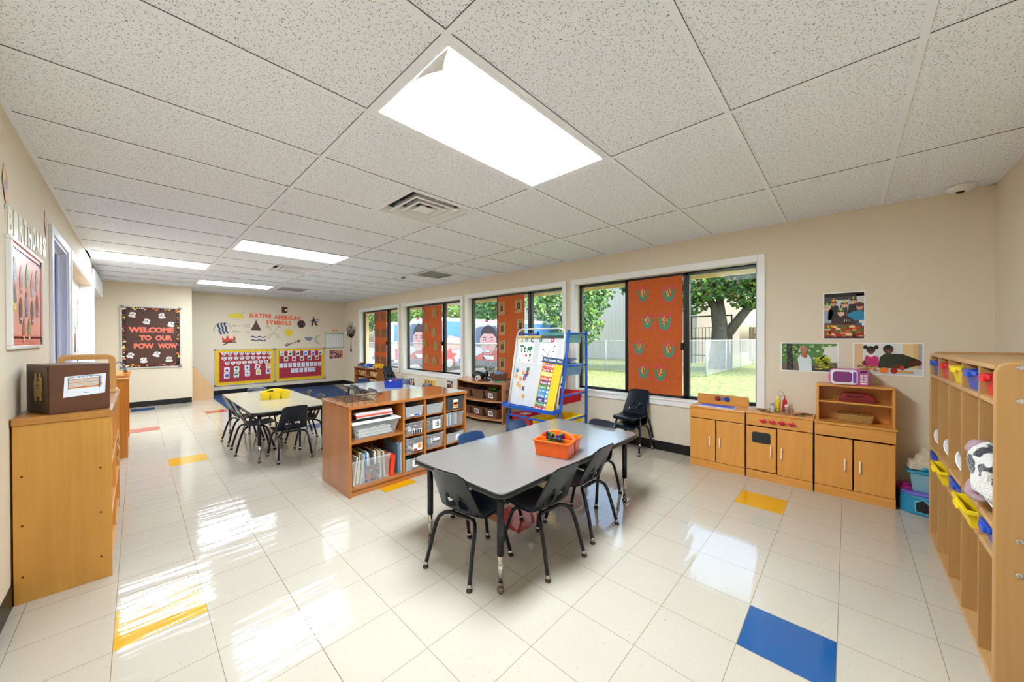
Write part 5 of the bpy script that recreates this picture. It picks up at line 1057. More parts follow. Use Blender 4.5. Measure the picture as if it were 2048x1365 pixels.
# two alphabet boards
def dboard(x0, x1, label):
    t = thing('bulletin_board', label, 'bulletin board', ((x0+x1)/2, YF, .2), 0, 'yellow and maroon boards on the far wall'); z0, z1 = .205, 1.065; y = YF-.001
    b = MB().box(x0, x1, y-.02, y, z0, z0+.016).box(x0, x1, y-.02, y, z1-.016, z1).box(x0, x0+.016, y-.02, y, z0+.0165, z1-.0165).box(x1-.016, x1, y-.02, y, z0+.0165, z1-.0165); build('frame', b, C('#b9b7ae', .3), parent=t, bevel=.002)
    for x in (x0-.004, x1-.036):
        for z in (z0-.004, z1-.036): build('corner_cap', MB().box(x, x+.04, y-.024, y, z, z+.04), C('#77756e', .3), parent=t, bevel=.004)
    build('board', MB().box(x0+.016, x1-.016, y-.012, y, z0+.016, z1-.016), C('#e6ba12', .5), parent=t)
    b = MB(); P = Plane(b, (0, y-.012, 0), (1, 0, 0), (0, 0, 1), .0008); a0, a1, c0, c1 = x0+.10, x1-.10, z0+.09, z1-.085; P.rect(a0, a1, c0, c1, 0, 2)
    n1, n2 = 30, 18
    for i in range(n1+1): x = a0+(a1-a0)*i/n1; [P.ell(x, z, .014, .012, 1, 1, 8) for z in (c0-.003, c1+.003)]; [P.ell(x, z, .013, .011, 2, 3, 8) for z in (c0+.004, c1-.004)] if 0 else None
    for i in range(n2+1): z = c0+(c1-c0)*i/n2; [P.ell(x, z, .012, .014, 1, 1, 8) for x in (a0-.003, a1+.003)]
    build('maroon_panel', b, [C('#a02638'), C('#c4481a'), C('#e6ba12')], parent=t); return t, P, y-.0145
t1, P, yq = dboard(1.245, 2.455, 'yellow-bordered maroon board with alphabet badges and shape cards')
Z = 'Aa Bb Cc Dd Ee Ff Gg Hh Ii Jj Kk Ll Mm Nn Oo Pp Qq Rr Ss Tt Uu Vv Ww Xx Yy Zz'.split(); R = random.Random(13)
def badge(x, z, txt):
    b = MB(); P = Plane(b, (x, yq, z), (1, 0, 0), (0, 0, 1), .0008); P.poly([(-.046, .038), (.046, .038), (.046, -.008), (.0, -.052), (-.046, -.008)], 0, 2); P.text(txt, 0, .016, .058, .030, 1, 4, .02); P.ell(0, -.02, .016, .010, 2, 4, 8); build('letter_badge', b, [C('#e9e3e4'), C('#16161a'), C(R.choice(['#3a2b2b', '#2b3a55', '#7a3a3a', '#55504a']))], parent=t1)
for i in range(9): badge(1.425+.1145*i, .958-.001*i, Z[i])
for i in range(9): badge(1.43+.114*i, .842, Z[9+i])
for i in range(8): badge(1.485+.112*i, .732, Z[18+i])
def scard(x, z, kind, col, border, rot=0):
    ca, sa = math.cos(rot), math.sin(rot); b = MB(); P = Plane(b, (x, yq, z), (ca, 0, -sa), (sa, 0, ca), .0008); P.rrect(-.053, .053, -.065, .065, .018, 0, 1); P.rrect(-.045, .045, -.057, .057, .014, 3, 2)
    q = 1
    if kind == 'tri': P.poly([(-.034, -.018), (.034, -.018), (0, .036)], q, 4)
    elif kind == 'pent': P.poly([(.036*math.sin(2*PI*i/5), .010+.034*math.cos(2*PI*i/5)) for i in range(5)], q, 4)
    elif kind == 'dia': P.poly([(0, .044), (.027, .010), (0, -.026), (-.027, .010)], q, 4)
    elif kind == 'oval': P.ell(0, .010, .025, .036, q, 4)
    elif kind == 'oct': P.poly([(.034*math.cos(PI/8+PI/4*i), .012+.034*math.sin(PI/8+PI/4*i)) for i in range(8)], q, 4)
    elif kind == 'sq': P.rect(-.034, .034, -.024, .040, q, 4)
    elif kind == 'rec': P.rect(-.037, .037, -.014, .032, q, 4)
    elif kind == 'star': P.star(0, .012, .04, q, 4)
    else: P.ell(0, .012, .034, .034, q, 4)
    P.rect(-.028, .028, -.045, -.037, 2, 4); build('shape_card', b, [C(border), C(col), C('#2a2a30'), C('#e6e4ea')], parent=t1)
for x, z, k, c, bd, r_ in ((1.48, .575, 'tri', '#2a1a5e', '#d9d3e2', 0), (1.665, .585, 'pent', '#2c8a4a', '#dce4d8', 0), (1.875, .598, 'dia', '#1a72a8', '#cfe0ee', 0), (2.085, .612, 'oval', '#b52a1e', '#e9ddd8', .25), (2.315, .628, 'oct', '#e0a83c', '#e8d8b8', 0),
        (1.475, .435, 'sq', '#1b5cb8', '#d5dcee', 0), (1.66, .446, 'rec', '#1d7f46', '#d8e4da', 0), (1.88, .46, 'star', '#8a1a7a', '#e6d2e2', 0), (2.105, .478, 'hex', '#dcb422', '#e8dfb8', 0), (2.315, .49, 'cir', '#8c1a8c', '#e4cfe2', 0)): scard(x, z, k, c, bd, r_)
t2, P, yq = dboard(2.462, 3.675, 'yellow-bordered maroon board with animal cards and number cards')
def acard(x, z, w_, h_, cols_, name='animal_card', num=None):
    b = MB(); P = Plane(b, (x, yq, z), (1, 0, 0), (0, 0, 1), .0008); P.rect(-w_/2, w_/2, -h_/2, h_/2, 0, 1)
    if num is None:
        P.ell(0, -h_*.12, w_*.33, h_*.2, 1, 3, 10); P.ell(w_*.22, h_*.08, w_*.15, h_*.12, 1, 4, 8); P.line([(-w_*.2, -h_*.2), (-w_*.24, -h_*.4)], w_*.12, 1, 3); P.line([(w_*.15, -h_*.2), (w_*.18, -h_*.4)], w_*.12, 1, 3); P.line([(-w_*.25, h_*.36), (w_*.25, h_*.36)], .008, 2, 3)
    else:
        P.text(str(num), 0, h_*.22, None, h_*.3, 2, 3, .02)
        for i in range(min(num, 6)): P.ell(-w_*.3+w_*.3*(i % 3), -h_*.15-h_*.18*(i//3), w_*.08, w_*.07, 1, 3, 7)
    build(name, b, [C(cols_[0]), C(cols_[1]), C('#26262c')], parent=t2)
an = [('#dde6e2', '#8fa3a8'), ('#e4e8de', '#20402c'), ('#e6e8ee', '#1a1e26'), ('#cfe4f2', '#1f7fc8'), ('#e0cbe6', '#7f55a8'), ('#dfe3e2', '#5a6064'), ('#dccfb4', '#4a3622'), ('#eac9dc', '#9a1a5e'), ('#e6e2d2', '#4c4a3c'), ('#ecdfe2', '#1e1a1c'), ('#efc9b4', '#5e1f12')]
for i in range(6): acard(2.618+.187*i, .93, .105, .135, an[i])
for i in range(5): acard(2.715+.188*i, .79, .10, .13, an[6+i])
for i in range(10): acard(2.60+.104*i, .617, .083, .115, ('#e2e4f0', ['#2c2226', '#1c1c20', '#7a3030', '#5a5f8a', '#8a3a5a'][i % 5]), 'number_card', i+1)
for i in range(6): acard(2.865+.104*i, .47, .083, .115, ('#dfe3f2', '#8a90b4'), 'number_card', 11+i)

# wall symbols, one paper cut-out each
ya = YF-.002
def sym(name, label, x, z, fn, cols_, rot=0):
    b = MB(); P = Plane(b, (x, ya, z), (math.cos(rot), 0, math.sin(rot)), (-math.sin(rot), 0, math.cos(rot)), .0009); fn(P); single(name, b, [C(c) for c in cols_], label, 'paper cutout', 'paper symbols on the far wall')
BR, TN = '#5a3636', '#b8ac98'
sym('paper_horizon_sun', 'yellow half-sun paper cutout with a slanted stick, top left of the wall symbols', 1.67, 1.80, lambda P: (P.ell(0, 0, .165, .125, 0, 2, 20, 0, PI), P.line([(.09, .10), (.165, .19)], .022, 1, 1), P.rect(-.07, .07, -.03, -.022, 2, 1)), ['#e2cf3c', '#c9bf8a', '#b8b2a8'])
def waves(P, m, pts, w_, n=3, vert=False):
    for k in pts:
        q = [((k+.012*math.sin(i*1.15), -.13+.26*i/12) if vert else (-.155+.31*i/14, k+.012*math.sin(i*.95))) for i in range(13 if vert else 15)]; P.line(q, w_, m, 2)
sym('paper_rainbow', 'grey arch over three dark blue wavy stripes, paper cutout at far left', 1.405, 1.55, lambda P: (P.line([(.165*math.cos(PI*i/12), .0+.17*math.sin(PI*i/12)-.03) for i in range(13)], .026, 0, 1), waves(P, 1, (-.062, 0, .062), .034, vert=True)), ['#b4ada0', '#22376e'], .2)
def arrow(P, m, L, head=.04, fl=3, w_=.014):
    P.line([(-L/2, 0), (L/2-head, 0)], w_, m, 1); P.poly([(L/2, 0), (L/2-head*1.2, head*.6), (L/2-head*1.2, -head*.6)], m, 2)
    for i in range(fl): x = -L/2+.035+.035*i; P.line([(x, 0), (x-.035, .038)], w_*.8, m, 1); P.line([(x, 0), (x-.035, -.038)], w_*.8, m, 1)
sym('paper_arrow', 'pale taupe paper arrow pointing left, above its twin', 1.755, 1.625, lambda P: arrow(P, 0, .37, .06, 4), [TN], PI+.0)
sym('paper_arrow', 'pale taupe paper arrow pointing right, below its twin', 1.765, 1.48, lambda P: arrow(P, 0, .37, .06, 4), [TN], -.03)
sym('paper_teepee', 'maroon teepee paper cutout left of the SYMBOLS title', 2.065, 1.64, lambda P: (P.poly([(-.115, -.125), (.115, -.125), (0, .12)], 0, 2), P.line([(-.03, .16), (.03, .07)], .010, 0, 1), P.line([(.035, .16), (-.03, .07)], .010, 0, 1)), [BR])
sym('paper_campfire', 'red flames over crossed brown sticks, paper cutout', 1.52, 1.26, lambda P: (P.poly([(-.12, -.02), (-.13, .11), (-.075, .03), (-.045, .07), (-.03, .14), (.01, .06), (.04, .035), (.06, .07), (.075, .02), (.10, .15), (.135, .055), (.02, -.02)], 0, 2), P.line([(-.12, -.10), (.13, .03)], .022, 1, 3), P.line([(-.12, -.03), (.15, -.03)], .022, 1, 4)), ['#cf3c2e', '#4a2c28'])
sym('paper_water_waves', 'two navy wavy lines, paper cutout below the teepee', 2.11, 1.315, lambda P: waves(P, 0, (-.042, .042), .026), ['#2e3466'])
sym('paper_crossed_arrows', 'pair of taupe crossed paper arrows under the SYMBOLS title', 2.44, 1.46, lambda P: [P.line([(sx*.12, -.16), (-sx*.12, .17)], .016, 0, 1+(sx > 0)) or P.poly([(-sx*.15, .21), (-sx*.16, .13), (-sx*.075, .155)], 0, 3) for sx in (-1, 1)]+[P.line([(sx*(.03+.028*i), -.03-.035*i), (sx*(.11+.02*i), -.03-.03*i)], .011, 0, 1) for sx in (-1, 1) for i in range(4)], [TN])
sym('paper_sun', 'yellow paper sun with thin rays in the middle of the wall symbols', 2.78, 1.47, lambda P: (P.ell(0, 0, .088, .09, 0, 3, 24), [P.line([(.10*math.cos(a), .10*math.sin(a)), (.20*math.cos(a), .20*math.sin(a))], .013, 1, 1) for a in [PI*i/4 for i in range(8)]]), ['#e6c52c', '#ddcf86'])
sym('paper_paw_disc', 'dark round paper disc with a paw mark right of the title', 3.085, 1.705, lambda P: (P.ell(0, 0, .098, .108, 0, 1, 24), P.ell(0, -.045, .038, .036, 1, 3), [P.ell(x, z, .020, .026, 1, 3, 10) for x, z in ((-.055, .02), (-.02, .06), (.03, .06), (.06, .015))]), ['#5a4040', '#231616'])
sym('paper_medicine_man', 'maroon figure with purple wavy bands, top right paper cutout', 3.395, 1.79, lambda P: (P.poly([(0, .13), (.04, .02), (.11, -.115), (.055, -.125), (.0, -.02), (-.015, -.125), (-.065, -.12), (-.05, .0)], 0, 1), P.line([(-.018, .15), (.018, .12)], .01, 0, 2), P.line([(-.11, .02), (-.05, .03), (0, .02), (.06, .045), (.125, .05)], .018, 1, 3), P.line([(-.10, -.02), (-.04, -.012), (.02, -.02), (.07, .0), (.125, .002)], .018, 1, 3)), ['#6b3a3c', '#3d3a7a'])
sym('paper_arrow', 'dark brown paper arrow slanting up to the right above the boards', 2.89, 1.20, lambda P: arrow(P, 0, .40, .07, 3, .018), [BR], .35)
sym('paper_boat_bowl', 'grey-blue half-disc paper bowl with a thin stick', 3.265, 1.36, lambda P: (P.ell(0, 0, .105, .105, 0, 2, 20, PI, 2*PI), P.line([(0, 0), (-.01, .13)], .006, 1, 1)), ['#7b8394', '#b5aca6'])
sym('paper_moon', 'faint grey crescent moon paper cutout at the right end', 3.53, 1.29, lambda P: P.poly([(.13*math.cos(a), .13*math.sin(a)) for a in [PI*.35+PI*1.3*i/14 for i in range(15)]]+[(.055+.10*math.cos(a), .105*math.sin(a)) for a in [PI*1.55-PI*1.1*i/12 for i in range(13)]], 0, 1), ['#bdb5a8'])
def letters(word, x0, x1, z, h, lab_):
    n = len(word); 
    ws = [text_geo(ch, .065)[2]+.06 for ch in word]; tot = sum(ws); x = x0
    for i, ch in enumerate(word):
        w_ = ws[i]/tot*(x1-x0); b = MB(); P = Plane(b, (x+w_/2, ya, z(x)), (1, 0, 0), (0, 0, 1), .001); P.text(ch, 0, 0, w_*.90, h, 0, 3, .065, 1)
        o_ = ['first', 'second', 'third', 'fourth', 'fifth', 'sixth', 'seventh', 'last'][i if i < n-1 else 7]
        single('paper_letter', b, C('#ee7050'), 'coral paper letter %s, %s letter of the word %s on the far wall' % (ch, o_, word), 'letter', 'coral title letters on the far wall'); x += w_
letters('NATIVE', 1.93, 2.395, lambda x: 1.882-.01*(x-1.93), .115, 0); letters('AMERICAN', 2.455, 3.07, lambda x: 1.865-.015*(x-2.45), .115, 0); letters('SYMBOLS', 2.275, 2.845, lambda x: 1.725-.01*(x-2.3), .105, 0)
letters_ = MB(); P = Plane(letters_, (3.955, ya, 1.545), (1, 0, 0), (0, 0, 1), .001); P.text('June', 0, 0, .17, .085, 0, 3, .02, 1); single('june_heading', letters_, C('#ee8a70'), 'coral word June above the calendar', 'letters')
t = thing('calendar_chart', 'glossy calendar chart with a green edge near the window corner', 'calendar', (3.95, YF, 1.05)); build('sheet', MB().box(3.682, 4.205, YF-.006, YF-.002, 1.045, 1.475), C('#d9dcdc', .12), parent=t)
b = MB(); P = Plane(b, (3.682, YF-.006, 1.045), (1, 0, 0), (0, 0, 1), .0008); P.rect(0, .523, .40, .43, 1); P.rect(0, .015, 0, .43, 1); P.rect(.508, .523, 0, .43, 1); P.rect(0, .523, 0, .012, 2)
for i in range(7):
    for j in range(5): P.rect(.03+.067*i, .09+.067*i, .025+.068*j, .085+.068*j, 3, 2); P.text(str((j*7+i) % 30+1), .045+.067*i, .07+.068*j, None, .018, 4, 3, .01)
build('print', b, [C('#f0f0ee', .12), C('#8fb39a', .12), C('#7f9a6a', .12), C('#e9e9e8', .12), C('#4a4a50', .12)], parent=t)
def kids(P, w_, h_, c, g):
    P.rect(g, w_-g, g, h_-g, c('#c98e7a')); R = random.Random(int(w_*1000))
    for i in range(16):
        x = g+.02+R.random()*(w_-2*g-.04); z = g+.02+R.random()*(h_*.55); P.ell(x, z, .024, .035, c(R.choice(['#27304e', '#7a2030', '#3a5f9c', '#caa0a0', '#2a2222', '#b84a6a'])), 2+i, 8); P.ell(x, z+.045, .014, .017, c(R.choice(['#8a5a44', '#d8a68a', '#2b1c18'])), 3+i, 8); P.ell(x, z+.055, .015, .011, c('#1c1414'), 4+i, 8)
b = MB().box(3.78, 4.19, YF-.004, YF-.002, .725, 1.005, 0); P = Plane(b, (3.78, YF-.004, .725), (1, 0, 0), (0, 0, 1), .0005); cl_ = [WHITE]; ix = {}
def cc(h):
    if h not in ix: ix[h] = len(cl_); cl_.append(C(h, .4))
    return ix[h]
kids(P, .41, .28, cc, .012); single('photo_poster', b, cl_, 'photo of a group of children below the calendar', 'poster')
# family tree decal
t = thing('tree_decal', 'black tree wall sticker between the far corner and the first window', 'wall sticker', (XW, 10.02, 1.3)); b = MB(); P = Plane(b, (XW-.002, 10.02, .95), (0, -1, 0), (0, 0, 1), .0006)
P.poly([(-.08, 0), (.07, 0), (.02, .12), (.015, .42), (-.02, .42), (-.03, .12)], 0); R = random.Random(31)
for k in range(17):
    a = PI*(.12+.76*k/16); L = R.uniform(.24, .44); p = (0, .38); pts = [p]
    for s in range(4): p = (p[0]+math.cos(a+R.uniform(-.25, .25))*L/4, p[1]+math.sin(a)*L/4); pts.append(p)
    P.line(pts, .014, 0, 1)
    for q in pts[1:]:
        for _ in range(2): P.ell(q[0]+R.uniform(-.05, .05), q[1]+R.uniform(-.03, .05), .022, .013, 0, 1, 7)
for x, z in ((-.23, .36), (.27, .20), (-.02, .62), (.10, .72)):
    for q in ((x-.03, x+.03, z, z+.008), (x-.03, x+.03, z+.09, z+.098), (x-.03, x-.022, z, z+.098), (x+.022, x+.03, z, z+.098)): P.rect(*q, 0, 1)
build('tree_silhouette', b, C('#151313'), parent=t)

# rug
b = MB().prism([(1.165, 8.05, 0), (3.46, 8.05, 0), (3.87, 10.44, 0), (1.165, 10.44, 0)], (0, 0, .007)); RG = M('blue_carpet', '#193660', rough=.95, var=.25, scale=90, bump=.6)
single('area_rug', b, RG, 'dark blue area rug below the maroon boards', 'rug')
# ================================================================= SHELVES ALONG THE WINDOW WALL
TX, TY0, TY1, TH = 3.84, 7.70, 8.95, .60
t = thing('toy_shelf', 'wooden toy shelf with block cubbies under the farthest window', 'shelf', (4.0, 8.3, 0))
OK2 = wood('medium_oak', '#b9793f', '#96582a', axis='z', rough=.3); OK2X = wood('medium_oak_top', '#a8653c', '#85482a', axis='y', rough=.25)
for y in (TY0, TY1-.02): build('side_panel', MB().box(TX, 4.19, y, y+.02, 0, TH-.02), OK2, parent=t, bevel=.002)
build('cabinet_top', MB().box(TX-.008, 4.20, TY0-.01, TY1+.01, TH-.02, TH), OK2X, parent=t, bevel=.003); build('back_panel', MB().box(4.18, 4.19, TY0+.02, TY1-.02, 0, TH-.02), OK2, parent=t)
for z in (.02, .22, .40): build('shelf', MB().box(TX+.004, 4.18, TY0+.02, TY1-.02, z, z+.018), OK2X, parent=t)
build('divider', MB().box(TX+.004, 4.18, 8.31, 8.33, .038, .58), OK2, parent=t)
R = random.Random(17); BC = C('#c9a06a'); k = 0
for y0 in (7.80, 8.40):
    for z0 in (.419, .239):
        for i in range(4):
            for j in range(2):
                w_ = R.uniform(.04, .07); h_ = .05; y = y0+i*.105; b = MB().box(TX+.06, TX+.20, y, y+w_+.02, z0+j*.053, z0+j*.053+h_) if (i+j) % 3 else MB().lathe([(.026, 0), (.026, .12)], (TX+.06, y+.03, z0+j*.053+.026), 10, ax=(1, 0, 0))
                single('wooden_block', b, BC, 'plain wooden block stacked in a cubby of the toy shelf', 'wooden block', 'wooden blocks in the toy shelf'); k += 1
def toycar(x, y, z, L, hexb, hexc, label, cat, bus=False, wheels='#1a1a1e'):
    t = thing('toy_bus' if bus else 'toy_car', label, cat, (x, y, z), 0); b = MB()
    if bus: b.prism([(x-.05, yy_, zz) for yy_, zz in [(y-L/2, z+.02), (y+L/2, z+.02), (y+L/2, z+.06), (y+L*.34, z+.068), (y+L*.32, z+.125), (y-L/2+.01, z+.125), (y-L/2, z+.11)]], (.10, 0, 0))
    else: b.prism([(x-.05, yy_, zz) for yy_, zz in [(y-L/2, z+.02), (y+L/2, z+.02), (y+L/2, z+.055), (y+L*.3, z+.065), (y+L*.12, z+.105), (y-L*.25, z+.105), (y-L*.42, z+.06), (y-L/2, z+.055)]], (.10, 0, 0))
    build('body', b, C(hexb, .25), parent=t, bevel=.006)
    q = MB()
    if bus:
        for i in range(4): q.box(x-.0515, x-.05, y-L*.42+i*L*.18, y-L*.42+i*L*.18+.03, z+.08, z+.11)
        q.box(x-.0515, x-.05, y-L/2+.01, y+L/2-.01, z+.05, z+.055)
    else: q.box(x-.0515, x-.05, y-L*.2, y+L*.08, z+.07, z+.098); q.box(x-.0515, x-.05, y-L*.46, y+L*.46, z+.035, z+.045)
    build('trim_panels', q, C(hexc, .25), parent=t)
    for s in (-1, 1): build('wheel', MB().lathe([(.022, 0), (.024, .006), (.02, .014)], (x-.042, y+s*L*.3, z+.024), 14, ax=(-1, 0, 0)), C(wheels, .4), parent=t, smooth=True)
toycar(3.95, 8.72, TH+.001, .34, '#6b1c38', '#2b2a6e', 'maroon and purple toy car at the far end of the toy shelf top', 'toy car'); toycar(3.90, 8.32, TH+.001, .34, '#2456a8', '#6fb4d8', 'blue toy car in the middle of the toy shelf top', 'toy car')
toycar(3.93, 7.84, TH+.001, .34, '#f0b81a', '#7a3a12', 'yellow toy school bus at the near end of the toy shelf', 'toy bus', True); toycar(4.06, 8.02, TH+.001, .12, '#d9401f', '#f2a08c', 'small red-orange toy vehicle behind the yellow bus', 'toy car')
# bow-front shelf
t = thing('bow_shelf', 'light wood bow-fronted shelf with brown baskets under the third window', 'shelf', (4.0, 4.2, 0))
A, B_, C_, D_ = (3.80, 3.70), (3.80, 4.72), (4.20, 4.95), (4.20, 3.92)
def outline(off=0): return [(A[0]-.13*math.sin(PI*i/12)-off, A[1]+(B_[1]-A[1])*i/12) for i in range(13)]+[C_, D_]
BW = wood('bow_shelf_wood', '#c4875a', '#a9683c', axis='z', rough=.3); BWX = wood('bow_shelf_top', '#c9905f', '#ad7042', axis='y', rough=.22)
for z, h in ((.60, .022), (.325, .018), (.05, .02)): build('cabinet_top' if z == .6 else 'shelf', MB().prism([(x, y, z) for x, y in outline()], (0, 0, h)), BWX, parent=t, bevel=.002)
for p, q in ((A, D_), (B_, C_)):
    d = Vector((q[0]-p[0], q[1]-p[1], 0)); n = Vector((-d.y, d.x, 0)).normalized()*.02; build('side_panel', MB().obox((p[0], p[1], 0), d, -n if p is A else n, (0, 0, .622)), BW, parent=t, bevel=.002)
build('back_panel', MB().box(4.19, 4.20, 3.93, 4.94, .05, .60), BW, parent=t)
def basket(x, y, z, label, lab=True, rz=0, fill=None, grp='brown baskets on the bow shelf', s=1.0, h=.145):
    t = thing('brown_basket', label, 'basket', (x, y, z), rz, grp); b = MB().tray(-.13*s, .13*s, -.14*s, .14*s, 0, h, t=.006, taper=.028, rim=.006, rimh=.012); build('basket_body', b, M('brown_woven_plastic', '#6b4632', rough=.5, var=.25, scale=140, bump=.8), parent=t, world=False)
    if lab: q = MB().add([(-.137*s+.02, -.05, .035), (-.137*s+.02, .05, .035), (-.137*s+.002, .05, .115), (-.137*s+.002, -.05, .115)][::-1], [(0, 1, 2, 3)]); P = Plane(q, (-.137*s+.0195, -.0, .036), (0, -1, 0), (-.22, 0, .975), .0012); P.rect(-.032, .032, .018, .06, 1, 1); P.rect(-.022, .022, .028, .05, 2, 2); build('basket_label', q, [WHITE, C('#3a3f55'), C('#a9a6ac')], parent=t, world=False)
zu, zl = .3445, .0715
for i, (y, z, lb, fl, l_) in enumerate(((3.89, zu, 'brown basket with a green item, upper shelf right end', ('#2f7a24', '#223a1c'), True), (4.20, zu, 'brown basket with dark items, upper shelf middle', ('#1c2a4a', '#16161c'), False), (4.52, zu, 'brown basket with teal items, upper shelf left end', ('#3a8a86', '#8a2030'), False),
        (3.89, zl, 'brown labelled basket, lower shelf right end', ('#1a1a1e', '#25252c'), True), (4.21, zl, 'brown labelled basket, lower shelf middle', ('#15151a', '#2a2024'), True), (4.52, zl, 'brown basket, lower shelf left end', ('#1c1c20', '#3a3a40'), False))):
    basket(3.90, y+.02, z, lb, l_); bits('basket_contents', 3.82, 3.98, y-.07, y+.11, z+.10, z+.175, list(fl), 26, 'loose pieces filling the '+lb, 60+i, cat='toys', sz=.03)
# items on the bow shelf top
b = blob((3.98, 4.40, .69), .10, .145, .07, 8, .10); single('black_bag', b, M('black_leather', '#17191d', rough=.35, var=.1, bump=.2), 'rounded black bag on the left of the bow shelf top', 'bag', smooth=True)
t = thing('tape_roll', 'white roll with dark centre in front of the black bag', 'roll', (3.80, 4.22, .623)); build('roll', MB().lathe([(.042, 0), (.042, .05), (.022, .05), (.022, .0)], (3.77, 4.22, .665), 20, ax=(1, -.2, 0)), C('#e8dcd4', .4), parent=t, smooth=False); build('core', MB().lathe([(.021, 0), (.021, .006)], (3.768, 4.22, .665), 14, ax=(1, -.2, 0)), C('#2e1d18'), parent=t)
t = thing('desk_gadget', 'black upright gadget with antenna on the bow shelf', 'gadget', (3.91, 4.14, .623)); build('base', MB().box(3.86, 3.96, 4.09, 4.19, .623, .645), BLK, parent=t, bevel=.006); build('stalk', MB().lathe([(.02, 0), (.014, .03), (.03, .05), (.034, .085), (.02, .12), (.012, .135)], (3.91, 4.14, .645), 12), BLK, parent=t, smooth=True); build('antenna', MB().tube([(3.91, 4.14, .78), (3.90, 4.16, .86)], .003, 6), BLK, parent=t)
single('green_tray', MB().prism([(3.77, 3.83, .623), (3.95, 3.78, .623), (4.16, 3.98, .623), (3.99, 4.06, .623)], (0, 0, .012)), C('#5fae98', .4), 'mint green flat tray at the right end of the bow shelf', 'tray', bevel=.002)
basket(3.97, 3.92, .636, 'brown basket with a pale cap on the mint green tray', False, .5, None, 'brown baskets on the bow shelf', .85, .11)
single('cap', blob((3.97, 3.92, .742), .075, .085, .045, 4, .06), M('pale_blue_cloth', '#6f83a8', rough=.8), 'pale blue cap resting in the basket on the mint tray', 'cap', smooth=True)
# low posters under window 2
for i, (y0, y1, z0, z1) in enumerate(((6.67, 7.0, .27, .47), (5.96, 6.37, .27, .465), (5.33, 5.62, .33, .52))):
    def fn(P, w_, h_, c, g, i=i):
        P.rect(g, w_-g, g, h_-g, c(['#e3ded8', '#e0b54c', '#d9d6d6'][i])); R = random.Random(i+3)
        for k in range(3): x = g+.05+k*(w_-.1)/3; P.poly([(x-.03, g), (x+.045, g), (x+.03, h_*.45), (x-.015, h_*.5)], c(['#7a2430', '#b98a5a', '#2b2f3a'][(k+i) % 3]), 2+k); P.ell(x+.008, h_*.62, .022, .03, c(['#c98e6e', '#6b3f2c', '#e0b596'][(k+i) % 3]), 6+k, 10); P.ell(x+.008, h_*.72, .023, .016, c('#1e1514'), 9+k, 10)
    poster(y0, y1, z0, z1, ['low photo poster under the second window nearest the toy shelf', 'low photo poster with a yellow background under the second window', 'low photo poster with grey figures just left of the bow shelf'][i], fn, group='low photo posters under the second window')

# ================================================================= COVERINGS ON THE WINDOW PANES
PX = XG-.016
BUR = M('orange_burlap', '#bf5a24', rough=.9, var=.22, scale=140, stretch=(1, 1, .35), bump=.4)
def cover(y0, y1, z0, z1, label, bow=0):
    b = MB(); n = 8; m = 20
    for i in range(m+1):
        z = z0+(z1-z0)*i/m
        for j in range(n+1): y = y0+(y1-y0)*j/n; b.v.append((PX-.002-.003*math.sin(j*1.3+i*.4), y-(bow*(1-abs(2*i/m-1.3)) if j == 0 else 0)*0, z))
    for i in range(m):
        for j in range(n): q = i*(n+1)+j; b.f.append((q, q+n+1, q+n+2, q+1)); b.m.append(0)
    t = thing('window_cloth', label, 'cloth covering', (PX, (y0+y1)/2, z0), 0, 'orange cloths on the windows'); build('cloth', b, BUR, parent=t, solid=.002); return t
cover(1.328, 1.958, .635, 2.0, 'orange burlap panel with corn cutouts in the nearest window'); cover(3.66, 4.255, .635, 2.0, 'orange burlap panel with wanted posters in the third-from-far window'); cover(5.84, 6.53, .635, 1.985, 'orange burlap panel with paper vests in the second-from-far window'); cover(8.11, 8.73, .635, 1.985, 'orange burlap panel with brown paper squares in the farthest window')
# corn
def corn(y, z, s, label):
    t = thing('corn_cutout', label, 'paper cutout', (PX, y, z), 0, 'corn cutouts on the orange panel'); X_ = PX-.007
    b = MB(); P = Plane(b, (X_, y, z), (0, -1, 0), (0, 0, 1), .0009); P.rect(-.062*s, .062*s, -.09*s, .09*s, 0, 1); build('pink_card', b, C('#c94b40'), parent=t)
    b = MB(); P = Plane(b, (X_, y, z), (0, -1, 0), (0, 0, 1), .0009); P.poly([(-.066*s, .045*s), (-.045*s, .048*s), (-.02*s, -.02*s), (0, -.035*s), (0, -.08*s), (-.022*s, -.075*s), (-.05*s, -.03*s)], 0, 3); P.poly([(.066*s, .045*s), (.045*s, .048*s), (.02*s, -.02*s), (0, -.035*s), (0, -.08*s), (.022*s, -.075*s), (.05*s, -.03*s)], 0, 3); build('husk', b, C('#3f8a62'), parent=t)
    b = MB(); P = Plane(b, (X_, y, z), (0, -1, 0), (0, 0, 1), .0009); P.poly([(0, .07*s), (.022*s, .045*s), (.024*s, .015*s), (.012*s, -.015*s), (0, -.03*s), (-.012*s, -.015*s), (-.024*s, .015*s), (-.022*s, .045*s)], 0, 5)
    R = random.Random(int(y*100)); [P.ell(R.uniform(-.016, .016)*s, (.055-.012*k)*s, .0052*s, .0058*s, 1, 6, 7) for k in range(6) for _ in range(2)]; build('cob', b, [C('#dba653'), C('#1c0f0c')], parent=t)
zr = ['top', 'second', 'third', 'bottom']
for (y, z, s_), lb in zip(((1.775, 1.82, 1.0), (1.475, 1.80, 1.05), (1.72, 1.487, 1.0), (1.52, 1.477, 1.12), (1.825, 1.175, 1.0), (1.475, 1.15, 1.05), (1.77, .885, 1.0), (1.57, .875, 1.05)), [r_+' row '+c_ for r_ in zr for c_ in ('left', 'right')]): corn(y, z, s_*1.02, 'green and yellow corn on a pink card, %s of the orange panel' % lb)
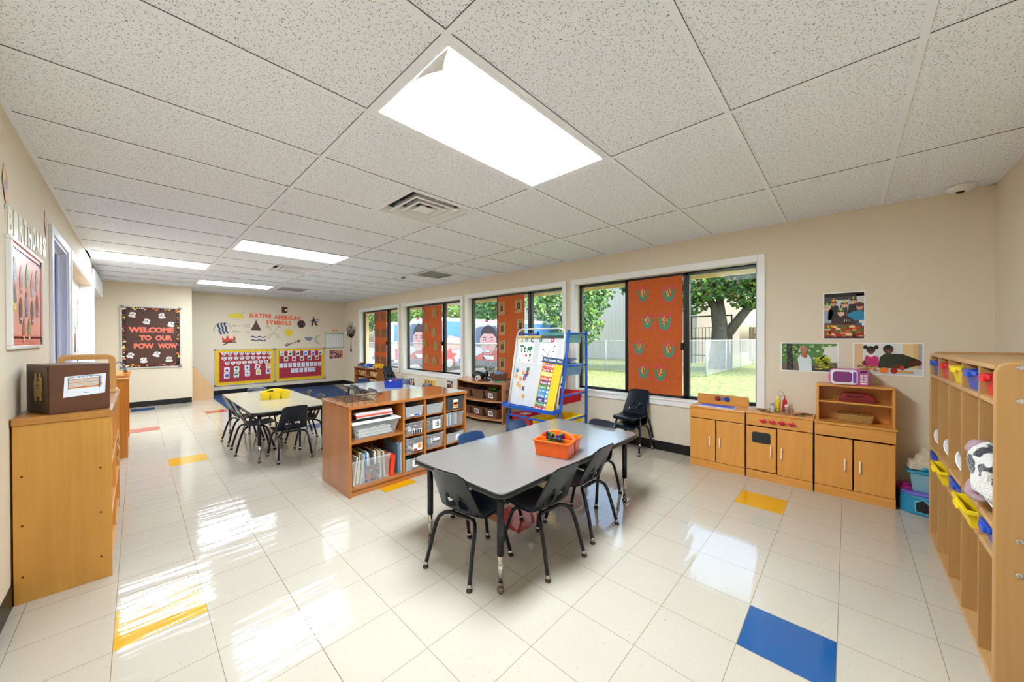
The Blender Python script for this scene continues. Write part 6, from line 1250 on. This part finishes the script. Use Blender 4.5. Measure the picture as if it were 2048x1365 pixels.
# wanted posters
for (y, z), lb in zip(((4.16, 1.80), (3.78, 1.82), (4.15, 1.46), (3.745, 1.50), (4.15, 1.16), (3.74, 1.19), (4.15, .87), (3.735, .88)), [r_+' row '+c_ for r_ in zr for c_ in ('left', 'right')]):
    t = thing('wanted_poster', 'tan wanted poster with a small photo, %s of the orange panel' % lb, 'poster', (PX, y, z), 0, 'wanted posters on the orange panel'); X_ = PX-.007
    b = MB(); P = Plane(b, (X_, y, z), (0, -1, 0), (0, 0, 1), .0009); P.rect(-.068, .068, -.105, .105, 0, 1); P.text("KID'S", 0, .085, .075, .022, 1, 3, .02); P.text('WANTED', 0, .058, .085, .018, 1, 3, .02); P.line([(-.05, -.062), (.05, -.062)], .002, 1, 3); P.ell(-.045, -.062, .011, .011, 1, 4, 10); P.text('REWARD', -.012, -.085, .05, .014, 1, 3, .01); P.text('500', .042, -.085, .028, .014, 1, 3, .01)
    build('sheet', b, [C('#b99661'), C('#2a1d14')], parent=t); b = MB(); P = Plane(b, (X_, y, z), (0, -1, 0), (0, 0, 1), .0009); P.rect(-.03, .032, -.048, .042, 0, 3); P.ell(0, .005, .016, .02, 1, 4, 10); P.poly([(-.024, -.048), (.026, -.048), (.014, -.02), (-.012, -.02)], 2, 5); build('photo', b, [C('#2a1a18'), C('#8a5340'), C('#6b1f28')], parent=t)
# paper bag vests
for (y, z, r_), lb in zip(((6.49, 1.81, -.1), (6.09, 1.84, .15), (6.37, 1.54, .1), (6.10, 1.43, .05), (6.45, 1.20, .1), (6.03, 1.15, .05), (6.35, .87, 0), (6.08, .84, .1)), [r_+' row '+c_ for r_ in zr for c_ in ('left', 'right')]):
    ca, sa = math.cos(r_), math.sin(r_); P_ = [(-.09, -.085), (-.015, -.09), (-.012, -.02), (.0, .03), (.012, -.02), (.02, -.09), (.09, -.08), (.075, .02), (.045, .06), (.03, .115), (.0, .09), (-.025, .12), (-.045, .06), (-.08, .02)]
    b = MB().prism([(PX-.009, y-(a*ca-c*sa), z+(a*sa+c*ca)) for a, c in P_], (-.006, 0, 0)); t = thing('paper_vest', 'brown paper bag vest, %s of the orange panel' % lb, 'paper craft', (PX, y, z), 0, 'paper vests on the orange panel'); build('vest', b, M('kraft_paper', '#a8865a', rough=.8, var=.15, scale=30, bump=.4), parent=t)
    b = MB(); P = Plane(b, (PX-.0155, y, z), (0, -ca, sa), (0, sa, ca), .0006); P.line([(-.03, .08), (-.045, -.03)], .005, 0, 2); P.line([(.03, .08), (.05, -.03)], .005, 0, 2); P.ell(-.05, -.05, .010, .012, 1, 2, 8); P.ell(.055, -.045, .010, .012, 0, 2, 8); build('crayon_marks', b, [C('#4a3322'), C('#6b5a2f')], parent=t)
# brown paper squares
for (y, z), lb in zip(((8.62, 1.85), (8.29, 1.85), (8.60, 1.44), (8.27, 1.44), (8.60, 1.07), (8.27, 1.07), (8.60, .75), (8.27, .75)), [r_+' row '+c_ for r_ in zr for c_ in ('left', 'right')]):
    b = MB().box(PX-.0085, PX-.0075, y-.115, y+.115, z-.10, z+.10); single('paper_square', b, C('#7c5636'), 'brown paper square, %s of the orange panel' % lb, 'paper craft', 'brown paper squares on the orange panel')

# ================================================================= TEACHING EASEL
EY0, EY1 = 2.20, 2.915; EB = M('easel_blue', '#1b55b5', rough=.3); EBX = 3.69
t = thing('teaching_easel', 'blue framed teaching easel with whiteboard and coloured bins by the window', 'easel', (3.4, 2.55, 0))
def bxz(z): return 3.143+(z-.5)*(.17/.88)
for y in (EY0, EY1):
    build('front_post', MB().tube([(3.33, y, 1.385), (3.30, y, 1.2), (3.17, y, .52), (3.10, y, .34), (3.09, y, .05)], .0165, 10), EB, parent=t, smooth=True); build('rear_post', MB().tube([(EBX, y, 1.385), (EBX, y, .05)], .0165, 10), EB, parent=t, smooth=True)
    build('caster', MB().lathe([(.025, -.012), (.025, .012)], (3.09, y, .025), 14, ax=(0, 1, 0)), BLK, parent=t); build('caster', MB().lathe([(.025, -.012), (.025, .012)], (EBX, y, .025), 14, ax=(0, 1, 0)), BLK, parent=t)
    for z, xf in ((1.345, 3.325), (.985, 3.26), (.66, 3.20), (.385, 3.11)): build('side_rail', MB().tube([(xf, y, z), (EBX, y, z)], .010, 8), EB, parent=t, smooth=True)
for z in (.385, .10): build('cross_rail', MB().tube([(3.10, EY0, z), (3.10, EY1, z)], .012, 8), EB, parent=t, smooth=True); build('cross_rail', MB().tube([(EBX, EY0, z), (EBX, EY1, z)], .012, 8), EB, parent=t, smooth=True)
up_ = Vector((.17, 0, .88)).normalized(); O0 = Vector((bxz(.515)-.03, EY1-.02, .515)); n_ = Vector((-up_.z, 0, up_.x)); H_ = .80; WB = EY1-EY0-.04
wb = build('whiteboard', MB().obox(O0-n_*.012, (0, -WB, 0), up_*H_, n_*.012), C('#d6d8da', .2), parent=t, bevel=.003)
b = MB()
for y in (EY1-.01, EY0+.01): b.tube([(bxz(.5)-.036, y, .5), (bxz(1.33)-.036, y, 1.33)], .012, 8)
b.tube([(bxz(1.33)-.036, EY1-.01, 1.33), (bxz(1.39)-.036, EY1-.03, 1.385), (bxz(1.41)-.036, EY1-.10, 1.405), (bxz(1.41)-.036, EY0+.10, 1.405), (bxz(1.39)-.036, EY0+.03, 1.385), (bxz(1.33)-.036, EY0+.01, 1.33)], .009, 8); build('board_frame', b, C('#e4e4e2', .3), parent=t, smooth=True)
build('board_clip', MB().obox(O0+up_*.795+n_*.003, (0, -WB*.55, 0), up_*.028, n_*.012), C('#b89a1c', .3), parent=t, label='mustard yellow clip bar'); build('board_clip', MB().obox(O0+up_*.795+n_*.003+Vector((0, -WB*.55, 0)), (0, -WB*.45, 0), up_*.028, n_*.012), C('#1f3a2e', .3), parent=t, label='dark green clip bar')
b = MB().box(3.02, 3.16, EY0-.01, EY1+.02, .485, .50).box(3.015, 3.03, EY0-.01, EY1+.02, .50, .53).box(3.14, 3.155, EY0+.02, EY1-.02, .50, .545).box(3.02, 3.15, EY0-.012, EY0-.002, .49, .54).box(3.02, 3.15, EY1+.012, EY1+.022, .49, .54); build('ledge', b, EB, parent=t, bevel=.005)
b = MB(); P = Plane(b, O0, (0, -1, 0), up_, .0012)
P.rect(.035, .27, .50, .745, 0, 1); P.text('Tt', .105, .665, .10, .085, 1, 3, .03); P.ell(.205, .668, .032, .024, 1, 3, 12); P.ell(.235, .68, .015, .018, 1, 3, 10); P.line([(.185, .66), (.18, .63)], .012, 1, 3); P.line([(.22, .66), (.225, .63)], .012, 1, 3)
P.ell(.165, .585, .015, .015, 2, 3, 10); P.ell(.225, .595, .016, .018, 1, 3, 10); P.line([(.225, .58), (.225, .555)], .01, 5, 3); P.ell(.08, .53, .010, .012, 1, 3, 8); P.ell(.22, .53, .010, .012, 1, 3, 8); P.line([(.10, .59), (.115, .595), (.13, .585)], .004, 6, 3)
P.rect(.35, .60, .49, .745, 0, 1)
for a, c in (((.48, .61), (.41, .66)), ((.48, .61), (.56, .69)), ((.48, .61), (.42, .53)), ((.48, .61), (.48, .52)), ((.48, .61), (.55, .57)), ((.40, .74), (.52, .745))): P.line([a, c], .003, 5, 3)
for x, y in ((.41, .665), (.565, .70), (.415, .525), (.48, .51), (.56, .565), (.555, .64), (.41, .59), (.56, .52)): P.ell(x, y, .012, .006, 5, 3, 8)
build('worksheets', b, [C('#ececea', .3), C('#1d7a4c'), C('#c02a2a'), C('#e29a2c'), C('#1f5fae'), C('#3c4044'), C('#8a8a90')], parent=wb)
mg = [('A', .075, .79, '#e8a23a'), ('O', .145, .795, '#1c7a4a'), ('C', .23, .79, '#1c5a3c'), ('O', .36, .79, '#1f7f55'), ('D', .53, .79, '#c8263a'), ('b', .06, .425, '#1f6fae'), ('S', .155, .40, '#e8962c'), ('o', .22, .445, '#1f7f4e'), ('B', .215, .40, '#9c1f2a'), ('8', .05, .355, '#eda53a'), ('e', .12, .33, '#f0a02a'), ('F', .20, .365, '#2456a8'), ('U', .18, .33, '#c03a35'), ('g', .09, .265, '#f0a94a'), ('K', .185, .215, '#5e1f5a'), ('s', .125, .235, '#ecb25a'), ('4', .19, .13, '#e89a30')]
for ch, x, y, c_ in mg: b = MB(); P = Plane(b, O0, (0, -1, 0), up_, .001); P.text(ch, x, y-.02, .04, .05, 0, 5, .05, 1); build('magnet_letter', b, C(c_, .3), parent=wb)
# schedule chart leaning on the ledge
S0 = Vector((3.05, 2.485, .506)); us = Vector((.0, -1, 0)); vs_ = Vector((.235, -.03, .80)); vs_ = (Vector((bxz(1.0)-.06, 2.44, 1.05))-S0).normalized(); us = (us-vs_*us.dot(vs_)).normalized(); sw, sh_ = .27, .60
t = thing('schedule_chart', 'tall yellow daily schedule chart leaning on the easel ledge', 'chart', tuple(S0)); b = MB(); nn = us.cross(vs_); b.obox(S0-nn*.003, us*sw, vs_*(sh_-.06), nn*.003); build('chart_sheet', b, C('#edc21a', .5), parent=t)
b = MB(); P = Plane(b, S0, us, vs_, .0012); P.rect(-.01, sw+.005, sh_-.065, sh_, 0, 2); P.text('Daily Schedule Chart', sw/2, sh_-.033, sw*.92, .034, 1, 4, .02)
rows = [('Morning', '#d9566e'), ('Circle Time', '#c23a20'), (None, '#ecd98c'), ('Outside', '#d8481f'), ('Centers', '#7a2f6e'), ('Lunch', '#1f7a3c'), ('Nap Time', '#1f86c0'), ('Snack', '#2390c4'), ('Art', '#2a2f86'), ('Story Time', '#1f806a'), ('Music', '#bf1f4a')]; mats_ = [C('#27456e', .5), WHITE]; h1 = (sh_-.08)/11
for i, (tx, c_) in enumerate(rows):
    mats_.append(C(c_, .5)); y1 = sh_-.072-i*h1; P.rect(.015, .165, y1-h1+.003, y1, len(mats_)-1, 2)
    if tx: P.text(tx, .072, y1-h1*.5, min(.095, .017*len(tx)), h1*.52, 1, 4, .02); P.ell(.147, y1-h1*.5, .017, .014, 1, 4, 10)
build('chart_print', b, mats_, parent=t)
def ebin(x0, x1, y0, y1, z0, z1, mat, label):
    t = thing('easel_bin', label, 'bin', ((x0+x1)/2, (y0+y1)/2, z0), 0, 'bins hanging in the easel'); build('bin_body', MB().tray(x0, x1, y0, y1, z0, z1, t=.004, taper=.018, rim=.012, rimh=.012), mat, parent=t, bevel=.002)
ebin(3.36, 3.66, EY0+.03, EY0+.40, 1.24, 1.358, clear_plastic('aqua_clear', '#8fd8dc', .25), 'pale aqua see-through bin at the top of the easel'); ebin(3.30, 3.66, EY0+.03, EY0+.40, .87, .998, clear_plastic('sky_clear', '#8fc4ea', .2), 'pale blue see-through bin in the middle of the easel')
ebin(3.23, 3.66, EY0+.03, EY1-.20, .555, .673, PC['red'], 'red bin on the third level of the easel'); ebin(3.13, 3.66, EY0+.40, EY1-.03, .28, .398, PC['red'], 'red bin at the bottom left of the easel'); ebin(3.13, 3.66, EY0+.03, EY0+.37, .28, .398, PC['yellow'], 'yellow bin at the bottom right of the easel')
single('folded_cloth', blob((3.48, EY0+.2, 1.03), .13, .14, .035, 6, .35), M('striped_cloth', '#5a6a9a', rough=.8, var=.8, scale=18, bump=.6), 'crumpled blue and white cloth on the middle easel bin', 'cloth', smooth=True)
single('paper_scrap', MB().box(3.2, 3.32, 2.72, 2.83, .385, .388), C('#e3cdbf'), 'small paper with a face in the bottom red easel bin', 'paper')
# ================================================================= OUTSIDE
GZ = -.15
def grass_mat():
    m = bpy.data.materials.new('lawn_grass'); m.use_nodes = True; n, l = m.node_tree.nodes, m.node_tree.links; b = n['Principled BSDF']; b.inputs['Roughness'].default_value = .9
    tc = n.new('ShaderNodeTexCoord'); a = n.new('ShaderNodeTexNoise'); a.inputs['Scale'].default_value = 9; a.inputs['Detail'].default_value = 6; l.new(tc.outputs['Object'], a.inputs['Vector']); r = n.new('ShaderNodeMapRange'); r.inputs[1].default_value = .35; r.inputs[2].default_value = .65; l.new(a.outputs['Fac'], r.inputs[0])
    x = n.new('ShaderNodeMix'); x.data_type = 'RGBA'; x.inputs[6].default_value = lin('#5f7036'); x.inputs[7].default_value = lin('#989e66'); l.new(r.outputs[0], x.inputs[0]); l.new(x.outputs[2], b.inputs['Base Color'])
    bp = n.new('ShaderNodeBump'); bp.inputs['Distance'].default_value = .05; l.new(a.outputs['Fac'], bp.inputs['Height']); l.new(bp.outputs[0], b.inputs['Normal']); return m
struct('lawn', MB().box(XW+.16, 15.2, -12, 9.0, GZ-.1, GZ).box(15.2, 45, -12, 20, GZ-.1, GZ), grass_mat())
struct('parking_lot', MB().box(XW+.16, 15.2, 9.0, 60, GZ-.1, GZ-.002).box(15.2, 45, 20, 60, GZ-.1, GZ-.002), M('light_concrete', '#969189', rough=.85, var=.08, scale=4))
# eave
b = MB().prism([(XW+.16, -8, 2.36), (5.45, -8, 2.20), (5.45, -8, 2.24), (XW+.16, -8, 2.40)], (0, 22, 0)); ev = struct('eave', b, M('soffit_tan', '#d8bd8c', rough=.6, var=.04))
build('eave_fascia', MB().box(5.42, 5.46, -8, 14, 2.115, 2.24).box(5.30, 5.42, -8, 14, 2.175, 2.185), M('fascia_tan', '#efe0bf', rough=.6, var=.03), parent=ev)
b = MB()
for i in range(28): b.box(4.5, 5.40, -7.5+.75*i, -7.45+.75*i, 2.215, 2.27)
build('rafters', b, M('rafter_tan', '#c09a62', rough=.6), parent=ev)
single('porch_post', MB().box(5.05, 5.20, 11.0, 11.15, GZ, 2.25), M('post_tan', '#d8b688', rough=.6), 'tan porch post outside the farthest window', 'post')
# chain link fences
GAL = M('galvanised', '#d4d6d8', rough=.5, metal=0, var=.03)
def fence(p0, p1, top, label, nposts, dia=.06, r=.0035):
    p0, p1 = Vector((*p0, 0)), Vector((*p1, 0)); L = (p1-p0).length; d = (p1-p0)/L; t = thing('chain_link_fence', label, 'fence', (p0.x, p0.y, GZ)); h = top-GZ-.05; b = MB(); n = int(L/dia)
    def wire(a, c): b.tube([p0+d*a[0]+Vector((0, 0, a[1])), p0+d*c[0]+Vector((0, 0, c[1]))], r, 3, cap=False)
    hh = h; k = -int(hh/dia)-1
    while k*dia < L:
        x0 = k*dia; x1 = x0+hh
        for (xa, za, xb, zb) in ((x0, GZ+.04, x1, GZ+.04+hh), (x0, GZ+.04+hh, x1, GZ+.04)):
            if xa < 0: f = -xa/(xb-xa); xa, za = 0, za+(zb-za)*f
            if xb > L: f = (L-xa)/(xb-xa); xb, zb = L, za+(zb-za)*f
            if xb > xa: wire((xa, za), (xb, zb))
        k += 1
    build('mesh_fabric', b, GAL, parent=t); build('top_rail', MB().tube([p0+Vector((0, 0, top)), p1+Vector((0, 0, top))], .018, 8), GAL, parent=t, smooth=True)
    for i in range(0 if r != .0022 else 1, nposts+1): q = p0+d*L*i/nposts; rr_ = .038 if i in (0,) else .024; build('post', MB().tube([q+Vector((0, 0, GZ)), q+Vector((0, 0, top+.03))], rr_, 10), GAL, parent=t, smooth=True)
fence((15.0, 3.8), (15.0, 9.3), 1.20, 'galvanised chain link fence across the lawn behind the nearest window', 4); fence((15.0, 3.8), (27.0, 3.8), 1.22, 'galvanised chain link fence running away from the corner post', 4, .08, .0022)
fence((6.2, 5.6), (6.2, 17.5), 1.165, 'chain link fence in front of the parked vans', 4, .055, .003)
# metal building, iron gate, wooden fence
t = thing('metal_building', 'beige ribbed metal building behind the lawn fence', 'building', (24, 14, GZ)); b = MB()
y = 6.6
while y < 30: b.prism([(24.0, y, GZ), (24.0, y+.22, GZ), (23.96, y+.24, GZ), (23.96, y+.28, GZ), (24.0, y+.30, GZ), (24.05, y+.30, GZ), (24.05, y, GZ)], (0, 0, 5.4)); y += .30
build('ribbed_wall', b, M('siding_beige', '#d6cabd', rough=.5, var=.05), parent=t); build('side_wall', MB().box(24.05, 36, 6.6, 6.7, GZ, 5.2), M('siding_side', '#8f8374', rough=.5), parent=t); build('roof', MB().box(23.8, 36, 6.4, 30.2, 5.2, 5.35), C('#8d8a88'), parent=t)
t = thing('iron_gate', 'dark iron gate between the metal building and the tree', 'gate', (23, 5.6, GZ)); b = MB()
for i in range(12): yy = 4.6+.18*i; b.box(22.98, 23.0, yy, yy+.02, GZ, 1.9)
for z in (.3, 1.3, 1.9): b.box(22.97, 23.01, 4.6, 6.6, z, z+.04)
for yy in (4.55, 5.1, 6.58): b.box(22.95, 23.03, yy, yy+.07, GZ, 2.6)
b.box(22.95, 23.03, 4.55, 6.65, 2.55, 2.62); build('gate_frame', b, C('#2a2624'), parent=t)
t = thing('wooden_fence', 'weathered brown board fence behind the tree', 'fence', (27.5, 1, GZ)); b = MB(); y = -6
while y < 4.5: b.box(27.5, 27.53, y, y+.14, GZ, 2.05+.03*math.sin(y*7)); y += .165
build('boards', b, M('weathered_boards', '#8f755c', rough=.8, var=.2, scale=3), parent=t); build('rail', MB().box(27.53, 27.6, -6, 4.5, .5, .58).box(27.53, 27.6, -6, 4.5, 1.5, 1.58), C('#7b654f'), parent=t)
# trees
LEAF = [M('leaf_dark', '#48704a', rough=.6, var=.45, scale=2.5), M('leaf_bright', '#8fae4a', rough=.6, var=.35, scale=2.5), M('leaf_red', '#8a6a58', rough=.6, var=.35, scale=2.5), M('leaf_mid', '#5d8a4a', rough=.6, var=.45, scale=2.5)]
BARK = M('tree_bark', '#5f554c', rough=.9, var=.25, scale=6, bump=.8)
def crown(mb, c, r, n, size, R, mats_, flat=.8):
    for i in range(n):
        while True:
            v = Vector((R.uniform(-1, 1), R.uniform(-1, 1), R.uniform(-1, 1)))
            if .35 < v.length < 1: break
        p = Vector(c)+Vector((v.x*r[0], v.y*r[1], v.z*r[2])); a = Vector((R.uniform(-1, 1), R.uniform(-1, 1), R.uniform(-1, 1))).normalized()*size*R.uniform(.6, 1.3); bb = a.cross(Vector((R.uniform(-1, 1), R.uniform(-1, 1), R.uniform(-1, 1)))).normalized()*size*.55
        k = len(mb.v); mb.v += [tuple(p-a), tuple(p+bb), tuple(p+a), tuple(p-bb)]; mb.f.append((k, k+1, k+2, k+3)); mb.m.append(R.choice(mats_))
def tree(name, label, base, th, tr, blobs, n, size, seed, lean=(0, 0), branches=None, mats_=(0, 0, 3, 3, 1)):
    R = random.Random(seed); t = thing(name, label, 'tree', (base[0], base[1], GZ)); b = MB(); x, y = base
    b.tube([(x, y, GZ-.05), (x+lean[0]*.3, y+lean[1]*.3, GZ+th*.4), (x+lean[0], y+lean[1], GZ+th), (x+lean[0]*1.3, y+lean[1]*1.3, GZ+th*1.6)], [tr*1.3, tr, tr*.75, tr*.3], 12)
    for br in branches or []: b.tube([(x+lean[0]*.4, y+lean[1]*.4, GZ+th*.55)]+[tuple(p) for p in br], [tr*.6, tr*.45, tr*.2][:len(br)+1], 9)
    build('trunk', b, BARK, parent=t, smooth=True); f = MB()
    for c, r in blobs: crown(f, c, r, min(9000, int(n*r[0]*r[1]*r[2])), size, R, mats_)
    build('foliage', f, LEAF, parent=t)
tree('shade_tree', 'large leafy tree with a forked trunk behind the lawn fence', (19.6, 4.4), 2.2, .42, [((19.4, 5.6, 3.3), (1.2, 1.0, .8)), ((18.7, 4.4, 3.6), (.8, 1.2, .6)), ((20.2, 2.9, 3.5), (1.2, 1.3, .8)), ((19.2, 5.2, 4.6), (2.6, 2.8, 1.5)), ((18.4, 7.4, 4.4), (1.8, 1.6, 1.2)), ((20.5, 2.2, 4.8), (2.5, 2.2, 1.6)), ((17.2, 5.8, 3.6), (1.3, 1.5, .7)), ((20.0, 3.2, 3.2), (1.2, 1.0, .6)), ((18.5, 6.9, 3.2), (.9, .9, .6))], 620, .115, 1, (0, 0), [[(19.9, 3.4, 2.6), (20.2, 2.4, 3.6)], [(19.5, 4.6, 2.8), (19.3, 5.4, 4.4)]], (0, 0, 0, 0, 3, 3, 3, 1, 1, 2))
tree('shade_tree', 'hanging leafy boughs of the tree in front of the ribbed building', (16.2, 10.6), 2.6, .16, [((15.2, 9.2, 3.5), (1.2, 1.5, .8)), ((14.8, 8.4, 2.9), (.6, .7, .55)), ((16.2, 10.6, 4.2), (1.6, 1.6, 1.1))], 520, .12, 2, (0, 0), None, (0, 3, 3, 1))
tree('garden_tree', 'bushy green tree behind the vans in the third window', (14.5, 15.4), 2.2, .14, [((14.5, 15.2, 3.6), (1.4, 1.6, 1.4)), ((15.0, 13.8, 3.3), (.8, .9, .6)), ((15.3, 17, 3.9), (1.2, 1.2, 1.1))], 420, .14, 3)
tree('garden_tree', 'olive green leafy tree seen over the easel', (14.0, 8.8), 1.6, .12, [((13.6, 9.4, 2.6), (1.3, 1.7, 1.2)), ((13.6, 8.2, 1.9), (.9, .9, .9)), ((13.4, 10.6, 3.3), (.9, .9, .8))], 520, .12, 4, (0, 0), None, (0, 3, 1))
tree('garden_tree', 'yellow-green tree beyond the parked vans', (22, 30), 3.0, .2, [((21, 28, 4.6), (2.3, 3.6, 2.0)), ((22, 36, 4.6), (3, 4, 2.4)), ((20, 22.5, 3.9), (1.6, 2.2, 1.3))], 90, .22, 5, (0, 0), None, (3, 1, 1))
tree('garden_tree', 'distant green tree line at the farthest window', (17, 40), 3.0, .2, [((16, 40, 4.4), (3, 3, 2.2)), ((24, 48, 5.0), (5, 4, 2.5))], 60, .26, 6, (0, 0), None, (3, 1, 0))
b = MB().tube([(16.6, 22.0, GZ), (16.6, 22.0, 6.5)], .09, 8); b.box(16.5, 16.7, 21.3, 22.7, 5.2, 5.3); single('utility_pole', b, C('#6b5a4a'), 'dark wooden utility pole behind the vans', 'pole')
# vans
def van(x, y, h, label, seed, wrap):
    w_, L = 2.0, 5.2; t = thing('van', label, 'van', (x+L/2, y+w_/2, GZ), 0, 'wrapped vans in the parking lot'); z0 = GZ+.32; z1 = GZ+h
    prof = [(x+.02, z0), (x+L, z0), (x+L, z0+.55), (x+L-.9, z0+.72), (x+L-1.5, z1-.12), (x+L-1.75, z1), (x+.25, z1), (x+.10, z1-.12), (x, z0+.5)]
    build('body', MB().prism([(a, y, c) for a, c in prof], (0, w_, 0)), M('van_paint', '#d7dde6', rough=.25, var=.02, coat=.5), parent=t, bevel=.09)
    build('rear_window', MB().prism([(x+.03, yy, zz) for yy, zz in rr(y+.22, y+w_-.22, z0+.78, z1-.28, .12)], (-.02, 0, 0)), M('van_glass', '#76829a', rough=.1), parent=t)
    for yy, s in ((y+.04, 0), (y+w_-.16, 1)): build('tail_light', MB().box(x-.02, x+.03, yy, yy+.12, z0+.62, z0+1.0), C('#b81c28', .2), parent=t, bevel=.01)
    build('bumper', MB().box(x-.10, x+.12, y+.05, y+w_-.05, z0-.02, z0+.20), C('#59606b', .35), parent=t, bevel=.03)
    for wx in (x+.95, x+L-.95):
        for yy, ax in ((y-.01, -1), (y+w_+.01, 1)):
            wh = build('wheel', MB().lathe([(.36, -.2), (.37, -.03), (.34, .0), (.22, .0)], (wx, yy, GZ+.37), 24, ax=(0, ax, 0)), C('#1c1d20', .6), parent=t, smooth=False); build('wheel_rim', MB().lathe([(.21, .0), (.2, .012), (.06, .03)], (wx, yy, GZ+.37), 18, ax=(0, ax, 0)), C('#b8bbc0', .3), parent=wh)
    b = MB(); P = Plane(b, (x-.022, y+w_, z0), (0, -1, 0), (0, 0, 1), .004); H = z1-z0
    P.rect(.12, w_-.12, H*.62, H-.10, 0, 1) if 0 else None
    P.poly([(.12, .22), (w_-.12, .22), (w_-.12, .62), (w_*.55, .72), (.12, .34)], 1, 1); P.poly([(.15, .22), (w_*.5, .22), (w_*.3, .5)], 2, 2); P.rect(.7, 1.35, .28, .44, 3, 2)
    # smiling child's face across the doors
    P.ell(w_*.52, H*.56, .50, .60, 4, 6, 26); P.poly([(w_*.52-.50, H*.60), (w_*.52-.36, H*.60+.38), (w_*.52, H*.60+.60), (w_*.52+.38, H*.60+.36), (w_*.52+.50, H*.60), (w_*.52+.30, H*.60+.18), (w_*.52-.26, H*.60+.20)], 5, 7)
    for s in (-1, 1): P.ell(w_*.52+s*.2, H*.57, .085, .04, 5, 9, 14); P.ell(w_*.52+s*.2, H*.57, .03, .03, 6, 10, 10); P.line([(w_*.52+s*.1, H*.57+.10), (w_*.52+s*.3, H*.57+.09)], .03, 5, 9)
    P.poly([(w_*.52-.05, H*.40), (w_*.52+.06, H*.40), (w_*.52+.02, H*.55)], 7, 9); P.ell(w_*.52, H*.33, .2, .1, 8, 9, 16, PI, 2*PI); P.ell(w_*.52, H*.33, .17, .06, 6, 10, 16, PI, 2*PI)
    for i, ch in enumerate('FOR CHILDREN ON'):
        if ch == ' ': continue
        u = (i-7)/7; a = -u*.5; q = Plane(b, P.p(w_/2+u*.72, H-.19-.14*u*u, 14), (0, -math.cos(a), math.sin(a)), (0, math.sin(a), math.cos(a)), .004); q.text(ch, 0, 0, .075, .11, 6, 1, .02)
    P.poly([(w_/2-.12, H-.10), (w_/2+.12, H-.10), (w_/2+.07, H+.0), (w_/2-.07, H+.0)], 2, 12)
    P2 = Plane(b, (x, y-.012, z0), (1, 0, 0), (0, 0, 1), .004)
    P2.rect(.25, L-1.7, H*.48, H-.16, 9, 1); P2.poly([(.6, .62), (.9, H*.62), (1.7, H*.55), (2.8, H*.5), (1.8, .7)], 4, 2); P2.poly([(.3, .05), (1.3, .05), (1.15, .30), (1.4, .45), (1.1, .50), (1.0, .75), (.75, .55), (.3, .62)], 2, 3); P2.rect(1.5, L-1.2, .0, .22, 10, 2); P2.rect(.1, L-1.7, H*.46, H*.48, 6, 3); P2.text('CHILDREN', 2.4, H*.3, 1.5, .2, 2, 3, .02)
    build('wrap_graphic', b, [C('#7f8fb0', .3), C('#c8424c', .3), C('#d2323c', .3), C('#e9e6ea', .3), C('#e2a8a0', .3), C('#3a2c34', .3), C('#f1f1f3', .3), C('#c07a78', .3), C('#9c3540', .3), C('#5f8fd4', .3), C('#4a6aa8', .3)], parent=t)
van(10.2, 9.7, 2.25, 'wrapped van with a child face on its rear, seen in the third window', 1, 0); van(9.0, 13.0, 2.43, 'wrapped van with blue side seen through the second window', 2, 1); van(9.5, 17.6, 2.4, 'wrapped van seen through the farthest window', 3, 2)
